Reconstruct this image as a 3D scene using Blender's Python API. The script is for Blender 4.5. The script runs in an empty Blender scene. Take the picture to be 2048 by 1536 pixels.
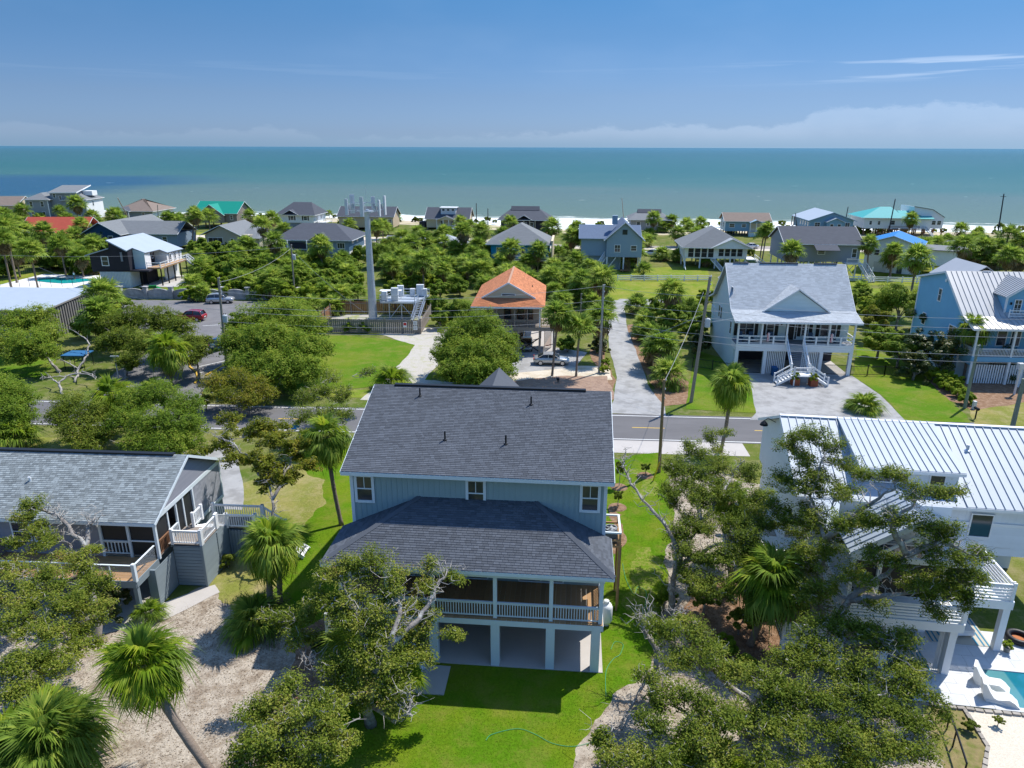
import bpy, math, random
import numpy as np
from mathutils import Vector, Matrix
S=bpy.context.scene
COL=S.collection
rad=math.radians
# ---------------------------------------------------------------- camera
cam=bpy.data.cameras.new('camera'); CAM=bpy.data.objects.new('camera',cam); COL.objects.link(CAM)
cam.sensor_width=36; cam.lens=24.98; cam.clip_start=.5; cam.clip_end=60000
pt,ro=rad(18.45),rad(.168)
fw=Vector((0,math.cos(pt),-math.sin(pt))); u0=Vector((0,math.sin(pt),math.cos(pt))); r0=Vector((1,0,0))
rt=r0*math.cos(ro)+u0*math.sin(ro); up=u0*math.cos(ro)-r0*math.sin(ro)
CAM.matrix_world=Matrix(((rt.x,up.x,-fw.x,0),(rt.y,up.y,-fw.y,0),(rt.z,up.z,-fw.z,26.5),(0,0,0,1)))
S.camera=CAM
# ---------------------------------------------------------------- light
S.view_settings.view_transform='Standard'; S.view_settings.look='None'; S.view_settings.exposure=.68; S.view_settings.gamma=1
S.view_settings.use_curve_mapping=False
SUN_EL,SUN_AZ=rad(58),rad(48)
sd=Vector((math.sin(SUN_AZ)*math.cos(SUN_EL),math.cos(SUN_AZ)*math.cos(SUN_EL),math.sin(SUN_EL)))
sl=bpy.data.lights.new('sun','SUN'); sl.energy=3.8; sl.angle=rad(.53); sl.color=(1,.955,.88)
so=bpy.data.objects.new('sun',sl); COL.objects.link(so); so.rotation_euler=sd.to_track_quat('Z','Y').to_euler(); so.location=(60,60,120)
W=bpy.data.worlds.new('World'); S.world=W; W.use_nodes=True
def nn(t,typ,**k):
    n=t.nodes.new(typ)
    for a,b in k.items():
        if a.startswith('i_'):
            key=a[2:]; key=int(key) if key.isdigit() else key.replace('_',' ')
            n.inputs[key].default_value=b
        else: setattr(n,a,b)
    return n
def world():
    t=W.node_tree; L=t.links.new; bg=t.nodes['Background']; bg.inputs[1].default_value=.15
    sky=nn(t,'ShaderNodeTexSky',sky_type='NISHITA',sun_disc=False,sun_elevation=SUN_EL,sun_rotation=SUN_AZ,altitude=10,air_density=1.0,dust_density=.25,ozone_density=4.5)
    tc=nn(t,'ShaderNodeTexCoord'); sx=nn(t,'ShaderNodeSeparateXYZ'); L(tc.outputs['Generated'],sx.inputs[0])
    # tint: visible band dimmed and bluer, unseen upper dome left brighter as fill light
    gr=nn(t,'ShaderNodeValToRGB'); e=gr.color_ramp.elements
    e[0].position=0; e[0].color=(0.179,0.293,0.546,1); e[1].position=1; e[1].color=(.95,1.05,1.15,1)
    for p,c in ((.017,(0.185,0.262,0.472,1)),(.062,(0.200,0.257,0.397,1)),(.135,(0.177,0.269,0.376,1)),(.2,(0.151,0.290,0.390,1)),(.3,(0.212,0.364,0.480,1)),(.55,(0.712,0.931,1.064,1))):
        q=e.new(p); q.color=c
    L(sx.outputs[2],gr.inputs[0])
    mul=nn(t,'ShaderNodeMix',data_type='RGBA',blend_type='MULTIPLY',i_0=1.0); L(sky.outputs[0],mul.inputs[6]); L(gr.outputs[0],mul.inputs[7])
    # clouds: angular coordinates
    at=nn(t,'ShaderNodeMath',operation='ARCTAN2'); L(sx.outputs[0],at.inputs[0]); L(sx.outputs[1],at.inputs[1])
    def M(op,a,b=None,c=None,cl=False):
        n=nn(t,'ShaderNodeMath',operation=op,use_clamp=cl)
        for k,v in enumerate((a,b,c)):
            if v is None: continue
            if isinstance(v,(int,float)): n.inputs[k].default_value=v
            else: L(v,n.inputs[k])
        return n.outputs[0]
    def noise(sa,se,det,off=0.,rough=.6):
        cx=nn(t,'ShaderNodeCombineXYZ'); L(M('MULTIPLY',at.outputs[0],sa),cx.inputs[0]); L(M('MULTIPLY',sx.outputs[2],se),cx.inputs[1]); cx.inputs[2].default_value=off
        no=nn(t,'ShaderNodeTexNoise',i_Scale=1.,i_Detail=det,i_Roughness=rough); L(cx.outputs[0],no.inputs['Vector']); return no.outputs[0]
    def ramp(v,a,b,lo=0.,hi=1.):
        m=nn(t,'ShaderNodeMapRange',i_1=a,i_2=b,i_3=lo,i_4=hi); m.interpolation_type='SMOOTHSTEP'; L(v,m.inputs[0]); return m.outputs[0]
    z=sx.outputs[2]; az=at.outputs[0]
    # a low bank of cumulus far out over the sea: its top edge wanders with the bearing
    top=M('MULTIPLY_ADD',noise(5.5,0,3,2.7),.075,-.017); hump=M('MULTIPLY',ramp(M('ABSOLUTE',M('SUBTRACT',az,.52)),.26,.02),.022)
    top=M('ADD',M('ADD',top,hump),M('MULTIPLY_ADD',noise(26,60,5,1.1,.65),.03,-.015))
    d=M('SUBTRACT',top,z); body=ramp(d,0.,.007); fade=ramp(d,.055,.0,.25,1.); low=ramp(z,.001,.02)
    c1=M('MULTIPLY',M('MULTIPLY',body,fade),M('MULTIPLY',low,ramp(az,-.5,.6,.05,.17)))
    # thin flat streaks higher up at right
    st=M('MULTIPLY',ramp(noise(4.5,110,3,6.2),.52,.68),M('MULTIPLY',ramp(z,.07,.085),ramp(z,.105,.09)))
    c2=M('MULTIPLY',st,ramp(az,.2,.42,.03,.38))
    c3=M('MULTIPLY',ramp(noise(2.2,6,4,9.),.45,.8),M('MULTIPLY',ramp(z,.03,.1),.05))
    a2=M('ADD',M('ADD',c1,c2),c3,cl=True)
    mc=nn(t,'ShaderNodeMix',data_type='RGBA',blend_type='MIX'); L(a2,mc.inputs[0]); L(mul.outputs[2],mc.inputs[6]); mc.inputs[7].default_value=(4.0,4.55,5.3,1)
    L(mc.outputs[2],bg.inputs[0])
world()
# ---------------------------------------------------------------- materials
MATS={}
def mat(name,col=None,rough=.8,metal=0,var=0,vs=2.0,bump=0,bs=20,isl=0,spec=.25,col2=None,c2s=1.0,c2lo=.45,c2hi=.6,transl=0,stretch=None,coat=0):
    """procedural material. var: brightness variation by noise, isl: random tone per piece, col2: second colour in noise patches."""
    if name in MATS: return MATS[name]
    m=bpy.data.materials.new(name); MATS[name]=m; m.use_nodes=True; t=m.node_tree; L=t.links.new
    b=t.nodes['Principled BSDF']; b.inputs['Roughness'].default_value=rough; b.inputs['Metallic'].default_value=metal
    b.inputs['Specular IOR Level'].default_value=spec
    if coat: b.inputs['Coat Weight'].default_value=coat; b.inputs['Coat Roughness'].default_value=.05
    g=nn(t,'ShaderNodeNewGeometry'); src=g.outputs['Position']
    if stretch:
        mp=nn(t,'ShaderNodeMapping'); mp.inputs['Scale'].default_value=stretch; L(src,mp.inputs[0]); src=mp.outputs[0]
    rgb=nn(t,'ShaderNodeRGB'); rgb.outputs[0].default_value=(*col,1); out=rgb.outputs[0]
    if col2:
        no=nn(t,'ShaderNodeTexNoise',i_Scale=c2s,i_Detail=5,i_Roughness=.65); L(src,no.inputs['Vector'])
        mr=nn(t,'ShaderNodeMapRange',i_1=c2lo,i_2=c2hi); L(no.outputs[0],mr.inputs[0])
        mx=nn(t,'ShaderNodeMix',data_type='RGBA'); L(mr.outputs[0],mx.inputs[0]); L(out,mx.inputs[6]); mx.inputs[7].default_value=(*col2,1); out=mx.outputs[2]
    val=None
    if var:
        no=nn(t,'ShaderNodeTexNoise',i_Scale=vs,i_Detail=6,i_Roughness=.7); L(src,no.inputs['Vector'])
        mr=nn(t,'ShaderNodeMapRange',i_1=.25,i_2=.75,i_3=1-var,i_4=1+var); L(no.outputs[0],mr.inputs[0]); val=mr.outputs[0]
    if isl:
        oi=nn(t,'ShaderNodeObjectInfo'); ad=nn(t,'ShaderNodeMath',operation='ADD'); L(oi.outputs['Random'],ad.inputs[0]); L(g.outputs['Random Per Island'],ad.inputs[1])
        fr=nn(t,'ShaderNodeMath',operation='FRACT'); L(ad.outputs[0],fr.inputs[0])
        mr=nn(t,'ShaderNodeMapRange',i_3=1-isl,i_4=1+isl); L(fr.outputs[0],mr.inputs[0])
        if val is not None:
            mm=nn(t,'ShaderNodeMath',operation='MULTIPLY'); L(val,mm.inputs[0]); L(mr.outputs[0],mm.inputs[1]); val=mm.outputs[0]
        else: val=mr.outputs[0]
    if val is not None:
        mx=nn(t,'ShaderNodeVectorMath',operation='SCALE'); L(out,mx.inputs[0]); L(val,mx.inputs['Scale']); out=mx.outputs[0]
    L(out,b.inputs['Base Color'])
    if bump:
        no=nn(t,'ShaderNodeTexNoise',i_Scale=bs,i_Detail=5,i_Roughness=.65); L(src,no.inputs['Vector'])
        bp=nn(t,'ShaderNodeBump',i_Strength=bump,i_Distance=.05); L(no.outputs[0],bp.inputs['Height']); L(bp.outputs[0],b.inputs['Normal'])
    if transl:
        tr=nn(t,'ShaderNodeBsdfTranslucent'); L(out,tr.inputs[0]); ms=nn(t,'ShaderNodeMixShader',i_0=transl)
        L(b.outputs[0],ms.inputs[1]); L(tr.outputs[0],ms.inputs[2]); L(ms.outputs[0],t.nodes['Material Output'].inputs[0])
    return m
def leafmat(name,c1,c2,c3,c4=None,rough=.6,transl=.48,spec=.1):
    """leaf colours: each leaf (mesh island) takes its own tone between three greens"""
    if name in MATS: return MATS[name]
    m=bpy.data.materials.new(name); MATS[name]=m; m.use_nodes=True; t=m.node_tree; L=t.links.new
    b=t.nodes['Principled BSDF']; b.inputs['Roughness'].default_value=rough; b.inputs['Specular IOR Level'].default_value=spec
    g=nn(t,'ShaderNodeNewGeometry'); oi=nn(t,'ShaderNodeObjectInfo')
    r=nn(t,'ShaderNodeValToRGB'); e=r.color_ramp.elements; e[0].color=(*c1,1); e[1].color=(*c3,1); e[1].position=.93; q=e.new(.52); q.color=(*c2,1); q=e.new(1.); q.color=(*(c4 or c3),1)
    no=nn(t,'ShaderNodeTexNoise',i_Scale=.55,i_Detail=2); L(g.outputs['Position'],no.inputs['Vector'])
    m1=nn(t,'ShaderNodeMath',operation='MULTIPLY_ADD',i_1=.55); L(g.outputs['Random Per Island'],m1.inputs[0])
    m2=nn(t,'ShaderNodeMath',operation='MULTIPLY_ADD',i_1=1.1,i_2=-.42); L(no.outputs[0],m2.inputs[0]); L(m2.outputs[0],m1.inputs[2])
    m3=nn(t,'ShaderNodeMath',operation='MULTIPLY_ADD',i_1=.24,use_clamp=True); L(oi.outputs['Random'],m3.inputs[0]); L(m1.outputs[0],m3.inputs[2])
    L(m3.outputs[0],r.inputs[0]); L(r.outputs[0],b.inputs['Base Color'])
    tr=nn(t,'ShaderNodeBsdfTranslucent'); L(r.outputs[0],tr.inputs[0]); ms=nn(t,'ShaderNodeMixShader',i_0=transl)
    L(b.outputs[0],ms.inputs[1]); L(tr.outputs[0],ms.inputs[2]); L(ms.outputs[0],t.nodes['Material Output'].inputs[0])
    return m
# ---------------------------------------------------------------- mesh helpers
def vv(p): return Vector(p)
class MB:
    def __init__(s): s.v=[]; s.f=[]
    def poly(s,pts):
        k=len(s.v); s.v+=[tuple(p) for p in pts]; s.f.append(tuple(range(k,k+len(pts)))); return s
    def box(s,x0,x1,y0,y1,z0,z1):
        k=len(s.v); s.v+=[(x0,y0,z0),(x1,y0,z0),(x1,y1,z0),(x0,y1,z0),(x0,y0,z1),(x1,y0,z1),(x1,y1,z1),(x0,y1,z1)]
        s.f+=[tuple(k+i for i in q) for q in ((3,2,1,0),(4,5,6,7),(0,1,5,4),(1,2,6,5),(2,3,7,6),(3,0,4,7))]; return s
    def cbox(s,c,d,rz=0):
        k=len(s.v); a,b=math.cos(rz),math.sin(rz)
        for z in (-.5,.5):
            for x,y in ((-.5,-.5),(.5,-.5),(.5,.5),(-.5,.5)):
                X,Y=x*d[0],y*d[1]; s.v.append((c[0]+X*a-Y*b,c[1]+X*b+Y*a,c[2]+z*d[2]))
        s.f+=[tuple(k+i for i in q) for q in ((3,2,1,0),(4,5,6,7),(0,1,5,4),(1,2,6,5),(2,3,7,6),(3,0,4,7))]; return s
    def bar(s,p,q,w,h,up=(0,0,1)):
        p,q=vv(p),vv(q); d=(q-p).normalized(); u=vv(up)
        if abs(d.dot(u))>.98: u=Vector((0,1,0))
        x=d.cross(u).normalized(); y=x.cross(d).normalized(); k=len(s.v)
        for e in (p,q):
            for a,b in ((-1,-1),(1,-1),(1,1),(-1,1)): s.v.append(tuple(e+x*(a*w/2)+y*(b*h/2)))
        s.f+=[tuple(k+i for i in q_) for q_ in ((0,1,2,3),(7,6,5,4),(1,0,4,5),(2,1,5,6),(3,2,6,7),(0,3,7,4))]; return s
    def slab(s,pts,t):
        """planar polygon (counter-clockwise seen from outside) given thickness t inwards"""
        P=[vv(p) for p in pts]; n=Vector((0,0,0))
        for i in range(len(P)):
            a,b=P[i],P[(i+1)%len(P)]; n+=a.cross(b)
        n.normalize(); k=len(s.v); m=len(P)
        s.v+=[tuple(p) for p in P]+[tuple(p-n*t) for p in P]
        s.f.append(tuple(range(k,k+m))); s.f.append(tuple(range(k+2*m-1,k+m-1,-1)))
        for i in range(m):
            j=(i+1)%m; s.f.append((k+i,k+m+i,k+m+j,k+j))
        return s
    def tube(s,pts,rs,n=6,cap=True):
        P=[vv(p) for p in pts]; 
        if not hasattr(rs,'__len__'): rs=[rs]*len(P)
        k=len(s.v); ref=Vector((.3,.8,.1)).normalized()
        for i,p in enumerate(P):
            d=(P[min(i+1,len(P)-1)]-P[max(i-1,0)]); 
            if d.length<1e-6: d=Vector((0,0,1))
            d.normalize(); x=d.cross(ref)
            if x.length<.05: x=d.cross(Vector((1,0,0)))
            x.normalize(); y=d.cross(x)
            for j in range(n):
                a=2*math.pi*j/n; s.v.append(tuple(p+(x*math.cos(a)+y*math.sin(a))*rs[i]))
        for i in range(len(P)-1):
            for j in range(n):
                a=k+i*n+j; b=k+i*n+(j+1)%n; s.f.append((a,b,b+n,a+n))
        if cap and n>2:
            s.f.append(tuple(k+j for j in range(n-1,-1,-1))); q=k+(len(P)-1)*n; s.f.append(tuple(q+j for j in range(n)))
        return s
    def lathe(s,c,prof,n=12):
        k=len(s.v)
        for r,z in prof:
            for j in range(n):
                a=2*math.pi*j/n; s.v.append((c[0]+r*math.cos(a),c[1]+r*math.sin(a),c[2]+z))
        for i in range(len(prof)-1):
            for j in range(n):
                a=k+i*n+j; b=k+i*n+(j+1)%n; s.f.append((a,b,b+n,a+n))
        s.f.append(tuple(k+j for j in range(n-1,-1,-1))); q=k+(len(prof)-1)*n; s.f.append(tuple(q+j for j in range(n)))
        return s
    def mesh(s,name,m=None,smooth=False):
        me=bpy.data.meshes.new(name); me.from_pydata(s.v,[],s.f); me.update()
        if m: me.materials.append(m)
        if smooth: me.polygons.foreach_set('use_smooth',[True]*len(me.polygons))
        return me
    def build(s,name,m,parent=None,smooth=False,**kw):
        return obj(name,s.mesh(name,m,smooth),parent,**kw)
def obj(name,me,parent=None,loc=(0,0,0),rot=(0,0,0),sc=None,kind=None,label=None):
    o=bpy.data.objects.new(name,me); COL.objects.link(o)
    if parent is not None: o.parent=parent
    o.location=loc; o.rotation_euler=rot
    if sc is not None: o.scale=sc if hasattr(sc,'__len__') else (sc,sc,sc)
    if kind: o['kind']=kind
    if label: o['label']=label
    return o
def tag(o,label,cat,group=None):
    o['label']=label; o['category']=cat
    if group: o['group']=group
    return o
def thing(name,label,cat,loc=(0,0,0),rz=0,group=None):
    o=bpy.data.objects.new(name,None); COL.objects.link(o); o.empty_display_size=.3
    o.location=(loc[0],loc[1],loc[2] if len(loc)>2 else 0); o.rotation_euler=(0,0,rz)
    return tag(o,label,cat,group)
def npmesh(name,V,F,m=None,smooth=False):
    """mesh from numpy arrays; F is (n,3) or (n,4)"""
    V=np.asarray(V,dtype=np.float32); F=np.asarray(F,dtype=np.int32); k=F.shape[1]
    me=bpy.data.meshes.new(name); me.vertices.add(len(V)); me.vertices.foreach_set('co',V.ravel())
    me.loops.add(F.size); me.loops.foreach_set('vertex_index',F.ravel())
    me.polygons.add(len(F)); me.polygons.foreach_set('loop_start',np.arange(0,F.size,k,dtype=np.int32))
    try: me.polygons.foreach_set('loop_total',np.full(len(F),k,dtype=np.int32))
    except Exception: pass
    if m: me.materials.append(m)
    me.update(calc_edges=True)
    if smooth: me.polygons.foreach_set('use_smooth',[True]*len(me.polygons))
    return me
def struct(o): o['kind']='structure'; return o

# ---------------------------------------------------------------- palette
white=mat('white_paint',(.78,.79,.79),.55,var=.05,vs=1.2)
offwhite=mat('aged_white_paint',(.66,.67,.66),.65,var=.09,vs=1.5)
trim=mat('pale_trim_paint',(.66,.72,.75),.55,var=.04,vs=1.5)
glass=mat('window_glass',(.03,.04,.05),.06,spec=.8,var=.3,vs=.8)
screen=mat('dark_insect_screen',(.025,.027,.03),.5,var=.2,vs=1)
dark=mat('black_metal',(.015,.016,.018),.45)
concrete=mat('concrete',(.44,.42,.385),.9,var=.14,vs=.7,bump=.15,bs=30)
slabc=mat('smooth_concrete',(.43,.40,.37),.85,var=.08,vs=.6)
asphalt=mat('asphalt',(.132,.128,.130),.92,var=.16,vs=.5,bump=.12,bs=60,stretch=(.25,1,1))
asphalt2=mat('worn_parking_asphalt',(.16,.155,.155),.92,var=.26,vs=.35,bump=.12,bs=60)
paintw=mat('white_road_paint',(.72,.72,.7),.8,var=.12,vs=3)
painty=mat('yellow_road_paint',(.62,.40,.06),.8,var=.12,vs=3)
wood=mat('raw_wood',(.36,.215,.105),.75,var=.14,vs=2,isl=.14,stretch=(1,6,6))
greywood=mat('weathered_wood',(.25,.215,.185),.85,var=.16,vs=2,isl=.14)
brownwood=mat('brown_stained_wood',(.24,.12,.065),.75,var=.12,vs=2,isl=.12)
polewood=mat('grey_pole_wood',(.27,.235,.19),.85,var=.2,vs=3,stretch=(4,4,.5))
greenpole=mat('green_treated_wood',(.22,.25,.19),.85,var=.18,vs=3,stretch=(4,4,.5))
steel=mat('galvanised_steel',(.50,.55,.60),.45,metal=.55,var=.08,vs=1)
slate=mat('charcoal_shingle',(.088,.098,.114),.9,isl=.2,var=.1,vs=.5,bump=.2,bs=60)
greysh=mat('pale_grey_shingle',(.235,.262,.262),.9,isl=.30,var=.1,vs=.6,bump=.2,bs=60)
greyroof=mat('light_grey_roof',(.335,.36,.38),.9,var=.12,vs=.8,bump=.2,bs=20,col2=(.27,.295,.32),c2s=5,c2lo=.5,c2hi=.62,stretch=(.6,1,2.5))
slateroof=mat('slate_grey_roof',(.075,.082,.098),.9,var=.16,vs=1.4,stretch=(.6,1,3))
midroof=mat('mid_grey_roof',(.175,.185,.19),.9,var=.14,vs=1.4,stretch=(.6,1,3))
brownroof=mat('brown_roof',(.21,.165,.135),.9,var=.16,vs=1.4,stretch=(.6,1,3))
orangeroof=mat('orange_shingle',(.43,.165,.075),.9,isl=.2,var=.12,vs=1.2,bump=.2,bs=40)
redroof=mat('red_roof',(.40,.075,.045),.8,var=.1,vs=1.2)
greenroof=mat('green_metal_roof',(.01,.25,.17),.4,var=.06,vs=1)
tealroof=mat('teal_metal_roof',(.04,.32,.32),.65,var=.08,vs=1)
blueroof=mat('blue_tarp_roof',(.01,.17,.45),.5,var=.06,vs=1)
whiteroof=mat('white_metal_roof',(.36,.41,.46),.5,metal=.0,var=.05,vs=.7)
greymetal=mat('grey_metal_roof',(.42,.425,.425),.42,metal=.2,var=.05,vs=.7,isl=.03)
sidingA=mat('blue_green_siding',(.29,.385,.40),.75,var=.05,vs=1)
sidingB=mat('lavender_grey_siding',(.265,.27,.31),.8,var=.06,vs=1,isl=.05)
sidingB2=mat('grey_green_cladding',(.215,.26,.285),.8,var=.07,vs=1,isl=.06)
sidingW=mat('white_siding',(.70,.735,.76),.7,var=.05,vs=1,isl=.03)
blueM2=mat('sky_blue_siding',(.20,.44,.62),.75,var=.05,vs=1)
paleM1=mat('pale_mint_siding',(.62,.715,.715),.75,var=.05,vs=1,stretch=(1,1,7))
navy=mat('navy_siding',(.018,.06,.13),.7,var=.06)
blackside=mat('charcoal_siding',(.028,.027,.036),.7,var=.15,stretch=(1,1,8),vs=2)
greyside=mat('grey_siding',(.27,.29,.31),.8,var=.06,stretch=(1,1,8),vs=1.5)
tanside=mat('tan_siding',(.44,.39,.31),.8,var=.06,stretch=(1,1,8),vs=1.5)
beige=mat('beige_siding',(.55,.43,.30),.8,var=.06,stretch=(1,1,8),vs=1.5)
slateblue=mat('slate_blue_siding',(.23,.30,.38),.8,var=.06,stretch=(1,1,8),vs=1.5)
brightblue=mat('bright_blue_siding',(.02,.33,.58),.75,var=.06)
seablue=mat('dusty_blue_siding',(.22,.37,.49),.8,var=.06,stretch=(1,1,8),vs=1.5)
cream=mat('cream_siding',(.62,.52,.36),.8,var=.05,stretch=(1,1,8),vs=1.5)
charcoal=mat('dark_plum_siding',(.045,.042,.055),.8,var=.08)
bark=mat('lichen_bark',(.23,.205,.18),.9,var=.28,vs=3,bump=.6,bs=14,col2=(.40,.40,.37),c2s=2.2,c2lo=.5,c2hi=.62)
twigm=mat('bare_grey_twig',(.37,.34,.30),.9,var=.2,vs=3)
palmbark=mat('palm_trunk_bark',(.235,.185,.145),.95,var=.3,vs=4,bump=.7,bs=9,stretch=(1,1,3))
palmboot=mat('dry_palm_fibre',(.33,.245,.15),.95,isl=.25,var=.1)
oakleaf=leafmat('oak_leaf',(0.052,0.087,0.010),(0.178,0.241,0.026),(0.391,0.392,0.070),(0.345,0.224,0.100))
oakleafy=leafmat('yellowing_oak_leaf',(0.057,0.090,0.008),(0.196,0.230,0.020),(0.425,0.347,0.055),(0.414,0.224,0.090))
treeleaf=leafmat('dense_tree_leaf',(0.052,0.106,0.010),(0.178,0.280,0.026),(0.380,0.426,0.060))
brightleaf=leafmat('bright_shrub_leaf',(0.081,0.146,0.010),(0.241,0.347,0.022),(0.460,0.482,0.055))
darkleaf=leafmat('dark_glossy_leaf',(0.021,0.047,0.010),(0.069,0.118,0.020),(0.230,0.202,0.060),rough=.35,spec=.3)
palmleaf=leafmat('palm_frond',(0.069,0.123,0.018),(0.213,0.325,0.042),(0.460,0.515,0.090),rough=.5,transl=.52)
palmleafy=leafmat('sunlit_palm_frond',(.09,.18,.012),(.22,.33,.02),(.46,.48,.05),rough=.5,transl=.52)
deadfrond=leafmat('dead_palm_frond',(.13,.085,.04),(.24,.17,.085),(.36,.28,.155),rough=.8,transl=.1)
terracotta=mat('terracotta',(.30,.09,.045),.8,var=.1)

# ---------------------------------------------------------------- ground, sea, roads (the setting)
RS=rad(-3.6)                     # the streets run a little clockwise of the x axis
def grassmat(name,a,b,c,s1=.35,lo=.42,hi=.62):
    m=mat(name,a,.95,spec=.03,col2=b,c2s=s1,c2lo=lo,c2hi=hi,var=.30,vs=7,bump=.5,bs=28)
    t=m.node_tree; L=t.links.new; bs=t.nodes['Principled BSDF']; src=bs.inputs['Base Color'].links[0].from_socket
    g=nn(t,'ShaderNodeNewGeometry'); no=nn(t,'ShaderNodeTexNoise',i_Scale=.55,i_Detail=9,i_Roughness=.78); L(g.outputs['Position'],no.inputs['Vector'])
    mr=nn(t,'ShaderNodeMapRange',i_1=.47,i_2=.70,i_4=.8); L(no.outputs[0],mr.inputs[0])
    mx=nn(t,'ShaderNodeMix',data_type='RGBA'); L(mr.outputs[0],mx.inputs[0]); L(src,mx.inputs[6]); mx.inputs[7].default_value=(*c,1); L(mx.outputs[2],bs.inputs['Base Color']); return m
lawnm=grassmat('lush_lawn',(.075,.165,.006),(.125,.18,.010),(.185,.18,.035),.22)
lawn2=grassmat('bright_lawn',(.08,.165,.010),(.135,.18,.018),(.20,.19,.05),.15)
drygrass=grassmat('dry_grass',(.175,.190,.040),(.28,.235,.085),(.36,.29,.16),.2)
fieldm=grassmat('field_grass',(.135,.20,.018),(.22,.23,.035),(.30,.26,.09),.12)
landm=grassmat('scrub_land',(.085,.125,.02),(.15,.155,.04),(.27,.225,.13),.10)
litter=mat('sandy_leaf_litter',(.40,.345,.275),.95,col2=(.245,.195,.145),c2s=1.1,c2lo=.44,c2hi=.62,var=.38,vs=9,bump=.7,bs=22)
mulch=mat('pine_straw_mulch',(.20,.115,.065),.95,col2=(.28,.18,.115),c2s=2.0,var=.35,vs=12,bump=.6,bs=30)
gravelb=mat('brown_gravel',(.315,.215,.155),.95,col2=(.25,.165,.12),c2s=1.4,var=.3,vs=14,bump=.5,bs=30)
sandm=mat('pale_sand',(.56,.495,.40),.95,col2=(.42,.35,.24),c2s=.5,c2lo=.48,c2hi=.68,var=.16,vs=5,bump=.4,bs=12)
gravelp=mat('pale_gravel',(.43,.40,.35),.95,col2=(.36,.35,.22),c2s=.9,c2lo=.5,c2hi=.68,var=.25,vs=8,bump=.4,bs=26)
shellg=mat('white_shell_gravel',(.62,.555,.45),.95,var=.3,vs=16,bump=.6,bs=30)
drivem=mat('pale_driveway',(.33,.325,.315),.9,var=.13,vs=.8,bump=.1,bs=40,col2=(.25,.245,.235),c2s=.5)
beachm=mat('beach_sand',(.50,.42,.30),.95,col2=(.30,.27,.12),c2s=.10,var=.1,vs=1,bump=.3,bs=4)
rng=random.Random(4)
def fract(pts,amp,n=3):
    P=[vv((p[0],p[1],0)) for p in pts]
    for _ in range(n):
        Q=[]
        for i in range(len(P)):
            a,b=P[i],P[(i+1)%len(P)]; d=b-a; Q.append(a)
            if d.length>.5: Q.append((a+b)/2+Vector((-d.y,d.x,0))*rng.uniform(-amp,amp))
        P=Q
    return P
def patch(name,pts,m,z,amp=0,n=3,rnd=None):
    P=fract(pts,amp,n) if amp else [vv((p[0],p[1],0)) for p in pts]
    a=sum(P[i].x*P[(i+1)%len(P)].y-P[(i+1)%len(P)].x*P[i].y for i in range(len(P)))
    if a<0: P=P[::-1]
    return struct(MB().poly([(p.x,p.y,z) for p in P]).build(name,m))
SHORE=[(-3000,720),(-420,352),(-215.16,305.6),(-175.86,314.38),(-76.71,289.63),(-37.39,278.47),(-11.91,265.98),(19.76,248.3),(64.69,249.51),(172.09,243.13),(420,205),(3000,-180)]
def ground():
    b=MB(); rows=[]
    for x,y in SHORE: rows.append([(x,-160,0),(x,y-46,0),(x,y-24,.55),(x,y-12,.25),(x,y+6,-.75),(x,y+60,-3)])
    for r in rows: b.v+=r
    for i in range(len(rows)-1):
        for j in range(5):
            k=i*6+j; b.f.append((k,k+6,k+7,k+1))
    o=struct(b.build('ground',landm))
    me=o.data; me.materials.append(beachm)
    for i,p in enumerate(me.polygons): p.material_index=1 if i%5>=2 else 0
ground()
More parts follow.
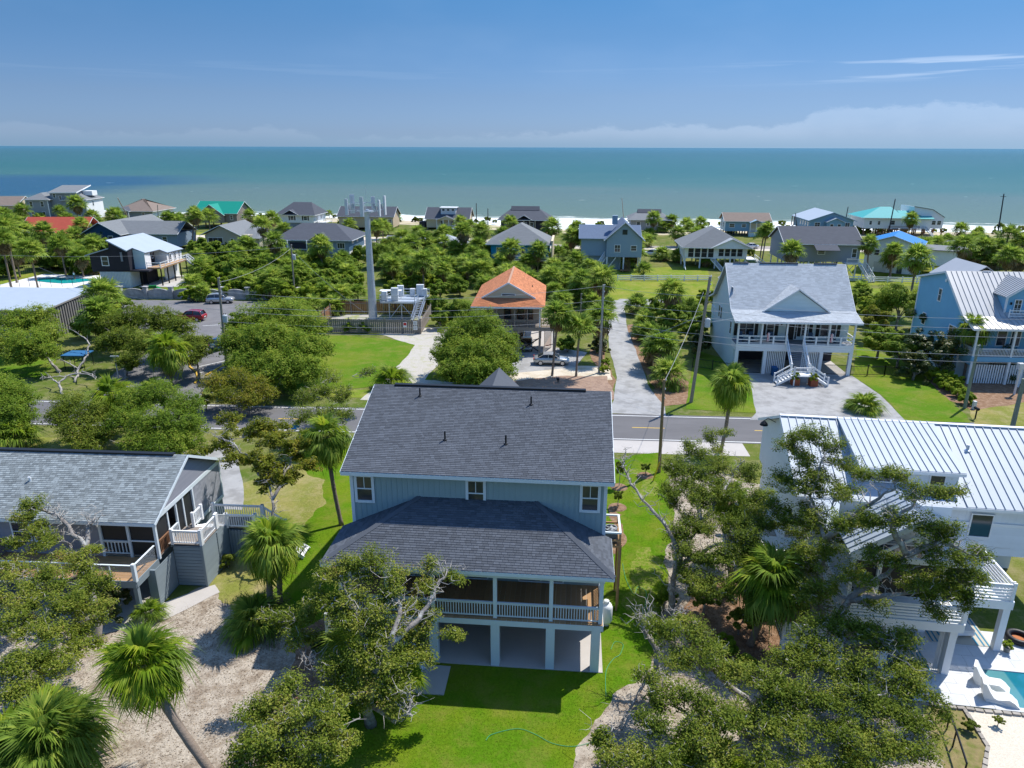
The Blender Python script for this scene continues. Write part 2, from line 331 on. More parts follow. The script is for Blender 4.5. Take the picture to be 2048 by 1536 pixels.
def sea():
    m=bpy.data.materials.new('sea_water'); m.use_nodes=True; t=m.node_tree; L=t.links.new; b=t.nodes['Principled BSDF']
    b.inputs['Roughness'].default_value=.22; b.inputs['Specular IOR Level'].default_value=.06
    g=nn(t,'ShaderNodeNewGeometry'); sx=nn(t,'ShaderNodeSeparateXYZ'); L(g.outputs['Position'],sx.inputs[0])
    # distance from the shore: the coast runs from (-193,305) to (180,255)
    d1=nn(t,'ShaderNodeMath',operation='MULTIPLY_ADD',i_1=.143,i_2=-282.); L(sx.outputs[0],d1.inputs[0])
    d=nn(t,'ShaderNodeMath',operation='ADD'); L(d1.outputs[0],d.inputs[0]); L(sx.outputs[1],d.inputs[1])
    lg=nn(t,'ShaderNodeMath',operation='MAXIMUM',i_1=1.); L(d.outputs[0],lg.inputs[0])
    l2=nn(t,'ShaderNodeMath',operation='LOGARITHM',i_1=10.); L(lg.outputs[0],l2.inputs[0])
    # wobble so that the colour bands are not ruled lines
    mp=nn(t,'ShaderNodeMapping'); mp.inputs['Scale'].default_value=(.0032,.011,1); L(g.outputs['Position'],mp.inputs[0])
    wn=nn(t,'ShaderNodeTexNoise',i_Scale=1,i_Detail=5,i_Roughness=.6); L(mp.outputs[0],wn.inputs['Vector'])
    wa=nn(t,'ShaderNodeMath',operation='MULTIPLY_ADD',i_1=.5,i_2=-.25); L(wn.outputs[0],wa.inputs[0])
    ws=nn(t,'ShaderNodeMath',operation='ADD'); L(l2.outputs[0],ws.inputs[0]); L(wa.outputs[0],ws.inputs[1])
    mr=nn(t,'ShaderNodeMapRange',i_1=.9,i_2=4.1); L(ws.outputs[0],mr.inputs[0])
    r=nn(t,'ShaderNodeValToRGB'); e=r.color_ramp.elements; L(mr.outputs[0],r.inputs[0])
    e[0].position=0; e[0].color=(0.136,0.176,0.114,1); e[1].position=1; e[1].color=(0.026,0.123,0.158,1)
    for p,c in ((.28,(0.101,0.150,0.097,1)),(.41,(0.088,0.136,0.097,1)),(.50,(0.040,0.119,0.084,1)),(.60,(0.014,0.097,0.069,1)),(.80,(0.018,0.092,0.086,1))):
        q=e.new(p); q.color=c
    # cloud shadow off to the left, painted into the water colour
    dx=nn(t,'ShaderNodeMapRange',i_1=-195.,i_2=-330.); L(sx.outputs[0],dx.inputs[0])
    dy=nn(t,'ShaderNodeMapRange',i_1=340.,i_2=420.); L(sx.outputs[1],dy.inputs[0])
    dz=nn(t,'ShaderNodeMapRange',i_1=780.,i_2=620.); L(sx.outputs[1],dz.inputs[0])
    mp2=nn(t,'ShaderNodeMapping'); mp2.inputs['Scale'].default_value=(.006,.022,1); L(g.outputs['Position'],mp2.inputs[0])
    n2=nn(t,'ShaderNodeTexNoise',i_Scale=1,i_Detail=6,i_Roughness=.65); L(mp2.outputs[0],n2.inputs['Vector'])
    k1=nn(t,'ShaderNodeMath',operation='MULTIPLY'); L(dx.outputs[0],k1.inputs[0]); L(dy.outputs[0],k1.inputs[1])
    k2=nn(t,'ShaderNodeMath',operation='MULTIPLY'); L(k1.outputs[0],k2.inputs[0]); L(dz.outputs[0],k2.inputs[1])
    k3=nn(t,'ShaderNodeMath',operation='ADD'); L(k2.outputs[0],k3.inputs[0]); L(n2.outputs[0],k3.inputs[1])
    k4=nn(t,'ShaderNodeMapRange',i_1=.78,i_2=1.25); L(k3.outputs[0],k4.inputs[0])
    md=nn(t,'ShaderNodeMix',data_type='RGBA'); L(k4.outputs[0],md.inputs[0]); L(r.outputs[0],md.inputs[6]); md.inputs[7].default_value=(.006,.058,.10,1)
    # surf foam: lines that follow the coast, broken by noise; and a few whitecaps
    mp3=nn(t,'ShaderNodeMapping'); mp3.inputs['Scale'].default_value=(.045,.17,1); mp3.inputs['Rotation'].default_value=(0,0,.14); L(g.outputs['Position'],mp3.inputs[0])
    n3=nn(t,'ShaderNodeTexNoise',i_Scale=1,i_Detail=7,i_Roughness=.7,i_Distortion=.4); L(mp3.outputs[0],n3.inputs['Vector'])
    f0=nn(t,'ShaderNodeMapRange',i_1=34.,i_2=1.,i_3=-.22,i_4=.34); L(d.outputs[0],f0.inputs[0])
    f1=nn(t,'ShaderNodeMath',operation='ADD'); L(n3.outputs[0],f1.inputs[0]); L(f0.outputs[0],f1.inputs[1])
    f2=nn(t,'ShaderNodeMapRange',i_1=.58,i_2=.72); L(f1.outputs[0],f2.inputs[0])
    mp4=nn(t,'ShaderNodeMapping'); mp4.inputs['Scale'].default_value=(.06,.2,1); L(g.outputs['Position'],mp4.inputs[0])
    n4=nn(t,'ShaderNodeTexNoise',i_Scale=1,i_Detail=3,i_Roughness=.6); L(mp4.outputs[0],n4.inputs['Vector'])
    w1=nn(t,'ShaderNodeMapRange',i_1=.735,i_2=.79,i_4=.55); L(n4.outputs[0],w1.inputs[0])
    fm=nn(t,'ShaderNodeMath',operation='MAXIMUM'); L(f2.outputs[0],fm.inputs[0]); L(w1.outputs[0],fm.inputs[1])
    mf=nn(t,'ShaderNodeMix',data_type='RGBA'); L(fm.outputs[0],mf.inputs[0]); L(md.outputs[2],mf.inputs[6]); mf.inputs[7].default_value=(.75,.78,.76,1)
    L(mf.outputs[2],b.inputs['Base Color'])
    fr=nn(t,'ShaderNodeMapRange',i_3=.22,i_4=.9); L(fm.outputs[0],fr.inputs[0]); L(fr.outputs[0],b.inputs['Roughness'])
    mp5=nn(t,'ShaderNodeMapping'); mp5.inputs['Scale'].default_value=(.10,.34,1); L(g.outputs['Position'],mp5.inputs[0])
    n5=nn(t,'ShaderNodeTexNoise',i_Scale=1,i_Detail=7,i_Roughness=.62); L(mp5.outputs[0],n5.inputs['Vector'])
    bp=nn(t,'ShaderNodeBump',i_Strength=.55,i_Distance=1.1); L(n5.outputs[0],bp.inputs['Height']); L(bp.outputs[0],b.inputs['Normal'])
    bb=MB(); xs=[-30000,-3000,-400,0,400,3000,30000]; ys=[-400,300,900,3000,52000]
    for y in ys:
        for x in xs: bb.v.append((x,y,-.42))
    for j in range(4):
        for i in range(6): k=j*7+i; bb.f.append((k,k+1,k+8,k+7))
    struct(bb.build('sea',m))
sea()
# --- the road in front of the house
def along(p,q,w,z,name,m,L0=0,L1=0):
    p,q=vv((*p,0)),vv((*q,0)); d=(q-p).normalized(); n=Vector((-d.y,d.x,0)); a=p-d*L0; c=q+d*L1
    return struct(MB().poly([tuple(a-n*w/2+Vector((0,0,z))),tuple(c-n*w/2+Vector((0,0,z))),tuple(c+n*w/2+Vector((0,0,z))),tuple(a+n*w/2+Vector((0,0,z)))]).build(name,m))
ra=(-17.57,72.41); rb=(23.7,68.98); na=(-23.2,66.1); nb=(20.4,62.84)
def lerp2(a,b,t): return (a[0]+(b[0]-a[0])*t,a[1]+(b[1]-a[1])*t)
def road():
    d=Vector((math.cos(rad(-3.45)),math.sin(rad(-3.45)),0)); n=Vector((-d.y,d.x,0)); c=Vector((0,66.55,0))
    def strip(name,m,o0,o1,z,s0=-160,s1=160):
        P=[c+d*s0+n*o0,c+d*s1+n*o0,c+d*s1+n*o1,c+d*s0+n*o1]
        return struct(MB().poly([(p.x,p.y,z) for p in P]).build(name,m))
    strip('road',asphalt,-3.35,3.75,.012)
    strip('paved_shoulder',slabc,-6.3,-3.3,.008,6,22)
    strip('edge_line',paintw,-3.08,-2.96,.016); strip('edge_line',paintw,3.2,3.32,.016)
    for s in range(-13,14):
        strip('centre_line',painty,-.06,.07,.016,s*12,s*12+3.2)
    d2=Vector((math.cos(rad(-3.9)),math.sin(rad(-3.9)),0)); 
road()
def road2():
    d=Vector((math.cos(rad(-3.9)),math.sin(rad(-3.9)),0)); n=Vector((-d.y,d.x,0)); c=Vector((0,207.0,0))
    def strip(name,m,o0,o1,z,s0=-330,s1=330):
        P=[c+d*s0+n*o0,c+d*s1+n*o0,c+d*s1+n*o1,c+d*s0+n*o1]
        return struct(MB().poly([(p.x,p.y,z) for p in P]).build(name,m))
    strip('sandy_verge',sandm,-8.5,12.5,.008)
    strip('beach_road',mat('pale_beach_road',(.30,.27,.25),.9,var=.1,vs=.4),-4.6,4.6,.012)
    strip('centre_line',painty,-.1,.1,.016)
    strip('roadside_grass',fieldm,12.5,20,.012,-330,-60); strip('roadside_grass',fieldm,13,20,.012,80,330)
road2()
# --- lawns, drives and beds near the house
patch('lawn',[(-19.33,59.5),(13.66,59.74),(13.21,54.07),(11.75,45.85),(10.29,40.09),(8.67,34.52),(7.46,31.39),(5.17,29.36),(4.1,27.69),(2.97,25.87),(2.16,20.93),(-8.36,20.89),(-8.84,25.82),(-9.64,28.95),(-11.37,31.5),(-14.39,36.28),(-15.63,41.73),(-17.07,49.49)],lawnm,.02,.10,4)
patch('sandy_yard',[(-39.31,35.68),(-26.18,38.26),(-20.96,36.49),(-18.76,39.38),(-15.26,40.54),(-10.47,34.43),(-8.23,28.29),(-7.07,20.48),(-25.81,20.42)],litter,.016,.11,4)
patch('sandy_yard',[(12.87,54.07),(17.18,56.05),(26.85,50.59),(19.83,35.02),(21.21,29.08),(21.64,28.08),(19.21,20.56),(1.15,20.51),(2.99,26.16),(4.87,29.01),(7.46,31.39),(9.38,36.89)],litter,.014,.11,4)
patch('dry_lawn',[(-24.09,49.05),(-18.71,57.34),(-15.64,53.88),(-15.41,45.7),(-14.74,38.85),(-16.12,34.85),(-18.65,38.29)],drygrass,.024,.13,4)
patch('dry_lawn',[(-60.33,62.11),(-29.64,62.34),(-27.51,59.44),(-29.05,56.75),(-55.6,56.57)],drygrass,.018,.05)
patch('mulch_bed',[(-12.49,34.42),(-10.96,35.81),(-9.09,29.3),(-10.27,28.95),(-11.66,28.95),(-11.78,31.5)],mulch,.028,.14,4)
patch('mulch_bed',[(7.43,49.24),(8.35,48.06),(7.97,43.77),(7.02,42.48),(6.65,44.43)],mulch,.028,.14,4)
patch('mulch_bed',[(9.83,36.15),(12.98,40.11),(16.97,38.47),(17.53,33.68),(13.6,29.05),(10.1,31.21)],mulch,.022,.1)
patch('driveway',[(-28.65,59.43),(-26.1,61.76),(-20.66,48.67),(-23.15,48.65)],drivem,.026,.03)
patch('path',[(-25.49,36.47),(-21.19,36.99),(-18.87,38.83),(-18.24,38.03),(-20.41,35.3),(-23.48,33.93)],slabc,.03,.02)
mat('worn_turf',(.11,.185,.012),.95,col2=(.20,.21,.05),c2s=3.5,c2lo=.42,c2hi=.6,var=.3,vs=14,bump=.5,bs=30,spec=.03)
patch('worn_patch',[(8.74,43.12),(9.67,43.45),(8.94,38.43),(7.68,34.51),(7.25,35.43),(7.72,39.52)],mat('worn_turf'),.026,.2,4)
patch('worn_patch',[(10.02,56),(12.06,56.52),(11.6,51.35),(9.77,50.49)],mat('worn_turf'),.026,.2,4)
# across the road
patch('parking_lot',[(-71.43,126.86),(-39.11,126),(-39.38,118.19),(-44.54,111.51),(-39.98,96.37),(-36.1,85.68),(-36.46,81.57),(-34.53,73.55),(-46.36,72.48),(-48.92,83.45),(-48.71,96.27),(-62.1,111.29)],asphalt2,.02,.03)
patch('bright_lawn',[(-32.35,101.47),(-23.9,101.57),(-12.27,96.68),(-13.86,83.8),(-14.82,78.56),(-27.85,77.35)],lawn2,.02,.10,4)
patch('bright_lawn',[(-9.91,94.1),(-9.7,80.85),(-11.14,80.84),(-11.14,91.62)],lawn2,.022,.06)
patch('gravel_track',[(-20.07,102.79),(-9.3,107.91),(-9.7,99.44),(-10.42,80.85),(-0.82,79.05),(-0.77,73.84),(-16.75,73.7),(-14.8,85.89),(-13.68,96.66)],gravelp,.024,.06)
patch('sandy_yard',[(-0.86,82.51),(2.91,86.06),(11.87,86.8),(12.06,81.06),(-1.39,78.13)],sandm,.026,.06)
patch('driveway',[(-0.63,94.21),(3.94,96.86),(10.26,93.07),(7.98,86.11),(-0.74,83.31)],drivem,.032,.02)
patch('gravel_bed',[(-1.42,79.98),(5.86,82.57),(11.6,82.62),(11.62,76.48),(11.17,73.95),(-1.31,73.03)],gravelb,.030,.06)
patch('mulch_bed',[(10.73,94.33),(13.47,96.96),(12.48,81.06),(11.28,73.95),(10.86,81.05)],mulch,.022,.06)
patch('mulch_bed',[(18.13,108.91),(22.3,112.36),(21.08,85.18),(19.66,72.73),(15.47,71.6),(16.37,85.13)],mulch,.022,.07)
patch('lane',[(18.06,128.14),(20.49,127.29),(17.97,108.9),(17.08,94.4),(15.99,79.21),(16.44,71.61),(16.03,69.06),(10.1,69.89),(11.28,73.95),(12.74,82.04),(13.35,94.36),(14.98,108.87)],drivem,.028,.015)
patch('lane',[(17.6,124.64),(19.84,129.07),(27.97,128.28),(27,123.51),(19.85,123)],drivem,.03,.02)
patch('driveway',[(29.58,84.84),(31.82,84.45),(38.38,84.51),(41.65,82.91),(41.63,75.88),(40.21,67.28),(24.42,67.99),(25.7,70.02),(27.17,75.76)],drivem,.028,.012)
patch('bright_lawn',[(25.23,94.48),(28.98,88.53),(29.64,84.84),(27.22,75.76),(25.7,70.02),(18.59,71.16),(20.7,79.25)],lawn2,.024,.03)
patch('bright_lawn',[(48.76,97.35),(51.14,89.9),(49.83,80.46),(47.64,69.91),(46.59,67.33),(40.24,67.83),(41.74,75.89),(41.71,82.91)],lawn2,.024,.03)
patch('mulch_bed',[(49.69,82.39),(61.18,79.62),(58.66,74.36),(48.98,70.81),(47.88,75.94)],mulch,.022,.06)
patch('dry_lawn',[(50.56,74.29),(65.37,74.42),(57.59,64.49),(46.59,66.51)],drygrass,.018,.05)
patch('field',[(17.72,146.97),(41.75,147.36),(36.22,126.63),(15.94,127.22)],fieldm,.022,.03)
patch('field',[(66.6,141.08),(82.29,138.7),(75.94,128.97),(61.13,128.76)],fieldm,.022,.03)
patch('field',[(22.8,161.62),(47.61,169.31),(42.22,149.13),(21.09,148.78)],fieldm,.02,.05)
patch('field',[(91.04,196.17),(100.42,163.01),(83.65,142.97),(67.32,142.71)],fieldm,.02,.05)
patch('field',[(-134.34,155.48),(-87.6,156.3),(-77.17,131.35),(-114.15,130.8)],fieldm,.018,.05)
patch('field',[(-74.01,93.41),(-59.94,89.92),(-56.26,81.38),(-64.53,80.34)],lawn2,.018,.05)
patch('field',[(-68.53,138.97),(-53.76,144.66),(-47.94,128.09),(-66.1,127.83)],lawn2,.018,.04)
patch('roadside_verge',[(-21.36,74.49),(-1.31,73.35),(-1.35,75.5),(-22.25,77.94)],fieldm,.016,.03)
# --- grass blades on the near lawn, leaf litter on the sand
def scatter_blades(name,region,n,hmin,hmax,w,m,seed,up=1.0,z=.02):
    r=np.random.default_rng(seed); R=np.array([(p[0],p[1]) for p in region]); mn,mx=R.min(0),R.max(0)
    P=r.uniform(mn,mx,(n*3,2)); ins=np.zeros(len(P),bool); j=len(R)-1
    for i in range(len(R)):
        xi,yi=R[i]; xj,yj=R[j]
        ins^=((yi>P[:,1])!=(yj>P[:,1]))&(P[:,0]<(xj-xi)*(P[:,1]-yi)/(yj-yi+1e-9)+xi); j=i
    P=P[ins][:n]; k=len(P); a=r.uniform(0,6.283,k); h=r.uniform(hmin,hmax,k); l=r.uniform(.3,1,k)*h*(1.4-up)
    b=r.uniform(0,6.283,k); ww=w*r.uniform(.6,1.4,k)
    V=np.zeros((k,3,3)); V[:,0,0]=P[:,0]-np.cos(a)*ww; V[:,0,1]=P[:,1]-np.sin(a)*ww; V[:,1,0]=P[:,0]+np.cos(a)*ww; V[:,1,1]=P[:,1]+np.sin(a)*ww
    V[:,2,0]=P[:,0]+np.cos(b)*l; V[:,2,1]=P[:,1]+np.sin(b)*l; V[:,:,2]=z; V[:,2,2]=z+h*up
    o=obj(name,npmesh(name,V.reshape(-1,3),np.arange(k*3).reshape(-1,3),m),kind='stuff'); return o
lawnblade=leafmat('grass_blade',(.08,.165,.006),(.13,.235,.008),(.24,.30,.03),rough=.7,transl=.3)
scatter_blades('grass',[(-8.82,30.94),(7.42,31.19),(5.17,29.36),(4.1,27.69),(2.97,25.87),(2.43,23.21),(-7.94,23.17)],30000,.02,.055,.02,lawnblade,2,up=.5)
scatter_blades('grass',[(8.53,59.7),(13.66,59.74),(13.21,54.07),(11.75,45.85),(10.29,40.09),(8.67,34.52),(7.46,31.39),(4.9,31.38)],20000,.02,.055,.022,lawnblade,3,up=.5)
scatter_blades('grass',[(-14.25,38.32),(-16.72,50.32),(-16.12,55.82),(-12.46,47.18),(-11.48,37.29)],8000,.02,.055,.022,lawnblade,5,up=.5)
leaflit=leafmat('fallen_leaf',(.07,.045,.025),(.20,.14,.09),(.42,.33,.22),rough=.9,transl=.05)
scatter_blades('leaf_litter',[(-32.35,34.33),(-20.74,36.01),(-14.91,39.4),(-10.05,32.71),(-7.61,22.69),(-23.57,22.64)],22000,.02,.06,.05,leaflit,6,up=.45)
scatter_blades('leaf_litter',[(12.15,50.5),(21.28,50.56),(19.83,35.02),(21.26,27.44),(19.9,23.27),(2.32,23.21),(4.87,29.01),(7.46,31.39)],20000,.02,.06,.05,leaflit,7,up=.45)

# ---------------------------------------------------------------- building helpers (local frame of a thing: x right, y away, z up)
CACHE={}
ROTN={'-y':0,'+x':rad(90),'-x':rad(-90),'+y':rad(180)}
def cached(key,fn):
    if key not in CACHE: CACHE[key]=fn()
    return CACHE[key]
def window(par,c,n,w,h,fm=white,mull=(1,2),fw_=.09,name='window',gm=glass,sill=True):
    """c: centre on the wall face; n: side it faces. Frame is a part, the pane its sub-part"""
    def mk():
        b=MB(); d=.05
        b.box(-w/2,-w/2+fw_,-d,0,-h/2,h/2); b.box(w/2-fw_,w/2,-d,0,-h/2,h/2); b.box(-w/2+fw_,w/2-fw_,-d,0,h/2-fw_,h/2); b.box(-w/2+fw_,w/2-fw_,-d-.02 if sill else -d,0,-h/2,-h/2+fw_)
        a=fw_*.45
        for i in range(1,mull[0]): x=-w/2+w*i/mull[0]; b.box(x-a/2,x+a/2,-d+.012,0,-h/2+fw_,h/2-fw_)
        for i in range(1,mull[1]): z=-h/2+h*i/mull[1]; b.box(-w/2+fw_,w/2-fw_,-d+.006,0,z-a/2,z+a/2)
        return b.mesh(name,fm)
    f=obj(name,cached(('w',name,w,h,mull,fw_,fm.name,sill),mk),par,c,(0,0,ROTN[n] if isinstance(n,str) else n))
    def mp():
        return MB().box(-w/2+fw_,w/2-fw_,-.022,-.004,-h/2+fw_,h/2-fw_).mesh('pane',gm)
    obj('pane',cached(('p',w,h,fw_,gm.name),mp),f); return f
def door(par,c,n,w,h,m,name='door'):
    f=obj(name,cached(('d',name,w,h,m.name),lambda:MB().box(-w/2,w/2,-.05,0,-h/2,h/2).mesh(name,m)),par,c,(0,0,ROTN[n] if isinstance(n,str) else n))
    obj('handle',cached(('dh',w,h),lambda:MB().box(w/2-.14,w/2-.09,-.1,-.05,-.06,.06).mesh('handle',dark)),f); return f
def posts(par,pts,z0,z1,w,m,name='post'):
    for x,y in pts:
        obj(name,cached(('po',name,round(z0,3),round(z1,3),w,m.name),lambda:MB().box(-w/2,w/2,-w/2,w/2,z0,z1).mesh(name,m)),par,(x,y,0))
def rail(par,p,q,h=.95,m=white,sp=.13,style='baluster',endposts=True,pw=.1,bm=None,bw=.035,name='railing'):
    """railing from p to q (floor points): rails are one part, each baluster or cross rail a sub-part"""
    p,q=vv(p),vv(q); d=q-p; L=math.hypot(d.x,d.y); a=math.atan2(d.y,d.x); sl=d.z; b=MB()
    A=Vector((0,0,0)); B=Vector((L,0,sl)); Z=Vector((0,0,1)); bm=bm or m
    b.bar(A+Z*h,B+Z*h,.10,.05)
    if style!='cable': b.bar(A+Z*(h-.09),B+Z*(h-.09),.04,.06); b.bar(A+Z*.1,B+Z*.1,.05,.07)
    if endposts: b.box(-pw/2,pw/2,-pw/2,pw/2,-.05,h+.12); b.box(L-pw/2,L+pw/2,-pw/2,pw/2,sl-.05,sl+h+.12)
    o=b.build(name,m,par,loc=p,rot=(0,0,a))
    if style=='baluster':
        n=max(1,int(L/sp)); me=cached(('bal',h,bw,bm.name),lambda:MB().box(-bw/2,bw/2,-bw/2,bw/2,.12,h-.1).mesh('baluster',bm))
        for i in range(1,n): t=i/n; obj('baluster',me,o,(L*t,0,sl*t))
    elif style=='balusters':
        n=max(1,int(L/sp)); bb=MB()
        for i in range(1,n): t=i/n; bb.box(L*t-bw/2,L*t+bw/2,-bw/2,bw/2,sl*t+.12,sl*t+h-.1)
        if n>1: bb.build('balusters',bm,o,kind='stuff')
    elif style=='slats':
        n=5
        for i in range(n): z=.16+(h-.3)*i/(n-1); MB().bar((0,-.03,z),(L,-.03,sl+z),.025,.11).build('slat',bm,o)
    elif style=='two':
        MB().bar((0,0,h*.5),(L,0,sl+h*.5),.03,.09).build('mid_rail',bm,o)
    elif style=='cable':
        n=9
        for i in range(n): z=.1+(h-.16)*i/n; MB().tube([(0,0,z),(L,0,sl+z)],.006,4,False).build('cable',steel,o)
        k=max(1,int(L/1.4))
        for i in range(1,k): MB().box(L*i/k-.035,L*i/k+.035,-.035,.035,sl*i/k,sl*i/k+h).build('post',m,o)
    return o
def stairs(par,p,q,w,m,n=None,side='stringer',tm=None,name='stair'):
    """open stair from the bottom p to the top q (centre line); stringers are the part, each tread a sub-part"""
    p,q=vv(p),vv(q); d=q-p; L=math.hypot(d.x,d.y); a=math.atan2(d.y,d.x); n=n or max(2,int(d.z/.18)); b=MB()
    for s in (-1,1): b.bar((0,s*(w/2-.03),.02),(L,s*(w/2-.03),d.z-.1),.05,.26)
    o=b.build(name,m,par,loc=p,rot=(0,0,a)); r=L/n
    me=cached(('tr',w,round(r,2),(tm or m).name),lambda:MB().box(0,r*1.02,-w/2+.06,w/2-.06,-.04,0).mesh('tread',tm or m))
    for i in range(n): obj('tread',me,o,(r*i,0,d.z*(i+1)/n-.01))
    return o
def clip(poly,u,lo,hi):
    """clip planar polygon (Vectors) to lo<=p.u<=hi"""
    def half(P,s,k):
        out=[]
        for i in range(len(P)):
            a,b=P[i],P[(i+1)%len(P)]; da,db=s*(a.dot(u)-k),s*(b.dot(u)-k)
            if da>=0: out.append(a)
            if (da>=0)!=(db>=0): out.append(a+(b-a)*(da/(da-db)))
        return out
    P=half(poly,1,lo); return half(P,-1,hi) if len(P)>2 else []
def strips(par,name,poly,u,pitch,m,th=.03,gap=0,joined=False,rib=None,jname=None,off=0,ribm=None,kind='stuff',tilt=0):
    """cut a planar polygon (ccw from outside) into boards or panels along u, each a part of its own, or one joined part"""
    P=[vv(p) for p in poly]; u=vv(u).normalized(); ds=[p.dot(u) for p in P]; lo,hi=min(ds),max(ds); n=Vector((0,0,0))
    for i in range(len(P)): n+=P[i].cross(P[(i+1)%len(P)])
    n.normalize(); k=lo+off; out=[]; J=MB()
    while k<hi-1e-4:
        Q=clip(P,u,max(lo,k)+gap/2,min(hi,k+pitch)-gap/2)
        if len(Q)>2:
            b=J if joined else MB(); W_=min(hi,k+pitch)-max(lo,k)
            if tilt: Q=[p+n*(tilt*(1-(p.dot(u)-k)/pitch)) for p in Q]
            b.slab(Q,th)
            if rib:
                e=[p for p in Q if p.dot(u)<k+gap/2+1e-3]
                if len(e)>=2:
                    a_=min(e,key=lambda p:p.z); c_=max(e,key=lambda p:p.z)
                    if (c_-a_).length>.05: b.bar(a_+n*rib[1]/2,c_+n*rib[1]/2,rib[0],rib[1],n)
            if not joined: out.append(b.build(name,m,par))
        k+=pitch
    if joined and J.v: out.append(J.build(jname or name,m,par,kind=kind))
    return out
def shingles(par,poly,u,w,e,m,near=0,th=.022,seed=0,lift=.012,name='shingle'):
    """lay real shingle tabs in courses on a planar polygon (ccw from outside); u runs along the eave.
    The `near` lowest tabs are parts of their own, the others are one joined part"""
    P=[vv(p) for p in poly]; u=vv(u).normalized(); n=Vector((0,0,0)); r=random.Random(seed)
    for i in range(len(P)): n+=P[i].cross(P[(i+1)%len(P)])
    n.normalize(); v=n.cross(u)
    if v.z<0: v=-v
    vs=[p.dot(v) for p in P]; lo,hi=min(vs),max(vs); J=MB(); cnt=0; row=0; k=lo; base=P[0].dot(n)
    tabs=cached(('tab',w,e,th,m.name),lambda:[MB().poly([(-.48*ww,0,th),(.48*ww,0,th),(.48*ww,e*1.02,.003),(-.48*ww,e*1.02,.003)]).poly([(-.48*ww,0,0),(.48*ww,0,0),(.48*ww,0,th),(-.48*ww,0,th)]).mesh(name,m) for ww in (w,w*.62,w*1.3)])
    R=Matrix((u,v,n)).transposed().to_euler()
    while k<hi-e*.35:
        Q=clip(P,v,k,min(hi,k+e)); 
        if len(Q)>2:
            M=clip(P,v,min(k+e*.45,hi-1e-3),min(k+e*.55,hi))
            if len(M)>2:
                a=min(p.dot(u) for p in M); b=max(p.dot(u) for p in M); x=a-r.uniform(0,w)
                while x<b:
                    vi=r.choice((0,0,0,1,2)); ww=w*(1,.62,1.3)[vi]; x0,x1=max(a,x),min(b,x+ww)
                    if x1-x0>.04:
                        o=u*((x0+x1)/2)+v*k+n*(base+lift)
                        full=x1-x0>ww*.97
                        if cnt<near and full: obj(name,tabs[vi],par,o,R); cnt+=1
                        else:
                            h=(x1-x0)/2-.006; e_=min(e*1.02,hi-k)
                            J.poly([o-u*h+n*th,o+u*h+n*th,o+u*h+v*e_+n*.003,o-u*h+v*e_+n*.003]); J.poly([o-u*h,o+u*h,o+u*h+n*th,o-u*h+n*th])
                            # weld the two faces of one tab so that it is one island
                            kk=len(J.v)-8; f=J.f[-1]; J.f[-1]=(kk+4,kk+5,kk+1,kk)
                    x+=ww
        k+=e; row+=1
    if J.v: J.build('shingles',m,par,kind='stuff')
def walls(par,x0,x1,y0,y1,z0,z1,m,name='wall'):
    return MB().box(x0,x1,y0,y1,z0,z1).build(name,m,par)
def gable_walls(par,x0,x1,y0,y1,z0,ze,zr,axis,m,name='wall',xr=None):
    b=MB()
    if axis=='x':   # ridge along x, gables at x0/x1
        ym=(y0+y1)/2 if xr is None else xr; pr_=[(y0,z0),(y1,z0),(y1,ze),(ym,zr),(y0,ze)]; k=0
        for x in (x0,x1): b.v+=[(x,y,z) for y,z in pr_]
        b.f+=[(0,4,3,2,1),(5,6,7,8,9)]
    else:
        xm=(x0+x1)/2 if xr is None else xr; pr_=[(x0,z0),(x1,z0),(x1,ze),(xm,zr),(x0,ze)]
        for y in (y0,y1): b.v+=[(x,y,z) for x,z in pr_]
        b.f+=[(0,1,2,3,4),(5,9,8,7,6)]
    for i in range(5):
        j=(i+1)%5; b.f.append((i,j,j+5,i+5) if axis=='x' else (j,i,i+5,j+5))
    return b.build(name,m,par)
def gable_roof(par,x0,x1,y0,y1,ze,zr,axis,m,th=.14,fas=white,mid=None,name='roof',seam=None):
    """footprint including the overhang; ze is the height at the eave edge"""
    if axis=='x':
        ym=mid if mid is not None else (y0+y1)/2
        A=[(x0,y0,ze),(x1,y0,ze),(x1,ym,zr),(x0,ym,zr)]; B=[(x1,y1,ze),(x0,y1,ze),(x0,ym,zr),(x1,ym,zr)]; u=(1,0,0)
    else:
        xm=mid if mid is not None else (x0+x1)/2
        A=[(x0,y1,ze),(x0,y0,ze),(xm,y0,zr),(xm,y1,zr)]; B=[(x1,y0,ze),(x1,y1,ze),(xm,y1,zr),(xm,y0,zr)]; u=(0,1,0)
    b=MB(); b.slab(A,th); b.slab(B,th); o=b.build(name,m,par)
    if seam:
        for P in (A,B): strips(par,'roof_panel',[vv(p)+Vector((0,0,.004)) for p in P],u,seam,m,.02,rib=(.05,.06),joined=False)
    if fas:
        f=MB(); d=.02
        for P in (A,B):
            P=[vv(p) for p in P]; dn=Vector((0,0,-th*.55))
            f.bar(P[0]+dn,P[1]+dn,.05,th*1.1)
            f.bar(P[1]+dn,P[2]+dn,.05,th*1.15); f.bar(P[0]+dn,P[3]+dn,.05,th*1.15)
        f.build('fascia',fas,par)
    return o
